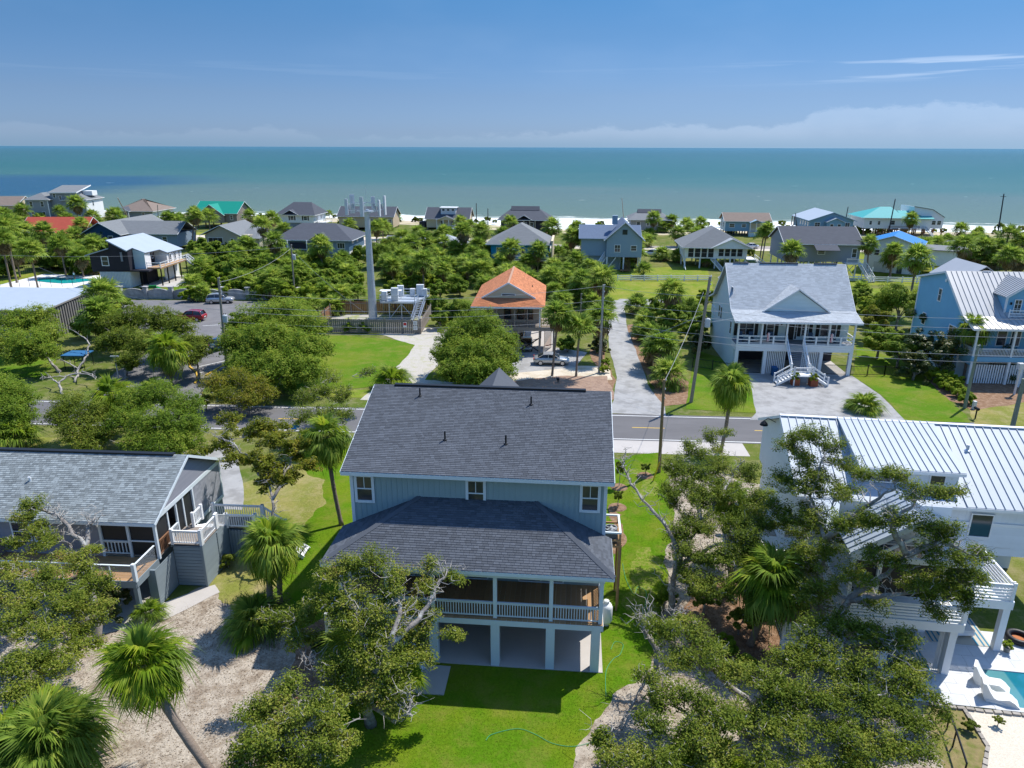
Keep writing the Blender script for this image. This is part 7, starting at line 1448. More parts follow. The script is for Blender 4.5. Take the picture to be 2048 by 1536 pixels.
MB().box(-1.4,1.4,-1.2,1.2,1.8,1.9).build('cover',mat('blue_tarp',(.03,.13,.28),.6),t)
t=thing('spot_lamp','small black garden spotlight on the brown gravel','lamp',(*(5.46,80.04),0)); MB().lathe((0,0,0),[(.08,0),(.05,.25),(.16,.3),(.2,.55),(.16,.58)],10).build('lamp_body',dark,t)
t=thing('plastic_bag','small bright blue plastic bag caught in the thin tree by the road','plastic bag',(-19.56,59.26,2.6)); b=MB(); b.poly([(-.45,0,0),(.1,-.15,-.35),(.5,.05,.0),(.15,.1,.4)]); b.poly([(-.45,0,0),(.15,.1,.4),(.1,.35,.1)]); b.poly([(.1,-.15,-.35),(.5,.05,.0),(.1,.35,.1)]); b.build('bag_film',mat('blue_film',(.0,.22,.60),.4),t)
# lot markings
def lot_marks():
    z=.034
    def ln(p,q,m,w=.14,name='parking_line'): 
        a,b=vv((*p,0)),vv((*q,0)); d=(b-a).normalized(); n=Vector((-d.y,d.x,0))*w/2; struct(MB().poly([(*(a-n).xy,z),(*(b-n).xy,z),(*(b+n).xy,z),(*(a+n).xy,z)]).build(name,m))
    for a,b in (((-39.87,85.64),(-37.32,88.53)),((-38.63,83.15),(-36.35,85.67)),((-45.53,99.03),(-43.61,100.18)),((-48.07,107.44),(-45.62,108.12)),((-44.8,92.98),(-42.75,93.75))): ln(a,b,paintw)
    k=thing('kerb','yellow painted kerb curling round the parking lot entrance','kerb',(0,0,0)); P=[(-37,88.54),(-38.61,88.52),(-41.98,88.49),(-40.62,85.63),(-38.92,83.55),(-37.74,81.17),(-37.21,79.09)]
    for a,b in zip(P[2:],P[3:]): MB().bar((*a,.08),(*b,.08),.2,.16).build('kerb_stone',painty,k)
    MB().bar((*(-36.64,86.75),.08),(*(-37.18,82.16),.08),.2,.16).build('kerb_stone',painty,k)
lot_marks()
# ---------------------------------------------------------------- vehicles
tyre=mat('tyre_rubber',(.02,.02,.02),.85); rimm=mat('alloy_rim',(.5,.5,.52),.3,metal=.8); redl=mat('red_lamp',(.5,.02,.015),.25); headl=mat('lamp_glass',(.7,.72,.74),.15)
carglass=mat('car_glass',(.012,.015,.018),.05,spec=.8)
def car(loc,rz,kind,paint,label,group=None):
    t=thing('parked_car',label,'car',(loc[0],loc[1],.03),rz,group)
    if kind=='sedan': L,Wd,st=4.6,.89,[(-2.3,.45,.75),(-2.22,.33,.95),(-1.55,.3,1.0),(-.4,.3,.99),(.8,.3,.96),(1.9,.3,.84),(2.22,.33,.72),(2.3,.42,.6)]; gh=[(-1.75,1.0),(-1.05,1.40),(-.3,1.45),(.25,1.41),(1.05,.97)]
    else: L,Wd,st=4.6,.93,[(-2.3,.5,.9),(-2.25,.36,1.08),(-1.5,.32,1.12),(0,.32,1.1),(1.0,.32,1.07),(1.95,.32,.98),(2.22,.38,.85),(2.3,.5,.7)]; gh=[(-2.15,1.1),(-1.85,1.60),(-.6,1.70),(.3,1.64),(1.1,1.08)]
    b=MB(); N=8
    for x,z0,z1 in st:
        w=Wd*(1-.12*max(0,(abs(x)-1.6)/.7)); zm=z0+(z1-z0)*.55
        for y,z in ((-w*.9,z0),(-w,z0+.12),(-w,zm),(-w*.93,z1-.03),(-w*.78,z1),(w*.78,z1),(w*.93,z1-.03),(w,zm),(w,z0+.12),(w*.9,z0)): b.v.append((x,y,z))
    M=10
    for i in range(len(st)-1):
        for j in range(M): b.f.append((i*M+j,(i+1)*M+j,(i+1)*M+(j+1)%M,i*M+(j+1)%M))
    b.f.append(tuple(range(M))); b.f.append(tuple((len(st)-1)*M+j for j in range(M-1,-1,-1))); b.build('body',paint,t,True)
    g=MB(); zb=[st[2][2]-.03]
    for x,z in gh:
        s=1-(z-gh[0][1])*.28; w=Wd*.86*s; base=gh[0][1]-.06
        g.v+=[(x,-w,z),(x,w,z)]
    k=len(g.v); xs_=[p[0] for p in gh]
    for x,z in gh: g.v+=[(x,-Wd*.88,gh[0][1]-.08),(x,Wd*.88,gh[0][1]-.08)]
    n=len(gh)
    for i in range(n-1): g.f+=[(2*i,2*i+2,2*i+3,2*i+1),(k+2*i,k+2*i+2,2*i+2,2*i),(2*i+1,2*i+3,k+2*i+3,k+2*i+1)]
    g.f+=[(k,0,1,k+1),(2*n-2,k+2*n-2,k+2*n-1,2*n-1)]; g.build('cabin_glass',carglass,t,True)
    r=MB(); top=gh[1:4]
    for x,z in top: w=Wd*.86*(1-(z-gh[0][1])*.28)+.01; r.v+=[(x,-w,z+.012),(x,w,z+.012),(x,-w*.99,z-.03),(x,w*.99,z-.03)]
    for i in range(2): r.f+=[(4*i,4*i+4,4*i+5,4*i+1),(4*i+2,4*i+6,4*i+4,4*i),(4*i+1,4*i+5,4*i+7,4*i+3)]
    r.build('roof',paint,t)
    for s in (-1,1):
        q=MB()
        for x0_,x1_ in ((gh[1],gh[0]),(gh[3],gh[4])): w0=Wd*.86*(1-(x0_[1]-gh[0][1])*.28)+.012; q.bar((x0_[0],s*w0,x0_[1]),(x1_[0],s*Wd*.87,x1_[1]),.05,.06)
        xm=(gh[1][0]+gh[3][0])/2; q.bar((xm,s*(Wd*.86*(1-(1.42-1)*.28)+.005),gh[2][1]-.02),(xm,s*Wd*.885,gh[0][1]-.04),.07,.04); q.build('pillar',paint,t)
    for x in (-1.38,1.42):
        for s in (-1,1):
            wh=MB().tube([(x,s*(Wd-.2),.33),(x,s*(Wd+.01),.33)],.33,16).build('wheel',tyre,t); MB().tube([(x,s*(Wd-.01),.33),(x,s*(Wd+.025),.33)],.22,12).build('rim',rimm,wh)
    for s in (-1,1):
        MB().box(2.12,2.28,s*.62-.18,s*.62+.18,.6,.74).build('headlight',headl,t); MB().box(-2.31,-2.2,s*.66-.17,s*.66+.17,.78,.94).build('tail_light',redl,t); MB().cbox((.85,s*(Wd+.08),1.02),(.14,.2,.13)).build('mirror',paint,t)
    MB().box(-2.34,-2.29,-.26,.26,.62,.74).build('licence_plate',offwhite,t)
    if kind!='sedan':
        for s in (-.62,.62): MB().bar((-1.6,s,1.7),(.2,s,1.73),.04,.04).build('roof_rack',steel,t)
    return t
silver=mat('silver_paint',(.50,.51,.51),.28,metal=.5,coat=.6); redp=mat('red_car_paint',(.30,.012,.015),.25,coat=.8); greyp=mat('grey_car_paint',(.30,.32,.33),.28,metal=.5,coat=.6); blackp=mat('black_car_paint',(.012,.013,.016),.2,coat=.8); bluep=mat('blue_car_paint',(.02,.07,.16),.25,coat=.8); whitep=mat('white_car_paint',(.70,.70,.70),.3,coat=.6)
car((5.05,87.6),rad(-3),'sedan',silver,'silver sedan parked side on in front of the orange roofed house')
car((1.93,95),rad(88-180),'sedan',greyp,'grey sedan seen from behind under the orange roofed house'); car((.9,101.0),rad(-92),'suv',blackp,'dark car deep in the shade under the orange roofed house')
car((-51.34,111.08),rad(176),'suv',redp,'dark red SUV parked in the middle of the parking lot'); car((-51.86,124.52),rad(8),'suv',silver,'silver white SUV parked along the concrete wall of the lot')
car((-40.17,95.06),rad(80),'sedan',bluep,'blue car half hidden behind the big round tree at the lot')
car((65.82,198.65),rad(176),'sedan',whitep,'white car on the beach road right of the white porch house'); car((35.78,183.77),rad(150),'suv',whitep,'white car parked beside the steep gabled blue house')
def tractor():
    t=thing('tractor','small green tractor parked behind the concrete wall','tractor',(*(-69.55,134.37),0),rad(20)); g=mat('tractor_green',(.01,.19,.04),.4); y=mat('tractor_yellow',(.6,.42,.02),.4)
    MB().box(.1,1.5,-.3,.3,.7,1.2).build('hood',g,t); MB().box(-.9,.1,-.45,.45,.6,.85).build('chassis',g,t); MB().box(-.75,-.3,-.25,.25,.85,.95).build('seat',dark,t); MB().box(-.8,-.7,-.25,.25,.95,1.4).build('seat_back',dark,t); MB().tube([(.1,0,1.1),(-.1,0,1.4)],.02,5).build('steering_column',dark,t)
    for x,r,w in ((-.6,.65,.35),(1.2,.38,.25)):
        for s in (-1,1): wh=MB().tube([(x,s*.5,r),(x,s*(.5+w),r)],r,14).build('wheel',tyre,t); MB().tube([(x,s*(.5+w-.02),r),(x,s*(.52+w),r)],r*.5,10).build('rim',y,wh)
    MB().bar((1.5,0,.9),(2.2,0,.5),1.4,.1).build('loader_bucket',g,t)
tractor()

# ---------------------------------------------------------------- vegetation builders
def leaf_quads(C,N,size,r,aspect=1.7,fold=True):
    """one quad per leaf: centres C (n,3), normals N (n,3)"""
    n=len(C); N=N/np.linalg.norm(N,axis=1,keepdims=True); t=r.normal(size=(n,3)); t-=N*(t*N).sum(1,keepdims=True); t/=np.linalg.norm(t,axis=1,keepdims=True)+1e-9
    b=np.cross(N,t); s=size*r.uniform(.65,1.35,(n,1)); L=t*s*aspect/2; Wd=b*s/2
    V=np.stack([C-L,C+Wd*.9+N*s*.12,C+L,C-Wd*.9+N*s*.12],1).reshape(-1,3)
    return V,np.arange(n*4).reshape(-1,4)
def crown_mesh(name,seed,nleaf,size,m,nclump=26,flat=.8,spread=.24,hollow=.55,lump=.22):
    r=np.random.default_rng(seed)
    d=r.normal(size=(nclump,3)); d/=np.linalg.norm(d,axis=1,keepdims=True); d[:,2]=np.where(d[:,2]<-.55,-d[:,2]*.6,d[:,2])
    rr=r.uniform(hollow,1,(nclump,1))*(1+r.uniform(-lump,lump,(nclump,1))); cc=d*rr*np.array([1,1,flat])
    k=r.integers(0,nclump,nleaf); off=r.normal(size=(nleaf,3)); off/=np.linalg.norm(off,axis=1,keepdims=True)
    off*=spread*np.cbrt(r.uniform(.08,1,(nleaf,1)))*r.uniform(.7,1.3,nclump)[k][:,None]*np.array([1,1,.8])
    C=cc[k]+off; N=C*.55+off/spread*.9+np.array([.12,.1,1.15])+r.normal(size=(nleaf,3))*.5
    V,F=leaf_quads(C,N,size,r); return npmesh(name,V,F,m)
def frond_arrays(r,nl,L,droop,seg=2,width=.045,petiole=.45):
    """a costapalmate fan: leaflets radiating from a short curved rib. Points along +x, z up. Returns V,F(tri)"""
    V=[];F=[]
    pl=L*petiole; 
    def rib(s): return np.array([pl+s*L*.30,0,-droop*.16*L*s*s])
    k=0; pw=.018*L
    V+=[(0,-pw,0),(0,pw,0),(pl,pw*.6,.05*L),(pl,-pw*.6,.05*L)]; F+=[(0,1,2),(0,2,3)]; k=4
    for i in range(nl):
        u=(i+.5)/nl*2-1; a=u*1.75; s=1-abs(u); o=rib(s*.9)+np.array([0,0,.05*L]); ln=L*(.50+.10*math.cos(u*1.5))*r.uniform(.88,1.1)
        dx,dy=math.cos(a),math.sin(a); w=width*L; lift=.16*abs(u)
        n=np.array([-dy,dx,0]); m=o+np.array([dx,dy,lift-.05*droop])*ln*.55; e=o+np.array([dx*.9,dy*.9,lift*.8-.55*droop*r.uniform(.3,1.7)])*ln*r.uniform(.9,1.12)
        V+=[tuple(o-n*w*.35),tuple(o+n*w*.35),tuple(m+n*w),tuple(m-n*w),tuple(e)]
        F+=[(k,k+1,k+2),(k,k+2,k+3),(k+3,k+2,k+4)]; k+=5
    return np.array(V),np.array(F)
def rotm(yaw,pitch,roll=0):
    return np.array((Matrix.Rotation(yaw,3,'Z')@Matrix.Rotation(-pitch,3,'Y')@Matrix.Rotation(roll,3,'X')))
def crown_fronds(r,n,lo,hi):
    out=[]
    for i in range(n):
        t=(i+.5)/n; p=lo+(hi-lo)*t**1.15; out.append((i*2.39996+r.uniform(-.3,.3),p+r.uniform(-.12,.12),r.uniform(-.4,.4),r.uniform(.88,1.1)*(1-.12*t)))
    return out
def palm_crown_mesh(name,seed,n,lo,hi,m,nl=12,droop=.6,L=1.1,w=.042):
    r=np.random.default_rng(seed); VV=[];FF=[];k=0
    for yaw,p,ro_,s in crown_fronds(r,n,lo,hi):
        V,F=frond_arrays(r,nl,L*s,droop*r.uniform(.7,1.2),width=w); V=V@rotm(yaw,p,ro_).T; VV.append(V); FF.append(F+k); k+=len(V)
    return npmesh(name,np.concatenate(VV),np.concatenate(FF),m)
PALMV=[palm_crown_mesh('crown',10+i,[50,44,54,42,52][i],[-.35,-.15,-.5,-.1,-.4][i],1.45,palmleaf) for i in range(5)]
PALMD=[palm_crown_mesh('dead_fronds',30+i,[16,24,30][i],-1.45,-.25,deadfrond,nl=8,droop=1.2,L=.85,w=.075) for i in range(3)]
def trunk_unit(seed,n=7,segs=9,m=palmbark):
    r=random.Random(seed); b=MB(); pts=[];rs=[]
    bx,by=r.uniform(-.035,.035),r.uniform(-.035,.035)
    for i in range(segs+1):
        t=i/segs; pts.append((bx*math.sin(t*math.pi),by*math.sin(t*math.pi),t)); rs.append((.15 if i else .2)*(1+.06*((i%2)*2-1))*(1.0 if t<.75 else 1+.25*(t-.75)/.25))
    return b.tube(pts,rs,n).mesh('trunk',m,True)
TRUNKS=[trunk_unit(i) for i in range(3)]
pr=random.Random(77)
def palm(p,label,group=None,lean=(0,0),dead=None,name='palmetto_palm',base=None):
    """p: crown centre x,y,height,radius"""
    x,y,h,R=p; R*=1.1; bx,by=(base if base else (x-lean[0],y-lean[1]))
    t=thing(name,label,'palm tree',(bx,by,0),0,group)
    hh=max(.3,h-.15*R); dx,dy=x-bx,y-by; q=Vector((dx,dy,hh)).to_track_quat('Z','Y').to_euler(); ln=Vector((dx,dy,hh)).length
    k=max(.75,min(1.25,R/2.0))
    obj('trunk',TRUNKS[pr.randrange(3)],t,rot=q,sc=(k,k,ln))
    obj('crown',PALMV[pr.randrange(5)],t,loc=(dx,dy,h-.1*R),rot=(pr.uniform(-.1,.1),pr.uniform(-.1,.1),pr.uniform(0,6.28)),sc=R*pr.uniform(.95,1.1))
    d=pr.random()<.9 if dead is None else dead
    if d: obj('dead_fronds',PALMD[pr.randrange(3)],t,loc=(dx,dy,h-.16*R),rot=(0,0,pr.uniform(0,6.28)),sc=R*pr.uniform(.9,1.1))
    return t
FRON=[]
for i in range(3):
    r_=np.random.default_rng(60+i); V_,F_=frond_arrays(r_,40,1.0,[.9,1.3,1.7][i],width=.022,petiole=.42); FRON.append((npmesh('frond',V_,F_,palmleaf),npmesh('frond',V_,F_,palmleafy),npmesh('dead_frond',V_,F_,deadfrond)))
def near_palm(crown,base,label,n=34,lo=-.6,hi=1.4,ndead=6,sunny=.3,seed=1,name='palmetto_palm',curve=(0,0),cat='palm tree',tr=.16,group=None):
    x,y,h,R=crown; t=thing(name,label,cat,(base[0],base[1],0),0,group); r=random.Random(seed); rn=np.random.default_rng(seed)
    top=Vector((x-base[0],y-base[1],h-.12*R)); pts=[];rs=[]; N=16
    if h>1.0:
        for i in range(N+1):
            s=i/N; pts.append((top.x*s+curve[0]*math.sin(s*math.pi),top.y*s+curve[1]*math.sin(s*math.pi),top.z*s)); rs.append((tr*1.35 if i==0 else tr)*(1+.045*((i%2)*2-1))*(1 if s<.85 else 1.18))
        MB().tube(pts,rs,10).build('trunk',palmbark,t,True)
        bt=MB()                                         # cut leaf bases under the crown
        for i in range(22):
            a=i*2.4; z=top.z-.05-.75*i/22*min(1,h/4); o=Vector((math.cos(a),math.sin(a),0)); c=Vector((top.x*z/top.z,top.y*z/top.z,z))
            bt.bar(c+o*tr*.8,c+o*tr*1.9+Vector((0,0,.28)),.09,.03)
        bt.build('leaf_bases',palmboot,t,kind='stuff')
    for yaw,p,rl,s in crown_fronds(rn,n,lo,hi):
        v=2 if p<0 else (1 if p<.7 else 0); me=FRON[v][1 if r.random()<sunny else 0]
        obj('frond',me,t,loc=top,rot=Matrix(rotm(yaw,p,rl).tolist()).to_euler(),sc=R*s)
    for i in range(ndead):
        obj('dead_frond',FRON[2][2],t,loc=top-Vector((0,0,.15)),rot=Matrix(rotm(i*2.4+r.random(),-1.15-r.random()*.3,0).tolist()).to_euler(),sc=R*r.uniform(.75,.95),label='brown dead frond hanging below the crown')
    return t
BUSH={k:[crown_mesh('foliage',100+i+j*10,n,s,m,nc,fl,sp,ho) for i in range(3)] for j,(k,n,s,m,nc,fl,sp,ho) in enumerate((
  ('bright',6500,.10,brightleaf,46,.85,.22,.5),('dense',7000,.10,treeleaf,52,.9,.21,.55),('dark',5600,.095,darkleaf,44,1.05,.2,.45),('oakish',5200,.095,oakleaf,36,.75,.21,.5)))}
BIG={k:crown_mesh('foliage',200+j,n,s,m,nc,fl,sp,ho,.3) for j,(k,n,s,m,nc,fl,sp,ho) in enumerate((
  ('round',22000,.046,treeleaf,90,.85,.22,.62),('round2',20000,.047,treeleaf,80,.8,.24,.6),('oak',11000,.058,oakleaf,44,.72,.21,.5),('oak2',11000,.06,oakleafy,40,.75,.2,.5),('magnolia',9000,.062,darkleaf,46,1.3,.2,.45)))}
def stem_mesh(seed,m=bark):
    r=random.Random(seed); b=MB(); b.tube([(0,0,0),(.03,.02,.4),(0,.05,.8)],[.09,.07,.05],6)
    for i in range(6):
        a=i*1.05+r.random()*.5; b.tube([(0,.03,.35+.05*i),(.25*math.cos(a),.25*math.sin(a),.6+.06*i),(.6*math.cos(a),.6*math.sin(a),.95+r.uniform(-.1,.25))],[.045,.03,.012],5)
    return b.mesh('trunk',m,True)
STEMS=[stem_mesh(i) for i in range(3)]
def bush(c,kind,label,cat='shrub',group=None,name='shrub',h=None):
    """c: centre x,y,z, radius; sits on the ground"""
    x,y,z,R=c; t=thing(name,label,cat,(x,y,0),0,group)
    me=BIG[kind] if kind in BIG else BUSH[kind][pr.randrange(3)]
    zz=max(z,R*.55); sz=R*pr.uniform(.92,1.1)
    obj('foliage' if cat=='shrub' else 'crown',me,t,loc=(0,0,zz),rot=(0,0,pr.uniform(0,6.28)),sc=(R*pr.uniform(.95,1.08),R*pr.uniform(.95,1.08),sz))
    obj('trunk',STEMS[pr.randrange(3)],t,rot=(0,0,pr.uniform(0,6.28)),sc=(min(R,2.2),min(R,2.2),zz))
    return t
def crook(a,b,r,n,amp):
    a,b=vv(a),vv(b); P=[a]; L=(b-a).length
    for i in range(1,n): P.append(a+(b-a)*(i/n)+Vector((r.uniform(-1,1),r.uniform(-1,1),r.uniform(-.6,1)))*amp*L*math.sin(math.pi*i/n))
    P.append(b); return P
def oak(base,limbs,clumps,label,seed=1,leaf=.10,per=520,m=oakleaf,rt_=.22,name='live_oak',bare=.25,group=None,twig=1.0,flat=.72,spray=.30,sat=1,bw=1.0,shell=.0):
    """limbs: list of point lists [(x,y,z),...] first one starting at the base is the trunk; clumps: (x,y,z,r) world."""
    r=random.Random(seed); rn=np.random.default_rng(seed); t=thing(name,label,'tree',(base[0],base[1],0),0,group); O=Vector((base[0],base[1],0))
    nodes=[]; ex=[]; LIMB=[]
    for c in clumps:
        for k in range(sat):
            a=r.uniform(0,6.283); d=c[3]*r.uniform(.9,1.5); ex.append((c[0]+d*math.cos(a),c[1]+d*math.sin(a),c[2]+r.uniform(-.7,.25)*c[3]*2,c[3]*r.uniform(.55,.9)))
    clumps=[(c[0],c[1],c[2],c[3]*1.12) for c in clumps]+ex
    for li,l in enumerate(limbs):
        pts=[vv(p)-O for p in l]; Q=[pts[0]]
        for a,b in zip(pts,pts[1:]): Q+=crook(a,b,r,4,.07)[1:]
        ra_=rt_ if li==0 else rt_*.62; n=len(Q); rs=[ra_*(1-.78*i/(n-1))*(1.25 if (i==0 and li==0) else 1)*r.uniform(.92,1.1) for i in range(n)]
        MB().tube(Q,rs,8).build('trunk' if li==0 else 'limb',bark,t,True)
        nodes+=[(q,w) for q,w in zip(Q,rs)][(1 if li==0 else 0):]; LIMB.append(Q)
    br=MB(); tw=MB(); C=[];D=[]
    for (cx,cy,cz,cr) in sorted(clumps,key=lambda c:min(((vv(c[:3])-O)-q[0]).length for q in nodes)):
        c=Vector((cx,cy,cz))-O
        q,w=min(nodes,key=lambda k:(k[0]-(c-Vector((0,0,cr*.4)))).length+ (1.2 if k[0].z>c.z+.4 else 0))
        P=crook(q,c-Vector((0,0,cr*.25)),r,6,.14); w0=min(w*.6,.09+.03*cr); rs=[w0*(1-.6*i/6) for i in range(7)]
        br.tube(P,rs,6); nodes+=list(zip(P[2:],rs[2:]))
        ns=int(9*twig+cr*7*twig); tips=[]
        for i in range(ns):
            d=Vector((r.gauss(0,1),r.gauss(0,1),r.gauss(.25,.8))).normalized(); e=c+Vector((d.x*cr,d.y*cr,d.z*cr*flat))*r.uniform(.4,1.1)
            s=P[r.choice((3,4,5,6))]; T=crook(s,e,r,4,.2); tw.tube(T,[.028,.022,.017,.012,.006],3,False); tips.append((T,e))
        bn=min(len(tips),int(ns*bare*1.3))
        for i in range(bn):
            T,e=tips[i]; f=e+(e-c)*r.uniform(.12,.4)+Vector((r.uniform(-.2,.2),r.uniform(-.2,.2),r.uniform(-.1,.3))); tw.tube(crook(e,f,r,3,.3),[.02,.016,.012,.006],3,False)
        k=int(per*3.6*(.10/leaf)*max(cr,.5)**2) if leaf<.11 else int(per*3.6*max(cr,.5)**2); 
        for T,e in tips:
            m_=max(6,k//ns); 
            cen=np.array(e); nsub=3
            for j in range(nsub):
                s=T[2]+(T[4]-T[2])*(j/ (nsub-1)) if nsub>1 else e
                kk=m_//nsub; off=rn.normal(size=(kk,3)); off/=np.linalg.norm(off,axis=1,keepdims=True); off*=spray*np.cbrt(rn.uniform(.05,1,(kk,1)))*np.array([1.15,1.15,.62])*r.uniform(.7,1.25)
                C.append(np.array(s)+off+np.array([0,0,.05])); D.append(off/spray*.9+np.array([.12,.1,1.25])+rn.normal(size=(kk,3))*.5)
    for Q in LIMB:                                      # bare crooked twigs standing out of the leaves
        for i in range(len(Q)//3,len(Q)):
            for k in range(2 if bare>.3 else 1):
                e=Q[i]+Vector((r.gauss(0,.7),r.gauss(0,.7),r.uniform(.1,1.0)))*.8*bw; P=crook(Q[i],e,r,4,.24); tw.tube(P,[.035*bw,.027*bw,.02*bw,.013*bw,.006],4,False)
                for m_ in (2,3): tw.tube(crook(P[m_],P[m_]+Vector((r.gauss(0,.35),r.gauss(0,.35),r.uniform(-.1,.4))),r,3,.25),[.016,.012,.008,.004],3,False)
    br.build('branch',bark,t,True,kind='stuff')
    tw.build('twigs',twigm,t,kind='stuff')
    for (cx,cy,cz,cr) in clumps if shell else ():      # the closed outer skin of a dense crown
        c=Vector((cx,cy,cz))-O; kk=int(shell*cr*cr/(leaf*leaf)*9); dd=rn.normal(size=(kk,3)); dd/=np.linalg.norm(dd,axis=1,keepdims=True); dd[:,2]=np.where(dd[:,2]<-.4,-dd[:,2],dd[:,2])
        lump=1+.17*np.sin(dd[:,:1]*6+cx)*np.sin(dd[:,1:2]*7+cy)+.13*np.sin(dd[:,2:]*12+cx*3)*np.sin(dd[:,:1]*13)
        C.append(np.array(c)+dd*cr*lump*rn.uniform(.74,1.08,(kk,1))*np.array([1,1,.85])); D.append(dd*.9+np.array([.1,.1,.75])+rn.normal(size=(kk,3))*.55)
    C=np.concatenate(C); D=np.concatenate(D); V,F=leaf_quads(C,D,leaf,rn,1.6)
    obj('crown',npmesh('crown',V,F,m),t)
    return t

def BUSH_POT(): return BUSH['bright'][0]
under_deck()

# ---------------------------------------------------------------- palms of the middle distance
def zone(label,group,L,**k):
    for p in L: palm(p,label,group,**k)
zone('palmetto palm in the clump at the far left edge, beside the red roofed house','palms by the red roofed house',[(-100.47,143.12,11,2.47),(-147.22,218.63,8,2.1),(-147.29,217.46,6.2,2.1),(-133.37,190.68,9.2,2.1),(-131.03,190.47,7.3,2.1),(-97.52,137.11,9.4,2.1)])
palm((-120.12,178.09,6.5,2.1),'palmetto palm standing before the left end of the red roof'); palm((-103.54,159.34,8.4,2.1),'palmetto palm standing before the middle of the red roof'); palm((-150.22,251.69,7.44,2.93),'tall palmetto palm in front of the right wing of the grey three storey house',base=(-151.12,251.69)); palm((-146.29,235.41,6.3,2.1),'palmetto palm in front of the tower of the three storey house'); palm((-133.76,218.08,5.3,2.1),'palmetto palm at the right end of the red roof'); palm((-146.8,254.03,3.2,2.1),'palmetto palm before the sunlit side wall of the three storey house'); palm((-170.75,262.34,1.5,1.99),'low palmetto palm below the left wing of the three storey house')
zone('palmetto palm in the clump between the red roof and the navy house','palms between the red roof and the navy house',[(-120.49,202.44,5.6,2.1),(-128.9,216.02,1.7,2.1),(-125.71,216.91,2.2,2.1),(-129.48,230.26,1.5,2.07),(-136.62,233.02,1.5,2.09),(-114.61,188.83,4.3,2.1),(-140.48,245.53,1.5,2.03)])
palm((-129.48,236.74,4.81,2.61),'palmetto palm left of the white entry gable of the brown roofed beach house',base=(-129.99,236.74))
zone('slim palmetto palm in the group between the charcoal house and the beach road','palms between the charcoal house and the beach road',[(-115.12,234.28,2.7,2.1),(-103.69,218.31,6.1,2.1),(-101.64,217.51,5.3,2.1),(-107.69,234.76,4.1,2.1),(-111.48,223.63,1.5,1.86)],dead=False)
palm((-85.56,195.34,8.92,2.01),'tall twin trunked palmetto palm left of the taupe cottage, in front of the green roof',base=(-87.34,195.34)); palm((-83.65,192.41,8.93,1.72),'leaning palmetto palm with thin trunk just left of the taupe cottage',base=(-85.28,192.41)); palm((-85.08,203.4,7.8,2.1),'palmetto palm before the front gable of the green roofed house'); palm((-79.03,218.44,6.6,2.1),'palmetto palm at the right corner of the green roofed house'); palm((-86.89,240.56,1.5,1.83),'small palmetto palm behind the taupe cottage'); palm((-61.95,179.05,7.9,2.1),'large skirted palmetto palm right of the taupe cottage',dead=True)
zone('palmetto palm in the group before the white slate roofed beach house','palms before the white slate roofed house',[(-72.29,218.27,5.9,2.1),(-73.4,231.77,1.5,2.08),(-75.92,250.76,1.5,2.08),(-83.21,265.03,1.5,1.82)])
palm((-71.56,283.76,1.5,1.56),'small lone palm on the sand right of the white slate roofed house',dead=False); palm((-40.22,150.36,6.7,2.1),'palmetto palm in front of the slate blue house',dead=True)
zone('palmetto palm rising from the thicket left of the slate blue house','palms left of the slate blue house',[(-62.01,167.68,4.6,2.1),(-50.14,151.21,7.6,2.1),(-70.55,201.14,1.9,2.1),(-71.81,184.51,1.5,1.8)])
palm((-42.53,266.28,1.5,2.02),'slim palmetto palm in front of the right end of the beige long house',dead=False); zone('palmetto palm of the trio right of the cell tower mast','palms right of the tower mast',[(-38.15,202.21,4.9,2.1),(-38.99,217.14,3.9,2.1),(-39.32,228.33,1.5,2.05)]); palm((-52.73,234.31,2.4,2.1),'pale green palm in front of the left end of the beige long house',dead=False)
zone('palmetto palm in the group before the clerestory beach house','palms before the clerestory house',[(-28.52,216.82,1.9,2.1),(-27.62,248.77,1.5,2.06),(-18.12,189.67,5,2.1),(-15.59,217.58,5.1,2.1),(-11.39,168.12,7.8,2.1),(-13.74,234.26,2.2,2.1)])
palm((-7.42,176.11,7.04,2.32),'tall skirted palmetto palm with pale trunk left of the turquoise house',dead=True,base=(-7.62,176.11))
zone('palmetto palm in the dense grove between the cell tower and the turquoise house','grove between tower and turquoise house',[(-22.03,188.72,2.9,2.1),(-17.06,177.87,3.9,2.1),(-13.27,167.17,4,2.1),(-21.41,182.77,1.5,2.04),(-27.03,188.69,2.5,2.1),(-17.05,136.05,5.9,2.1),(-13.33,149.68,2.7,2.1),(-9.4,149.15,2.9,2.1),(-5.38,153.97,1.5,1.95),(-25.08,148.46,1.5,2.09),(-18.02,166.55,2.8,2.1),(-11.06,167.03,3.1,2.1),(-9.79,187.78,1.5,2.09),(-24.06,176.76,1.7,2.1),(-1.73,157.08,2,2.1),(-14.25,169.95,1.5,2.02),(-24.51,164.28,1.5,2.07),(-6.39,139.93,1.5,1.68),(-14.69,143.79,1.5,1.73)])
palm((-0.69,203.37,6.4,2.1),'palmetto palm before the left half of the plum hip roofed house'); palm((-2.48,189.65,4.4,2.1),'palmetto palm before the left wall of the turquoise house'); palm((2.65,189.12,3.7,2.1),'palmetto palm before the middle of the turquoise house'); palm((10.49,189.63,6.51,2.36),'tall palmetto palm between the plum house and the turquoise house wall',dead=True,base=(10.5,189.63)); palm((3.46,157.44,2.4,2.1),'low palmetto palm under the deck of the turquoise house')
zone('palmetto palm in the clump between the turquoise and the steep gabled blue house','palms between turquoise and blue houses',[(19.25,217.43,3.3,2.1),(14.03,168.34,6.7,2.1),(19.68,206.6,1.5,2.01),(11.42,177.17,1.5,1.98),(7.93,165.67,1.5,1.86),(14.12,183.53,1.5,1.92),(8.86,149.21,2,2.1),(13.46,166.55,1.5,1.87)])
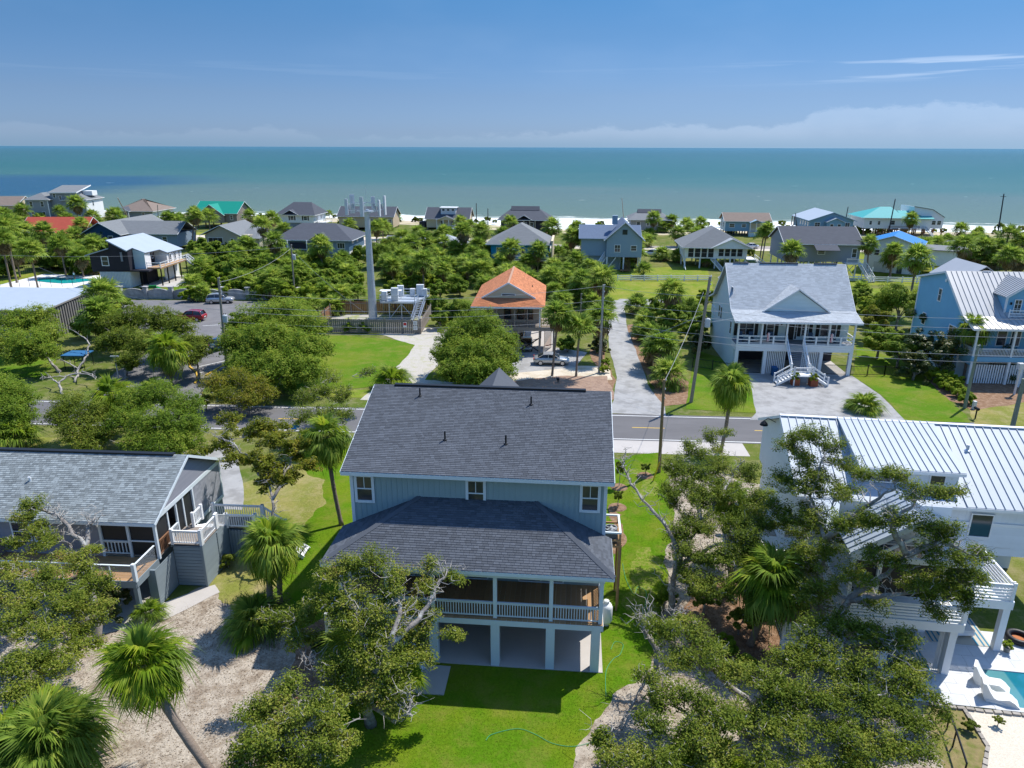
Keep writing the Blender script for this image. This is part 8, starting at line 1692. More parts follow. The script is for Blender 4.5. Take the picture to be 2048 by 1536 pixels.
palm((24.03,167.38,7.19,1.74),'palmetto palm in front of the gable of the steep blue house',base=(24.39,167.38)); palm((20.33,194.49,1.5,1.76),'palmetto palm at the left wing of the steep blue house'); palm((21.95,183.7,1.5,1.54),'palmetto palm by the stair of the steep blue house')
zone('palmetto palm in the cluster right of the steep gabled blue house','palms right of the steep blue house',[(30.4,177.81,4.9,2.1),(37.44,201.63,1.6,2.1),(28.74,167.03,3.1,2.1),(28.29,152.6,1.5,1.83),(41.22,216.9,1.5,1.95)])
zone('tall slim palmetto palm in the group between the pale grey and the white porch house','palms before the pale grey house',[(42.46,218.01,6.4,2.1),(51.39,234.57,4.1,2.1),(60.32,251.29,1.5,2.08),(46.31,201.92,3.8,2.1),(51.31,201.61,3.3,2.1),(48.87,233.35,2,2.1),(58.64,238.35,1.5,1.98),(53.7,252.8,1.5,2.09)])
palm((65.64,253.15,1.5,2.09),'palmetto palm nearest the water right of the pale grey house'); palm((36.82,175.97,1.5,1.97),'left palmetto palm of the row before the white porch house'); palm((39.97,173.49,1.5,1.7),'second palmetto palm of the row before the white porch house'); palm((45.28,166.69,2.5,2.1),'third palmetto palm of the row before the white porch house'); palm((54.52,176.82,2.9,2.1),'palmetto palm before the front gable of the white porch house'); palm((70.43,234.15,1.5,1.94),'palmetto palm at the left end of the blue brown roofed house')
palm((61.84,177.45,6.49,1.84),'left palm of the slim leaning pair beside the beach road',base=(61.47,177.45),dead=False); palm((61.91,175.82,7.52,1.82),'right palm of the slim leaning pair beside the beach road',base=(61.55,175.82),dead=True)
palm((55.99,143.4,6.8,2.1),'bushy palmetto palm at the left end of the dark roofed house'); palm((74.26,176.75,2.6,2.1),'second palmetto palm from the left before the dark roofed house'); palm((72.11,158.6,5.4,2.1),'third palmetto palm from the left before the dark roofed house'); palm((75.46,152.11,7.33,1.9),'tall palmetto palm between the dark roof and the blue roof',base=(76.11,152.11)); palm((80.7,151.58,6.05,1.69),'palmetto palm before the blue metal roof',base=(80.89,151.58)); palm((119.74,218.31,6.3,2.1),'palmetto palm in front of the teal roofed beach house'); palm((121.9,240.07,1.5,1.99),'palmetto palm left of the blue metal roof, under the teal house')
zone('palmetto palm in the tall clump right of the blue metal roofed house','palms right of the blue metal roof',[(65.41,115.42,9.5,2.1),(106.09,188.58,1.6,2.1),(104.23,180.86,1.5,2.02),(104.91,177.5,3.2,2.1),(121.63,201.18,1.9,2.1)])
zone('palmetto palm in the grove at the far right behind the blue gable house','grove at far right',[(125.55,202.41,4.8,2.1),(144.21,223.42,1.5,2.01),(115.96,168.68,7.3,2.1),(86.23,137.12,8.8,2.1),(109.96,167.43,4.9,2.1),(94.99,136.61,7,2.1),(119.05,167.94,5.9,2.1),(113.23,167.32,4,2.1),(107.88,166.79,2.9,2.1),(106.5,149.73,4.3,2.1),(109.68,178.32,1.5,1.99),(110.87,164.61,1.5,1.96)])
zone('palmetto palm before the small grey roofed houses right of the tower','palms before the small grey roofs',[(-27.17,177.99,5.2,2.1),(-22.18,177.56,4.9,2.1),(-19.04,189.34,4,2.1),(-23.5,167.23,5,2.1),(-19.77,177.54,3.2,2.1)])
zone('palmetto palm close in front of the turquoise house','palms close before the turquoise house',[(-0.29,150.33,6.3,2.1),(5.66,158.43,4.9,2.1),(5.19,201.3,2.1,2.1),(-4.06,167.02,3.7,2.1),(1.31,166.5,2.4,2.1)])
zone('palmetto palm in the front yard of the steep gabled blue house','yard palms of the steep blue house',[(19.29,166.86,2.4,2.1),(27.66,167.19,4,2.1),(24.62,186.59,1.5,2.08),(22.98,216.44,1.5,2.1),(26.23,166.13,1.6,2.1)])
# ---------------------------------------------------------------- palms round the lane and the orange house
palm((8.41,146.58,1.5,2.07),'palmetto palm just right of the orange roof peak'); palm((12.3,96.96,9.36,1.78),'tall skirted palmetto palm above the lane with dead fronds below',dead=True,base=(12.91,96.96))
zone('low palmetto palm in the planting between the orange roof and the lane','palms between the orange roof and the lane',[(8.35,119.92,1.5,1.71),(13.75,119.17,1.5,1.7),(11.18,125.16,1.5,1.6),(13.47,132.32,1.5,1.69),(9.9,132.27,1.5,1.69),(11.87,105.88,1.5,1.45),(15.91,116.78,1.5,1.34)])
palm((5.43,82.56,7.66,1.66),'palmetto palm right of the orange house deck, trunk before the silver sedan',dead=True,base=(4.88,82.56)); palm((8.02,82.39,5.95,1.61),'palmetto palm with full green crown at the front of the silver sedan',dead=False,base=(7.79,82.39)); palm((11.44,89.04,5.74,1.79),'palmetto palm with brown skirt leaning over the lane',dead=True,base=(11.69,89.04))
palm((20.64,116.06,1.5,1.83),'palmetto palm right of the lane, the furthest from the road'); palm((19.82,103.4,1.5,1.79),'palmetto palm right of the lane by the small sign'); palm((18.41,84.86,3.2,2.1),'low round palmetto palm with heavy skirt right of the lane',dead=True); palm((18.26,78.78,1.5,1.86),'small open palmetto palm near the foot of the leaning utility pole',dead=False); palm((23.85,105.38,6.1,2.1),'bushy palmetto palm left of the white stilt house'); palm((19.62,98.28,1.5,1.42),'shaded palmetto palm behind the round skirted palm')
palm((64.71,130.65,1.5,1.67),'palmetto palm in the planting right of the white stilt house roof')
near_palm((54.41,81.65,6.45,1.95),(54.49,81.65),'palmetto palm in front of the left corner of the blue gable house',n=30,ndead=5,seed=41,lo=-.5)
near_palm((19.4,59.78,6.85,1.9),(19.12,59.78),'full crowned palmetto palm at the near roadside before the white house driveway',n=38,ndead=9,seed=42,lo=-.85,curve=(.15,0))
near_palm((*(37.24,70.71),.5,1.9),(37.24,70.71),'low fan palm on the driveway edge above the metal roof',n=24,lo=.15,hi=1.35,ndead=5,seed=43,cat='palm',name='fan_palm')
# palms round the parking lot
palm((-58.77,100.72,6.4,2.29),'big leafy palmetto palm by the public pool, the upper one',dead=True); palm((-55.71,94,4.8,2.3),'big palmetto palm with brown fronds right of the metal shed',dead=True); palm((-71.42,117.16,1.5,2.01),'palmetto palm close to the metal shed roof corner')
palm((-61.08,134.72,1.5,1.91),'small palmetto palm on the lawn by the charcoal house stair'); palm((-55.75,126.45,1.5,1.62),'low palmetto palm behind the concrete wall')
near_palm((-39.71,78.69,4.42,2.47),(-39.79,78.69),'palmetto palm with heavy brown skirt at the parking lot entrance',n=34,ndead=14,seed=44,sunny=.6,lo=-.7)
near_palm((-37.89,63.25,4.19,2.17),(-39.3,63.25),'palmetto palm with yellow green drooping fronds on the near side of the road at left',n=36,ndead=4,seed=45,sunny=.8,lo=-.9)
near_palm((*(-45.72,59.87),1.3,2.3),(-45.72,59.87),'low fan palm behind the roof of the grey cottage at the left edge',n=26,lo=.1,hi=1.4,ndead=2,seed=46,cat='palm',name='fan_palm')
near_palm((*(-40.04,74.82),.9,1.5),(-40.04,74.82),'small fan palm beside the driveway entrance across the road',n=20,lo=.2,hi=1.4,ndead=1,seed=47,cat='palm',name='fan_palm')
near_palm((*(-13.86,78.02),.9,2.2),(-13.86,78.02),'low fan palm spreading just behind the ridge of the main house',n=26,lo=.1,hi=1.3,ndead=2,seed=48,cat='palm',name='fan_palm')
near_palm((-13.28,47.03,7,1.86),(-12.55,46.43),'slender palmetto palm close to the left side of the main house',n=30,ndead=10,seed=49,lo=-.9,curve=(-.1,0),tr=.15)
# foreground palms
near_palm((-15.77,25.06,5.6,1.8),(-11.55,22.9),'sunlit palmetto palm with leaning trunk on the bare sand at lower left',n=46,ndead=4,seed=50,sunny=.85,lo=-.75,curve=(-.25,0),tr=.19)
near_palm((-13.69,35.34,5.2,1.81),(-13.99,35.05),'palmetto palm between the cottage stair tower and the main house',n=44,ndead=3,seed=51,sunny=.45,lo=-.85,curve=(-.12,0),tr=.18)
near_palm((-14.16,37.9,4,1.52),(-14.17,37.02),'second palmetto palm behind the one by the cottage stair tower',n=26,ndead=4,seed=52,lo=-.8,tr=.17)
near_palm((-19.89,24.11,2.4,2.32),(-20.31,23.13),'wide dark palmetto in the bottom left corner of the yard',n=40,lo=-.35,hi=1.4,ndead=5,seed=53,sunny=.1,tr=.2)
near_palm((-21.4,23.83,2,2.14),(-21.56,22.18),'palmetto cut off by the bottom left corner',n=32,lo=-.3,hi=1.4,ndead=4,seed=54,sunny=.1,tr=.2)
near_palm((*(-14.62,34.32),.7,1.9),(-14.62,34.32),'low saw palmetto on the sand left of the main house',n=24,lo=.0,hi=1.3,ndead=2,seed=55,sunny=.2,cat='palm',name='saw_palmetto')
near_palm((-7.9,29.88,2.6,1.82),(-7.25,28.96),'palmetto palm under the oak by the porch stair',n=36,lo=-.8,hi=1.4,ndead=6,seed=56,sunny=.15,tr=.18)
near_palm((-5.47,28.79,2.3,1.43),(-5.51,28.3),'palmetto with orange brown dead fronds under the oak behind the house',n=18,lo=-.5,hi=1.3,ndead=12,seed=57,sunny=.4,tr=.16)
near_palm((14.07,33.07,4.6,2.05),(13.41,33.23),'palmetto palm amid the right oaks before the white deck',n=42,lo=-.7,hi=1.4,ndead=7,seed=58,sunny=.35,tr=.2,curve=(.1,0))
near_palm((14.3,41.76,4.6,1.57),(13.56,37.41),'slim palmetto palm trunk half hidden by the right oaks',n=26,lo=-.7,ndead=4,seed=59,tr=.17)
near_palm((*(8.49,23.48),1.2,1.9),(8.49,23.48),'bright fan palm tips at the bottom edge, right of the lawn',n=26,lo=.1,hi=1.4,ndead=0,seed=61,sunny=.8,cat='palm',name='fan_palm')
near_palm((*(-21.29,35.29),.5,1.0),(-21.29,35.29),'small saw palmetto by the post of the cottage deck',n=18,lo=.1,hi=1.3,ndead=0,seed=62,sunny=.5,cat='palm',name='saw_palmetto')
# ---------------------------------------------------------------- shrubs and small trees
def shrubs(label,group,kind,L,f=1.2,**k):
    for c in L: bush((c[0],c[1],c[2],c[3]*f),kind,label,'shrub',group,**k)
shrubs('bushy green shrub of the thicket between the charcoal house and the cell tower','thicket left of the tower','dense',[CL(x,y,z,r) for x,y,z,r in ()]+[(-79.2,181.54,1.5,2.79),(-71.96,172.9,1.5,2.9),(-65.75,169.29,1.8,2.84),(-60.79,166.98,1.8,3.04),(-56.45,168.1,2,3.06),(-47.7,156.21,2,2.85),(-41.02,151.56,2,2.77),(-35.71,151.66,2,2.77),(-61.44,149.17,1.8,2.52),(-55.47,144.32,1.8,2.65),(-51.61,145.02,2,2.86),(-44.87,136.49,2,2.7),(-40.27,133.9,2,2.47),(-35.57,130.39,2,2.59),(-32.12,131.45,2,2.42),(-69.2,157.6,1.5,2.22)])
shrubs('yellow green shrub of the thicket between the charcoal house and the cell tower','bright shrubs left of the tower','bright',[(-63.73,159.34,1.8,2.46),(-48.72,130.82,1.6,2.23),(-44.69,128.45,1.6,2.19),(-40.27,125.81,1.4,1.97),(-59.73,139.61,1.4,2.17),(-36.01,124.96,1.4,1.78),(-32.24,124.13,1.4,1.59),(-42.45,145.18,2,2.05),(-31.4,136.71,2,1.93),(-51.92,129.38,1.4,1.66),(-57.69,125.64,1.2,1.43)])
zone('low palmetto growing in the thicket left of the cell tower','palmettos in the tower thicket',[(-51.9,134.69,2.3,2.1),(-47.16,134.77,2.3,2.1),(-41.49,131.47,1.5,2.05),(-36.72,134.95,2.3,2.1),(-30.56,124.55,1.5,1.95),(-33.18,116.1,1.5,1.66),(-49.42,149.71,2.8,2.1),(-34.64,151.47,1.5,2.03),(-39.42,151.39,1.5,1.92),(-56.45,154.39,1.5,1.96),(-29.68,115.37,1.5,1.65),(-49.24,165.33,1.5,2.09),(-27.94,126.87,1.5,1.62)])
shrubs('green shrub in the thicket behind the cell tower fence and the orange roof','thicket right of the tower','dense',f=.85,L=[(-21.47,128.81,1.6,2.2),(-18.03,138.05,1.8,2.34),(-13.24,128.94,1.6,2.38),(-9.75,131.43,1.6,2.24),(-12.86,116.38,1.5,2.16),(-30.14,162.37,2,2.73),(-28.08,178.97,2,3),(-18.28,211.1,2,2.93),(-7.92,174.95,2,2.44),(1.49,137.26,2,2.14),(-3.69,131.53,1.6,1.87),(8.54,112.85,1.5,1.78),(9.58,105.86,1.5,1.68),(-10.98,105.59,1.5,1.67),(14.1,127.5,1.5,1.81),(6.25,134.76,1.5,1.91)])
bush((-30.25,163.29,3,3.88),'round2','dark glossy green tree right of the cell tower mast','tree',name='broadleaf_tree'); bush((-29.44,176.07,3,3.19),'round','bright green tree beside the dark one right of the tower mast','tree',name='broadleaf_tree')
bush((-36.87,170.13,2,2.38),'dense','round green bush in front of the slate blue house corner')
shrubs('green shrub in the thicket around the public pool and red roof','thicket at far left','dense',[(-114.23,162.07,1.8,2.96),(-114.75,169.94,1.8,3.33),(-105.24,162.24,1.8,3.19),(-99.92,161.02,2,3.16),(-92.52,153.99,2,2.81),(-130.17,187.77,1.8,3.14),(-123.72,187.91,1.8,2.88),(-101.15,178.88,1.8,2.5),(-109.49,188.23,1.8,2.36),(-111.95,177.18,2,2.72),(-107.89,150.17,1.5,2.54)])
bush((-98.18,157.59,3.4,3.75),'round','large bright green tree behind the public pool','tree',name='broadleaf_tree'); bush((-107.91,191.59,4,2.92),'round2','dark green tree before the navy house wall','tree',name='broadleaf_tree')
zone('palmetto in the thicket behind the public pool','palmettos behind the public pool',[(-92.01,136.56,7.6,2.1),(-104.8,160.51,1.5,2.03),(-90.86,153.76,1.5,1.95),(-90.91,150.04,4.2,2.1),(-104.38,150.07,5.2,2.1),(-95.03,150.73,6.7,2.1)])
for c,k,n in (((51.96,99.2,3.2,2.43),'oak2','yellow green wax myrtle right of the white stilt house, the left one'),((58.62,105.72,4,3.48),'round','tall bright green wax myrtle between the white and the blue house'),((56.58,110.34,2.2,2.37),'bright','low bushy shrub at the right corner of the white stilt house roof'),((48.28,90.33,2.6,2.23),'dense','dark green shrub row on the lawn edge right of the white house'),((48.81,86.21,2.4,2.27),'dense','green shrub at the foot of the magnolias by the blue house'),((59.94,119.09,2,2.21),'dense','shrub at the field edge right of the white house roof')): bush(c,k,n,'shrub' if k in BUSH else 'tree',name='shrub' if k in BUSH else 'wax_myrtle')
for c,n in (((56.18,92.97,4,2.68),'dark glossy magnolia tree against the blue gable wall'),((50.38,85.24,3,2.11),'lower dark magnolia left of the blue gable wall'),((51.82,82.2,2.6,2.41),'round green magnolia at the foot of the blue gable wall'),((62.92,85.09,3.4,2.85),'dark magnolia cut by the right edge before the blue house porch'),((58.65,81.8,1.8,2.04),'dark evergreen shrub under the porch of the blue house'),((48.22,81.32,1.6,1.91),'dark green shrub at the front of the magnolias')): bush(c,'magnolia',n,'tree',name='magnolia_tree')
for i,c in enumerate(((50.5,80.82,0.7,0.96),(50.19,78.72,0.7,0.99),(50.22,77.07,0.7,0.97),(50.09,75.32,0.7,0.95),(49.45,72.97,0.7,0.87),(51.34,79.94,0.8,0.89),(51.35,78.06,0.8,0.93))): bush(c,'bright','clipped green shrub of the hedge line beside the blue house mulch','shrub','hedge shrubs by the blue house')
for c,k,n in (((23.6,102.23,2.4,2.5),'dense','rounded green shrub left of the leaning utility pole'),((27.01,109.04,2.4,2.66),'round2','dark green bushy tree between the lane and the white house'),((22.68,110.78,2,1.91),'dense','green shrub behind the palms right of the lane'),((25.88,97.82,2,2.12),'dense','shaded shrub by the left wall of the white house'),((25.07,91.61,1.5,1.73),'dark','dark shrub at the corner of the white house'),((32.65,118.7,2,1.69),'bright','yellow green shrub behind the leaning pole top')): bush(c,k,n,'shrub' if k in BUSH else 'tree',name='shrub' if k in BUSH else 'broadleaf_tree')
for c,k,n in (((11.94,93.29,1,1.5),'dark','dark round bush beside the pale pole by the lane'),((11.91,86.36,0.6,0.63),'bright','small clipped bush at the lane edge'),((11.3,83.89,0.5,0.62),'bright','smaller clipped bush below the first at the lane edge'),((7.52,93.24,1,1.36),'dense','green bush behind the silver sedan'),((-24.27,103.53,0.8,0.97),'bright','left green bush before the grey tower fence'),((-22.03,103.56,0.8,1.05),'bright','right green bush before the grey tower fence'),((-28.48,103.88,0.7,0.9),'dense','dark small bush at the left end of the grey tower fence'),((-7.36,108.59,2,2.65),'round2','leafy green tree left of the orange house porch'),((-9.71,108.57,1.6,2.03),'dense','light green bush between the tower gravel and the orange house'),((60.92,183.53,1,1.54),'oakish','brown green bush at the roadside right of the white porch house'),((58.45,188.14,1,1.31),'oakish','small bush beside the white car on the beach road'),((-75.56,224.93,1,1.4),'dense','bush by the taupe cottage on the beach road'),((-76.08,191.57,1.2,1.6),'dense','bush left of the taupe cottage wall'),((118.92,247.95,1.5,2.91),'bright','green bush between the white roofed and teal roofed beach houses'),((112.47,232.2,1.2,2.57),'dense','dark green bush at the right end of the dark roofed house')): bush(c,k,n,'shrub' if k in BUSH else 'tree',name='shrub' if k in BUSH else 'broadleaf_tree')
for c in ((-143.72,237.57,1,1.64),): bush(c,'dense','small bush under the three storey house')
rr=random.Random(5)
for i in range(120):
    x=-210+i*3.5+rr.uniform(-3,3); y=283-.143*x-rr.uniform(8,34); bush((x,y,.6,rr.uniform(.8,1.7)),rr.choice(('bright','oakish','oakish')),'clump of dune scrub on the sand behind the beach','shrub','dune scrub along the beach')
def fill(poly,n,seed,fn,gap=2.2):
    r=random.Random(seed); P=[(p[0],p[1]) for p in poly]; x0,x1=min(p[0] for p in P),max(p[0] for p in P); y0,y1=min(p[1] for p in P),max(p[1] for p in P); got=[]; k=0
    while len(got)<n and k<n*40:
        k+=1; x,y=r.uniform(x0,x1),r.uniform(y0,y1); ins=False; j=len(P)-1
        for i in range(len(P)):
            if (P[i][1]>y)!=(P[j][1]>y) and x<(P[j][0]-P[i][0])*(y-P[i][1])/(P[j][1]-P[i][1])+P[i][0]: ins=not ins
            j=i
        if ins and all((x-a)**2+(y-b)**2>gap*gap for a,b in got): got.append((x,y)); fn(r,x,y)
fill([(-23.95,132.14),(-2.31,132.46),(-3.05,176.2),(-28.82,160.7)],34,1,lambda r,x,y:palm((x,y,r.uniform(1.6,4.6),r.uniform(1.6,2.1)),'low palmetto in the undergrowth behind the tower compound and orange roof','undergrowth palmettos behind the compound'))
fill([(-1.32,127.86),(5.98,127.97),(15.06,119.7),(19.17,154.9),(-1.53,148.41)],22,2,lambda r,x,y:palm((x,y,r.uniform(1.6,4.2),r.uniform(1.5,2.0)),'low palmetto in the undergrowth right of the orange roof peak','undergrowth palmettos right of the orange roof'))
fill([(-66.16,147.34),(-76.57,174.77),(-35.99,157.2),(-27.71,127.48),(-35.06,121.01),(-51.1,131.74)],26,3,lambda r,x,y:palm((x,y,r.uniform(1.6,3.8),r.uniform(1.6,2.1)),'low palmetto in the thicket beyond the concrete wall','undergrowth palmettos beyond the concrete wall'))
fill([(-128.65,172.16),(-97.42,168.11),(-105.98,187.21),(-145.67,196.09)],20,4,lambda r,x,y:palm((x,y,r.uniform(1.6,4.4),r.uniform(1.6,2.1)),'low palmetto in the thicket between the public pool and the red roof','undergrowth palmettos behind the pool'))
fill([(77.84,149.72),(104.71,170.37),(118.89,159.91),(135.24,183.13),(106.73,182.57)],24,5,lambda r,x,y:palm((x,y,r.uniform(2,5),r.uniform(1.7,2.2)),'palmetto in the undergrowth of the grove behind the blue gable house','undergrowth palmettos at far right'))
fill([(-23.95,132.14),(-2.31,132.46),(-3.2,184.76),(-30.04,167.86)],20,6,lambda r,x,y:bush((x,y,1.3,r.uniform(1.1,1.8)),'bright','bright shrub among the palms behind the tower compound','shrub','bright shrubs behind the compound'))
fill([(18.02,105.69),(22.3,112.36),(23.85,94.47),(19.58,81.13),(17.31,85.14)],8,7,lambda r,x,y:palm((x,y,r.uniform(.8,1.8),r.uniform(1.0,1.5)),'small palmetto in the mulch bed right of the lane','mulch bed palmettos'),1.6)
# pots on the driveway
pot((33.27,79.37),'left terracotta planter at the foot of the white stair'); pot((35.25,79.02),'right terracotta planter at the foot of the white stair')
# ---------------------------------------------------------------- oaks across the road
def rtree(c,kind,label,base=None,name='live_oak'): return bush(c,kind,label,'tree',name=name)
def oakbase(b,*tops): return [[(b[0],b[1],0)]+[t for t in tops]]
def simple_oak(base,clumps,label,seed,leaf=.15,per=420,m=oakleaf,hz=1.6,shell=.55,**k):
    cx=sum(c[0] for c in clumps)/len(clumps); cy=sum(c[1] for c in clumps)/len(clumps); z=min(c[2] for c in clumps)
    return oak(base,[[(base[0],base[1],0),(base[0]*.7+cx*.3,base[1]*.7+cy*.3,z*.45),((base[0]+cx)/2,(base[1]+cy)/2,z*.85)]],clumps,label,seed,leaf*.74,per*.8,m,twig=1.4,sat=0,shell=shell,**k)
simple_oak((-3.39,77.22),[(-6.34,83.7,4.2,2.43),(-3.94,84.73,5.2,2.57),(-1.44,81.45,4.2,2.14),(-5.49,79.55,3.2,2.45),(-2.55,78.9,3.4,2.31),(-6.76,76.9,2.2,1.7),(-4.12,75.37,2.4,2),(-1.64,76.31,2.4,1.8),(-7.98,81.27,3,1.55),(-0.53,79.25,3,1.28)],'round dense live oak in front of the orange roofed house',71,.17,620,treeleaf,shell=1.0,spray=.42,bare=.05)
simple_oak((-27.15,78.81),[(-32.6,87.77,5,2.66),(-29.45,88.02,5.6,2.92),(-25.57,85.26,5,2.47),(-32.46,81.84,4,2.27),(-28.12,79.7,4.6,2.9),(-24.4,78.67,4,2.53),(-22.78,81.17,3.6,1.54),(-29.67,76.96,3,2.26),(-25.63,74.81,2.8,2.65),(-22.32,74.85,2.8,1.88),(-29.07,93.22,5.4,2.14),(-34.81,87.54,4.4,1.65)],'largest dense live oak beside the parking lot, left of the bright lawn',72,.18,640,treeleaf,shell=1.0,spray=.44,bare=.05)
simple_oak((-55.66,83.39),[(-64.53,89.84,4.4,2.21),(-62.83,91.83,4.6,2.25),(-61.83,84.13,3.6,1.96),(-57.84,82.29,3.8,2.04),(-57.88,86.3,4,1.75),(-55.63,81.84,3,1.32),(-58.49,81.05,2.6,1.55)],'broad yellow green live oak at the left edge across the road',73,.17,560,treeleaf,spray=.4)
simple_oak((-46.17,80.51),[(-52.57,91.63,4,1.99),(-50,91.99,4.6,2.25),(-45.63,89.8,4.8,2.33),(-42.05,87.46,4.4,1.9),(-47.52,84.3,3.6,2.09),(-43.52,82.45,3.8,2.04),(-49.88,84.57,3.2,1.48),(-39.72,83.95,3.4,1.47),(-44.95,80.14,2.6,1.41),(-55.22,92.65,3.4,1.47)],'dark live oak over the left side of the parking lot',74,.17,560,oakleaf,spray=.4)
simple_oak((-37.38,80.59),[(-38.78,83.23,3.6,1.33),(-37.01,81.34,3.2,1.31),(-37.6,79.54,2.8,1.05),(-38.07,85.14,3.4,0.99)],'small live oak on the kerbed island of the parking lot',75,.15,480,oakleaf)
simple_oak((-70.86,111.18),[(-69.84,111.25,3.4,1.59),(-69.09,113.47,3.6,1.46),(-71.26,110.83,3,1.11),(-66.83,111.48,3.2,1.11)],'small bright flat topped tree by the metal shed',76,.18,620,brightleaf,spray=.4,name='broadleaf_tree')
bush((-64.01,109.79,1.8,1.89),'bright','yellow green shrub beside the palmettos by the lot fence'); bush((-64.65,115.28,2,1.65),'dense','round green shrub at the left end of the concrete wall'); bush((-61.68,99.84,1.6,1.88),'dense','green shrub between the oaks and the metal shed'); bush((-69.37,105.28,1.4,1.67),'bright','bright green shrub before the metal shed'); bush((-55.49,96.93,1.4,1.69),'oakish','scrub along the timber rail fence'); bush((-40.76,125.89,1.2,1.79),'oakish','scrubby bush over the right end of the concrete wall')
def snag(base,paths,label):
    t=thing('dead_tree',label,'tree',(*base,0)); b=vv((*base,0)); r=random.Random(3)
    for i,p in enumerate(paths):
        P=[vv(q)-b for q in p]; Q=[P[0]]
        for a,c in zip(P,P[1:]): Q+=crook(a,c,r,4,.1)[1:]
        n=len(Q); MB().tube(Q,[(.16 if i==0 else .09)*(1-.75*j/(n-1)) for j in range(n)],6).build('trunk' if i==0 else 'limb',twigm,t,True)
        for j in range(2,n,2):
            e=Q[j]+Vector((r.uniform(-.9,.9),r.uniform(-.6,.6),r.uniform(.2,.9))); MB().tube(crook(Q[j],e,r,3,.2),[.04,.03,.02,.008],4).build('twig',twigm,t)
snag((-51.55,79.51),[[(*(-51.55,79.51),0),(-52.07,81.62,1.2),(-51.72,83.13,2.2),(-52.48,85.27,3),(-54.21,86.61,3.8),(-55.33,87.18,4.3)],[(-52.13,81.66,1),(-54.18,82.32,1.8),(-55.25,82.23,2.2)],[(-51.47,79.57,0.6),(-52.33,78.28,1.2),(-53.93,77.14,1.2)],[(-51.41,80.58,0.9),(-48.82,78.76,1.3),(-46.76,76.23,1.4)]],'bare grey twisted dead tree at the roadside left of the lot')
snag((-50.35,75.07),[[(*(-50.35,75.07),0),(-51.41,76.49,1),(-50.8,77.73,1.5),(-48.9,77.5,1.7),(-47.41,76.77,1.4)],[(-51.29,76.26,0.9),(-53.48,78.26,1.2),(-53.84,77.38,1)]],'low bare grey dead branches above the road at left')
# near side of the road
simple_oak((-48.31,62.2),[(-48.62,64.26,3.8,1.73),(-47.08,63.97,3.4,1.63),(-46.53,61.53,2.8,1.85),(-45.07,61.29,2.4,1.11),(-50.45,66.66,4,1.29),(-45.08,59.71,1.8,1.18)],'bright bushy live oak at the left edge on the near roadside',77,.13,620,treeleaf,spray=.36)
simple_oak((-39.09,59.36),[(-41.14,62.08,3.6,1.49),(-38.15,60.03,3.4,1.54),(-41.15,60.3,2.8,1.27),(-38.25,58.31,2.4,1.59),(-36.47,58.23,2.2,1.24),(-36.91,56.84,1.6,1.22)],'dark dense live oak left of the yellow green palm on the near roadside',78,.12,620,oakleaf,spray=.36)
simple_oak((-31.04,57.25),[(-34.84,61.72,4,1.66),(-32.59,61.99,4.4,1.67),(-29.65,60.43,4,1.54),(-34.64,59.22,3,1.52),(-31.57,57.64,3.4,1.74),(-29.39,57.57,3.2,1.74),(-28.35,58.57,2.8,1.24),(-31.84,56.03,2.2,1.46),(-29.25,55.52,2.2,1.61),(-28.03,56.99,1.8,1.13)],'large bushy live oak in the middle of the near roadside, behind the cottage ridge',79,.12,560,treeleaf,shell=.7,spray=.36)
simple_oak((-27.74,68.99),[(-31.06,70.42,2.8,1.46),(-29.08,71.51,3,1.48),(-26.57,70.24,2.6,1.36),(-29.48,68.78,2,1.34),(-26.87,68.6,1.8,1.33),(-25.12,69.59,2,0.93)],'low reddish green shrubby oak at the road edge below the large round oak',80,.12,420,oakleafy,shell=.4,bare=.5)
simple_oak((-15.4,62.45),[(-19.18,61.98,4.2,1.11),(-18.19,63.68,4.6,1.23),(-16.12,62.83,4.4,1.22),(-19.03,59.56,3.4,1.17),(-17.25,59.68,3.6,1.26),(-15.36,60.21,3.4,1.09),(-17.94,67.53,4.6,0.9),(-14.64,69.85,4.4,0.72)],'thin crooked live oak beside the left end of the main roof',81,.11,330,oakleaf,shell=.25,bare=.6)
oak((-15.47,39.96),[[(*(-15.47,39.96),0),(-15.4,40.51,3,0.03)[:3],(-15.61,41.58,4.6,0.03)[:3],(-16.62,44,5.6,0.03)[:3]],[(-15.61,41.58,4.6,0.03)[:3],(-15.18,44.38,5.8,0.03)[:3],(-15.03,46.43,6.4,0.04)[:3]],[(-16.33,43.28,5.2,0.03)[:3],(-18.99,45.55,6.2,0.03)[:3],(-21.55,47.75,6.6,0.04)[:3]]],
    [(-19.16,48.23,6.8,1.24),(-21.59,50.73,6.6,0.92),(-16.57,45.91,7,1.19),(-14.93,45.53,6.6,1.18),(-13.99,44.39,5.8,0.82),(-16.36,43.91,6.2,1.22),(-18.17,45.16,6,1.04),(-15.06,43.26,5.4,1.07),(-16.63,43.31,5,0.94),(-20.91,47.77,6,0.95),(-22.24,46.88,5.6,0.72),(-18.02,48.23,7.2,0.8),(-14.92,47.34,6.4,0.79),(-22.98,46.45,5.4,0.5)],
    'yellowing live oak between the grey cottage and the main house',82,.10,420,oakleafy,.17,bare=.55)
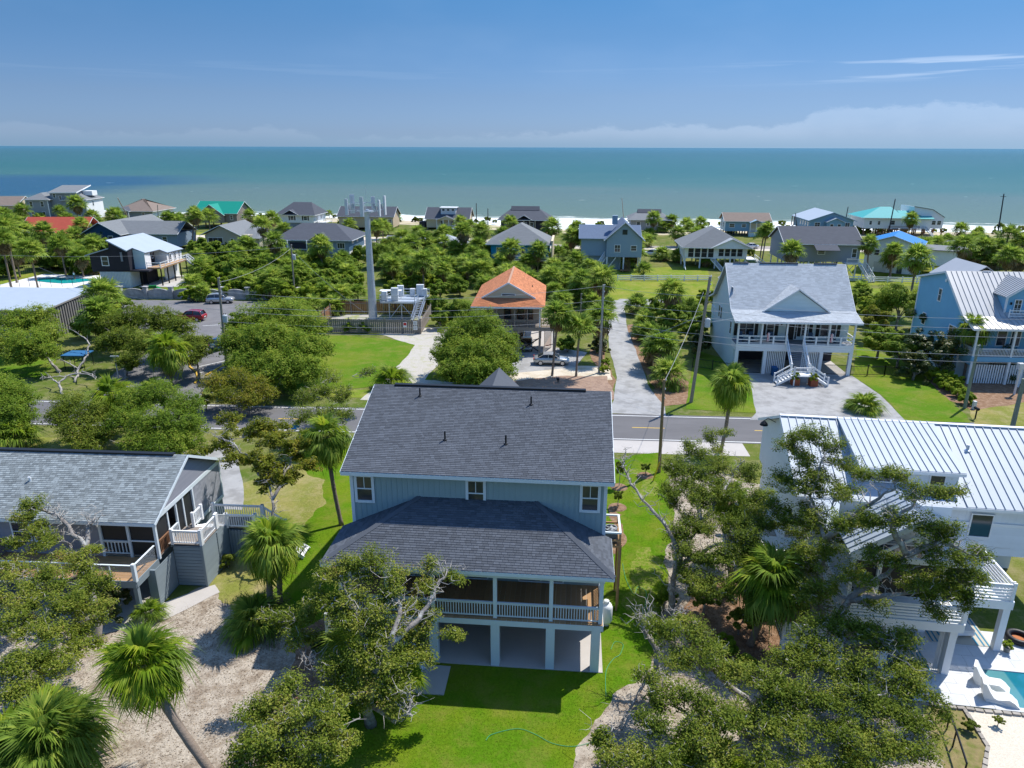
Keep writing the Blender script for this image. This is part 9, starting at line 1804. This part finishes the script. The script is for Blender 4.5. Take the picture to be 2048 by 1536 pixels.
# ---------------------------------------------------------------- the big oaks of the foreground
oak((-23.24,33.28),[[(*(-23.24,33.28),0),(-23.59,34.13,2.2,0.03)[:3],(-23.98,34.98,3.6,0.03)[:3],(-24.2,35.35,4.8,0.03)[:3],(-25.89,36.34,6,0.03)[:3],(-26.52,36.68,6.2,0.03)[:3],(-27.64,36.96,6.4,0.03)[:3]],[(-24.09,35.2,4.6,0.03)[:3],(-24.48,36.42,5.6,0.03)[:3],(-24.17,36.47,5.9,0.03)[:3]],[(-25.05,35.28,3.4,0.03)[:3],(-25.5,36,4.6,0.03)[:3],(-26.84,36.31,5.2,0.03)[:3]],[(-24.06,35.08,3.2,0.03)[:3],(-24.14,32.18,4.2,0.03)[:3],(-26.11,32.49,4.6,0.03)[:3],(-27.77,32.34,5,0.03)[:3]],[(-23.29,33.59,1.6,0.03)[:3],(-23.08,30.47,3,0.03)[:3],(-23.03,28.2,3.6,0.02)[:3]]],
    [(-27.62,36.89,6.7,0.7),(-28,36.14,6.3,0.57),(-27.04,35.5,5.8,0.74),(-26.09,35.14,5.6,0.56),(-27.83,34.59,5.6,0.39),(-25,34.3,5,0.44),(-23.69,34.82,5,0.28),(-26.64,32.82,5,1.01),(-24.72,32.66,4.8,0.91),(-23.54,33.62,4.8,0.82),(-22.02,32.65,4.2,0.91),(-24.71,30.74,4.6,1.07),(-22.76,30.82,4.4,1.02),(-21.34,30.83,3.8,0.87),(-24.45,29.09,4.2,0.98),(-22.47,28.98,4,0.97),(-22.38,27.27,3.8,0.93),(-22.98,26.6,3.8,0.82),(-21.15,27.41,3.4,0.7),(-21.98,25.49,3.4,0.75),(-20.81,25.78,3,0.67),(-21.49,29.7,3,0.55)],
    'grey limbed live oak in front of the cottage deck at lower left',83,.066,430,oakleaf,.24,bare=.45,shell=.12)
oak((-6.76,27.33),[[(*(-6.37,25.27),0) if False else (*(-6.76,27.33),0),(-6.48,26.34,2.4,0.02)[:3],(-6.07,26.2,4.2,0.02)[:3],(-5.29,26.98,5.2,0.02)[:3],(-4.3,27.89,5.6,0.02)[:3],(-3.69,28.98,6.2,0.02)[:3],(-3.14,30.18,6.8,0.02)[:3]],[(-6.48,26.47,2,0.02)[:3],(-5.09,24.88,2.6,0.02)[:3],(-4.43,24.77,3.2,0.02)[:3],(-4.34,25.19,3.6,0.02)[:3]],[(-6.45,26.4,2.2,0.02)[:3],(-7.62,26.34,2.4,0.02)[:3],(-8.53,26.9,2.8,0.02)[:3],(-9.11,27.19,3.2,0.02)[:3],(-8.92,27.29,3.6,0.02)[:3],(-9.47,26.99,3.8,0.02)[:3]],[(-6.17,26.34,3.8,0.02)[:3],(-6.96,27.42,5.4,0.02)[:3],(-7.95,29.08,6.4,0.02)[:3],(-8.65,30.15,6.8,0.02)[:3]],[(-5.49,26.72,5,0.02)[:3],(-5.2,28.2,6.2,0.02)[:3],(-5.83,29.43,7,0.02)[:3]],[(-8.53,26.9,2.8,0.02)[:3],(-9.14,25.46,3.2,0.02)[:3],(-9.76,24.65,3.4,0.02)[:3]]],
    [(-8.87,29.57,6.9,0.72),(-7.85,29.97,7.2,0.73),(-6.84,30.42,7.2,0.84),(-5.59,29.44,7,0.67),(-4.04,30.62,6.8,0.5),(-3.03,30.2,6.5,0.34),(-4.19,29.59,6.2,0.53),(-9.17,29.04,6,0.67),(-7.7,28.96,6.2,0.86),(-6.23,28.77,6.2,0.81),(-4.85,28.84,5.6,0.62),(-3.78,28.81,5.2,0.34),(-7.77,27.96,5.4,0.79),(-6.42,27.6,5.4,0.88),(-5.4,27.69,5.2,0.79),(-4.2,28.21,4.8,0.43),(-6.9,26.87,4.6,0.91),(-5.56,26.37,4.6,0.9),(-4.68,27.2,4.2,0.6),(-7.83,26.75,4,0.69),(-6.16,25.71,3.8,0.8),(-5.05,25.64,3.6,0.71),(-11.27,29.2,4.6,0.58),(-10.35,28.41,4.2,0.67),(-10.13,29.52,4.8,0.54),(-2.78,28.11,4.6,0.24),(-7.18,25.7,3.4,0.62)],
    'gnarled live oak with pale twisted branches in front of the porch of the main house',84,.066,400,oakleaf,.24,bare=.5,twig=1.1,bw=.8,shell=.1)
oak((-9.01,23.17),[[(*(-9.01,23.17),0),(-8.7,23.29,2.6,0.02)[:3],(-8.8,23.67,3.8,0.02)[:3]],[(-8.72,23.16,2.2,0.02)[:3],(-10.05,23.6,3.6,0.02)[:3]],[(-8.72,23.16,2.2,0.02)[:3],(-7.41,23.82,3.4,0.02)[:3]]],
    [(-10.79,23.52,4.2,0.74),(-9.78,24.03,4.5,0.8),(-8.52,23.59,4.4,0.74),(-7.49,23.47,4,0.66),(-10.32,22.56,3.6,0.77),(-9.14,22.77,3.9,0.85),(-7.9,22.57,3.6,0.77),(-9.64,22.15,3,0.76),(-10.84,22.14,3,0.6),(-8.45,22.1,2.8,0.72),(-7.16,22.65,3,0.57),(-7.87,24.29,4.4,0.38),(-6.72,23.42,3,0.46)],
    'live oak crown at the bottom edge left of the lawn',85,.066,430,oakleaf,.22,bare=.5,shell=.12)
oak((9.53,35.44),[[(*(9.53,35.44),0),(9.32,35.13,1.6,0.03)[:3],(9.3,35.2,2.8,0.03)[:3],(10.13,36.3,4.2,0.03)[:3],(11.14,37.33,5.6,0.03)[:3]],[(9.29,35.2,2.9,0.03)[:3],(9.62,35.92,4.4,0.03)[:3],(9.07,36.97,5.4,0.03)[:3],(7.82,38.42,6.4,0.03)[:3],(7.1,41.15,7.2,0.03)[:3],(7.22,42.24,7.4,0.03)[:3]],[(10.99,37.15,5.2,0.03)[:3],(12.71,38.97,6.4,0.03)[:3],(14.78,42.01,7,0.03)[:3]],[(11.14,37.33,5.6,0.03)[:3],(11.29,40.21,6.8,0.03)[:3],(11.5,42.67,7.4,0.03)[:3]],[(9.74,35.66,3.6,0.03)[:3],(11.82,36.2,4.6,0.03)[:3],(13.87,36.53,5.4,0.03)[:3]]],
    [(10.38,41.17,7.2,0.95),(11.9,43.03,7.6,0.86),(13.59,45.13,7.8,0.62),(11.66,40.51,7,1),(13.35,41.57,7.2,0.96),(9.62,38.89,6.6,0.85),(11.02,38.32,6.4,1.08),(12.88,38.59,6.6,1.09),(15.12,40.95,6.8,0.95),(15.08,38.72,6.2,1.03),(11.29,36.74,5.6,1.05),(12.96,36.47,5.6,1.1),(14.8,36.77,5.6,0.99),(9.94,36.51,5.4,0.81),(10.11,35.13,4.6,0.96),(11.64,34.56,4.8,1.06),(13.39,34.82,4.8,1.01),(10.37,33.63,3.8,0.94),(11.89,33.17,3.8,0.98),(13.48,33.12,4,0.87),(15.08,46.07,7.6,0.42)],
    'live oak with a long bare leaning limb beside the lawn at right',86,.066,430,oakleaf,.24,bare=.45,shell=.12)
oak((16.12,31.23),[[(*(16.12,31.23),0),(16.77,31.8,1.8,0.03)[:3],(16.69,30.2,4.69,0.03)[:3],(16.96,29.9,5.8,0.02)[:3],(18.18,29.7,6.99,0.02)[:3],(18.85,29.6,8.08,0.02)[:3]],[(16.92,31.87,1.9,0.03)[:3],(16.6,32.84,4.2,0.03)[:3],(16.55,33,6.86,0.03)[:3],(16.34,35,8.47,0.03)[:3],(17.3,36,10.41,0.03)[:3]],[(16.77,30,5.27,0.02)[:3],(18.08,29.4,5.98,0.02)[:3],(19.48,29,6.41,0.02)[:3]],[(16.55,33,6.86,0.03)[:3],(17.02,31,9.72,0.02)[:3],(18.24,30.5,11.06,0.02)[:3]],[(18.85,29.6,8.08,0.02)[:3],(17.74,29.6,9.96,0.02)[:3],(18.77,29.6,10.75,0.02)[:3]],[(18.85,29.6,8.08,0.02)[:3],(20.15,29.4,9.02,0.02)[:3],(21.73,29.4,8.21,0.02)[:3]]],
    [(16.14,38,10.14,0.81),(16.9,37,11.19,0.84),(18.12,37,10.58,0.85),(16.69,37,9.65,0.91),(18.77,36,9.81,0.67),(15.7,37,8.39,0.92),(17,36,8.57,1.06),(18.23,35,8.62,0.88),(18.32,33,10.64,0.51),(18.41,31,11.61,0.58),(18.9,30,11.19,0.66),(19.97,29.8,11.16,0.56),(15.27,36,6.68,1.02),(16.31,34.5,7.2,1.15),(16.68,31.5,8.61,0.85),(17.15,30.2,9.62,0.72),(18.33,29.8,9.85,0.8),(19.55,29.6,9.7,0.71),(20.59,29.5,9.49,0.61),(16.18,32,6.57,1.03),(15.32,33.5,5.63,0.97),(20.01,29.3,8.27,0.8),(21.24,29.3,8,0.71),(22.32,29.4,8.22,0.47),(18.51,29.4,7.66,0.62),(19.4,29,6.82,0.81),(20.85,29,6.69,0.86),(21.95,29,6,0.72),(16.77,30.4,6.44,0.74),(15.71,31,5.15,0.97),(14.68,32,4.15,0.95),(17.68,29.8,5.13,0.74),(20.27,28.8,5.43,0.62),(17.23,29.8,7.95,0.67),(22.34,29.2,6.98,0.48)],
    'spreading live oak with a heavy leaning limb before the white deck',87,.066,400,oakleaf,.28,bare=.45,shell=.14)
oak((11.37,26.78),[[(*(11.37,26.78),0),(11.74,27.07,1.8,0.02)[:3],(13.47,27.22,3.4,0.02)[:3],(15.41,27.73,4.4,0.02)[:3]],[(11.48,26.87,1.4,0.02)[:3],(9.44,27.78,3.2,0.02)[:3],(7.81,28.2,4,0.02)[:3]],[(11.93,27.01,2,0.02)[:3],(13.74,25.55,3.2,0.02)[:3],(16,24.97,4,0.02)[:3]],[(11.35,26.77,1.2,0.02)[:3],(8.39,25.28,2.6,0.02)[:3],(5.81,23.53,3.2,0.02)[:3]],[(15.64,27.73,4.4,0.02)[:3],(17.15,27.59,4.8,0.02)[:3],(18.03,26.06,4.4,0.02)[:3]]],
    [(7.35,28.41,4.4,0.76),(8.67,28.53,4.6,0.77),(7.58,27.15,4,0.79),(8.9,27.01,4.4,0.87),(14.16,28.19,4.6,0.9),(15.76,28.67,4.8,0.96),(16.85,27.94,4.8,0.89),(17.83,27.49,4.6,0.79),(13.03,26.94,4.2,0.83),(14.28,26.7,4.4,1),(15.72,26.38,4.4,0.99),(17.13,25.98,4.2,0.89),(17.76,25.39,3.9,0.75),(10.29,26.18,4,0.81),(11.53,25.79,3.8,0.85),(12.63,25.18,3.8,0.96),(14.04,24.89,3.8,1),(15.42,24.61,3.8,0.95),(16.64,24.36,3.5,0.9),(17.63,24.12,3.2,0.72),(8.26,25.09,3.6,0.87),(7.01,25.38,3.6,0.79),(9.4,24.44,3.4,0.9),(10.81,24.09,3.2,0.94),(12.3,23.56,3.2,0.96),(13.86,23.3,3.2,0.95),(15.4,22.99,3,0.91),(16.84,22.93,2.8,0.78),(7.48,23.54,3.2,0.88),(6.07,23.87,3.4,0.67),(5.1,22.95,3,0.66),(6.28,22.64,2.8,0.82),(8.36,22.74,2.7,0.9),(10.17,22.6,2.6,0.9),(12.11,22.36,2.6,0.89),(14.09,22.24,2.6,0.89),(4.24,22.63,2.8,0.49),(18.55,25.13,3.6,0.48)],
    'widest live oak filling the lower right of the yard with tangled grey branches',88,.066,400,oakleaf,.28,bare=.5,shell=.14)
oak((6.9,28.35),[[(*(6.9,28.35),0),(7.37,29.37,1.4,0.03)[:3],(7.32,29.82,2.4,0.03)[:3],(6.74,30.26,3.2,0.03)[:3],(6.68,30.61,3.6,0.03)[:3],(7.11,30.84,3.8,0.03)[:3]],[(7.3,29.43,1.5,0.03)[:3],(6.34,28.37,1.2,0.02)[:3],(5.19,26.44,1.2,0.02)[:3],(4.09,25.06,1.4,0.02)[:3]],[(7.31,29.69,2.2,0.03)[:3],(8.28,30.22,3.6,0.03)[:3],(8.56,30.49,4,0.03)[:3]]],
    [(7.97,29.5,4,0.44),(6.84,27.27,1.6,0.33),(4.39,24.12,1.8,0.48),(4.04,24.84,1.9,0.26)],
    'twisted leaning oak trunk with few leaves at the sandy edge of the lawn',89,.09,330,oakleaf,.17,bare=.9)
# understorey and saplings
for c,k,n in (((9.21,36.37,0.9,0.66),'bright','bright green shrub at the lawn edge under the leaning limb'),((11.45,35.92,1.4,0.89),'oakish','dark shrub beneath the oaks right of the lawn'),((13.01,34.12,1,0.74),'oakish','shrub in the mulch under the right oaks'),((11.64,32.22,0.8,0.71),'bright','yellow green undergrowth under the right oaks'),((12.29,30.77,0.7,0.63),'bright','low undergrowth beside the sandy clearing at right'),((-23.29,35.3,1.2,0.99),'dark','dark shrub under the deck of the cottage'),((-10.23,31.62,1.2,0.7),'dark','dark shrub under the porch stair of the main house'),((-18.73,40.77,0.6,0.53),'oakish','scrubby weed by the cottage stair tower'),((21.9,27.03,0.4,0.33),'oakish','small weed on the white gravel'),((23.49,27.35,0.4,0.24),'oakish','tiny weed on the white gravel near the pool edge'),((-32.24,70.23,1.2,0.84),'oakish','scrub by the road right of the large bushy oak')): bush(c,k,n)
def sapling(p,h,r,lb):
    t=thing('sapling',lb,'tree',(*p,0)); MB().tube([(0,0,0),(.03,0,h*.5),(0,0,h)],[.035,.028,.01],5).build('trunk',bark,t); obj('crown',BUSH['oakish'][0],t,(0,0,h*.66),sc=(r,r,h*.4)); MB().lathe((0,0,0),[(.75,.0),(.6,.1),(.2,.16)],12).build('mulch_ring',mulch,t)
sapling((8.81,52.66),2.6,.38,'young slim sapling in a mulch ring on the grass right of the main roof'); sapling((8.21,49.24),1.5,.4,'small sapling near the air conditioner platform'); sapling((11.33,54.83),1.2,.45,'small sapling in mulch beside the short brown pole')
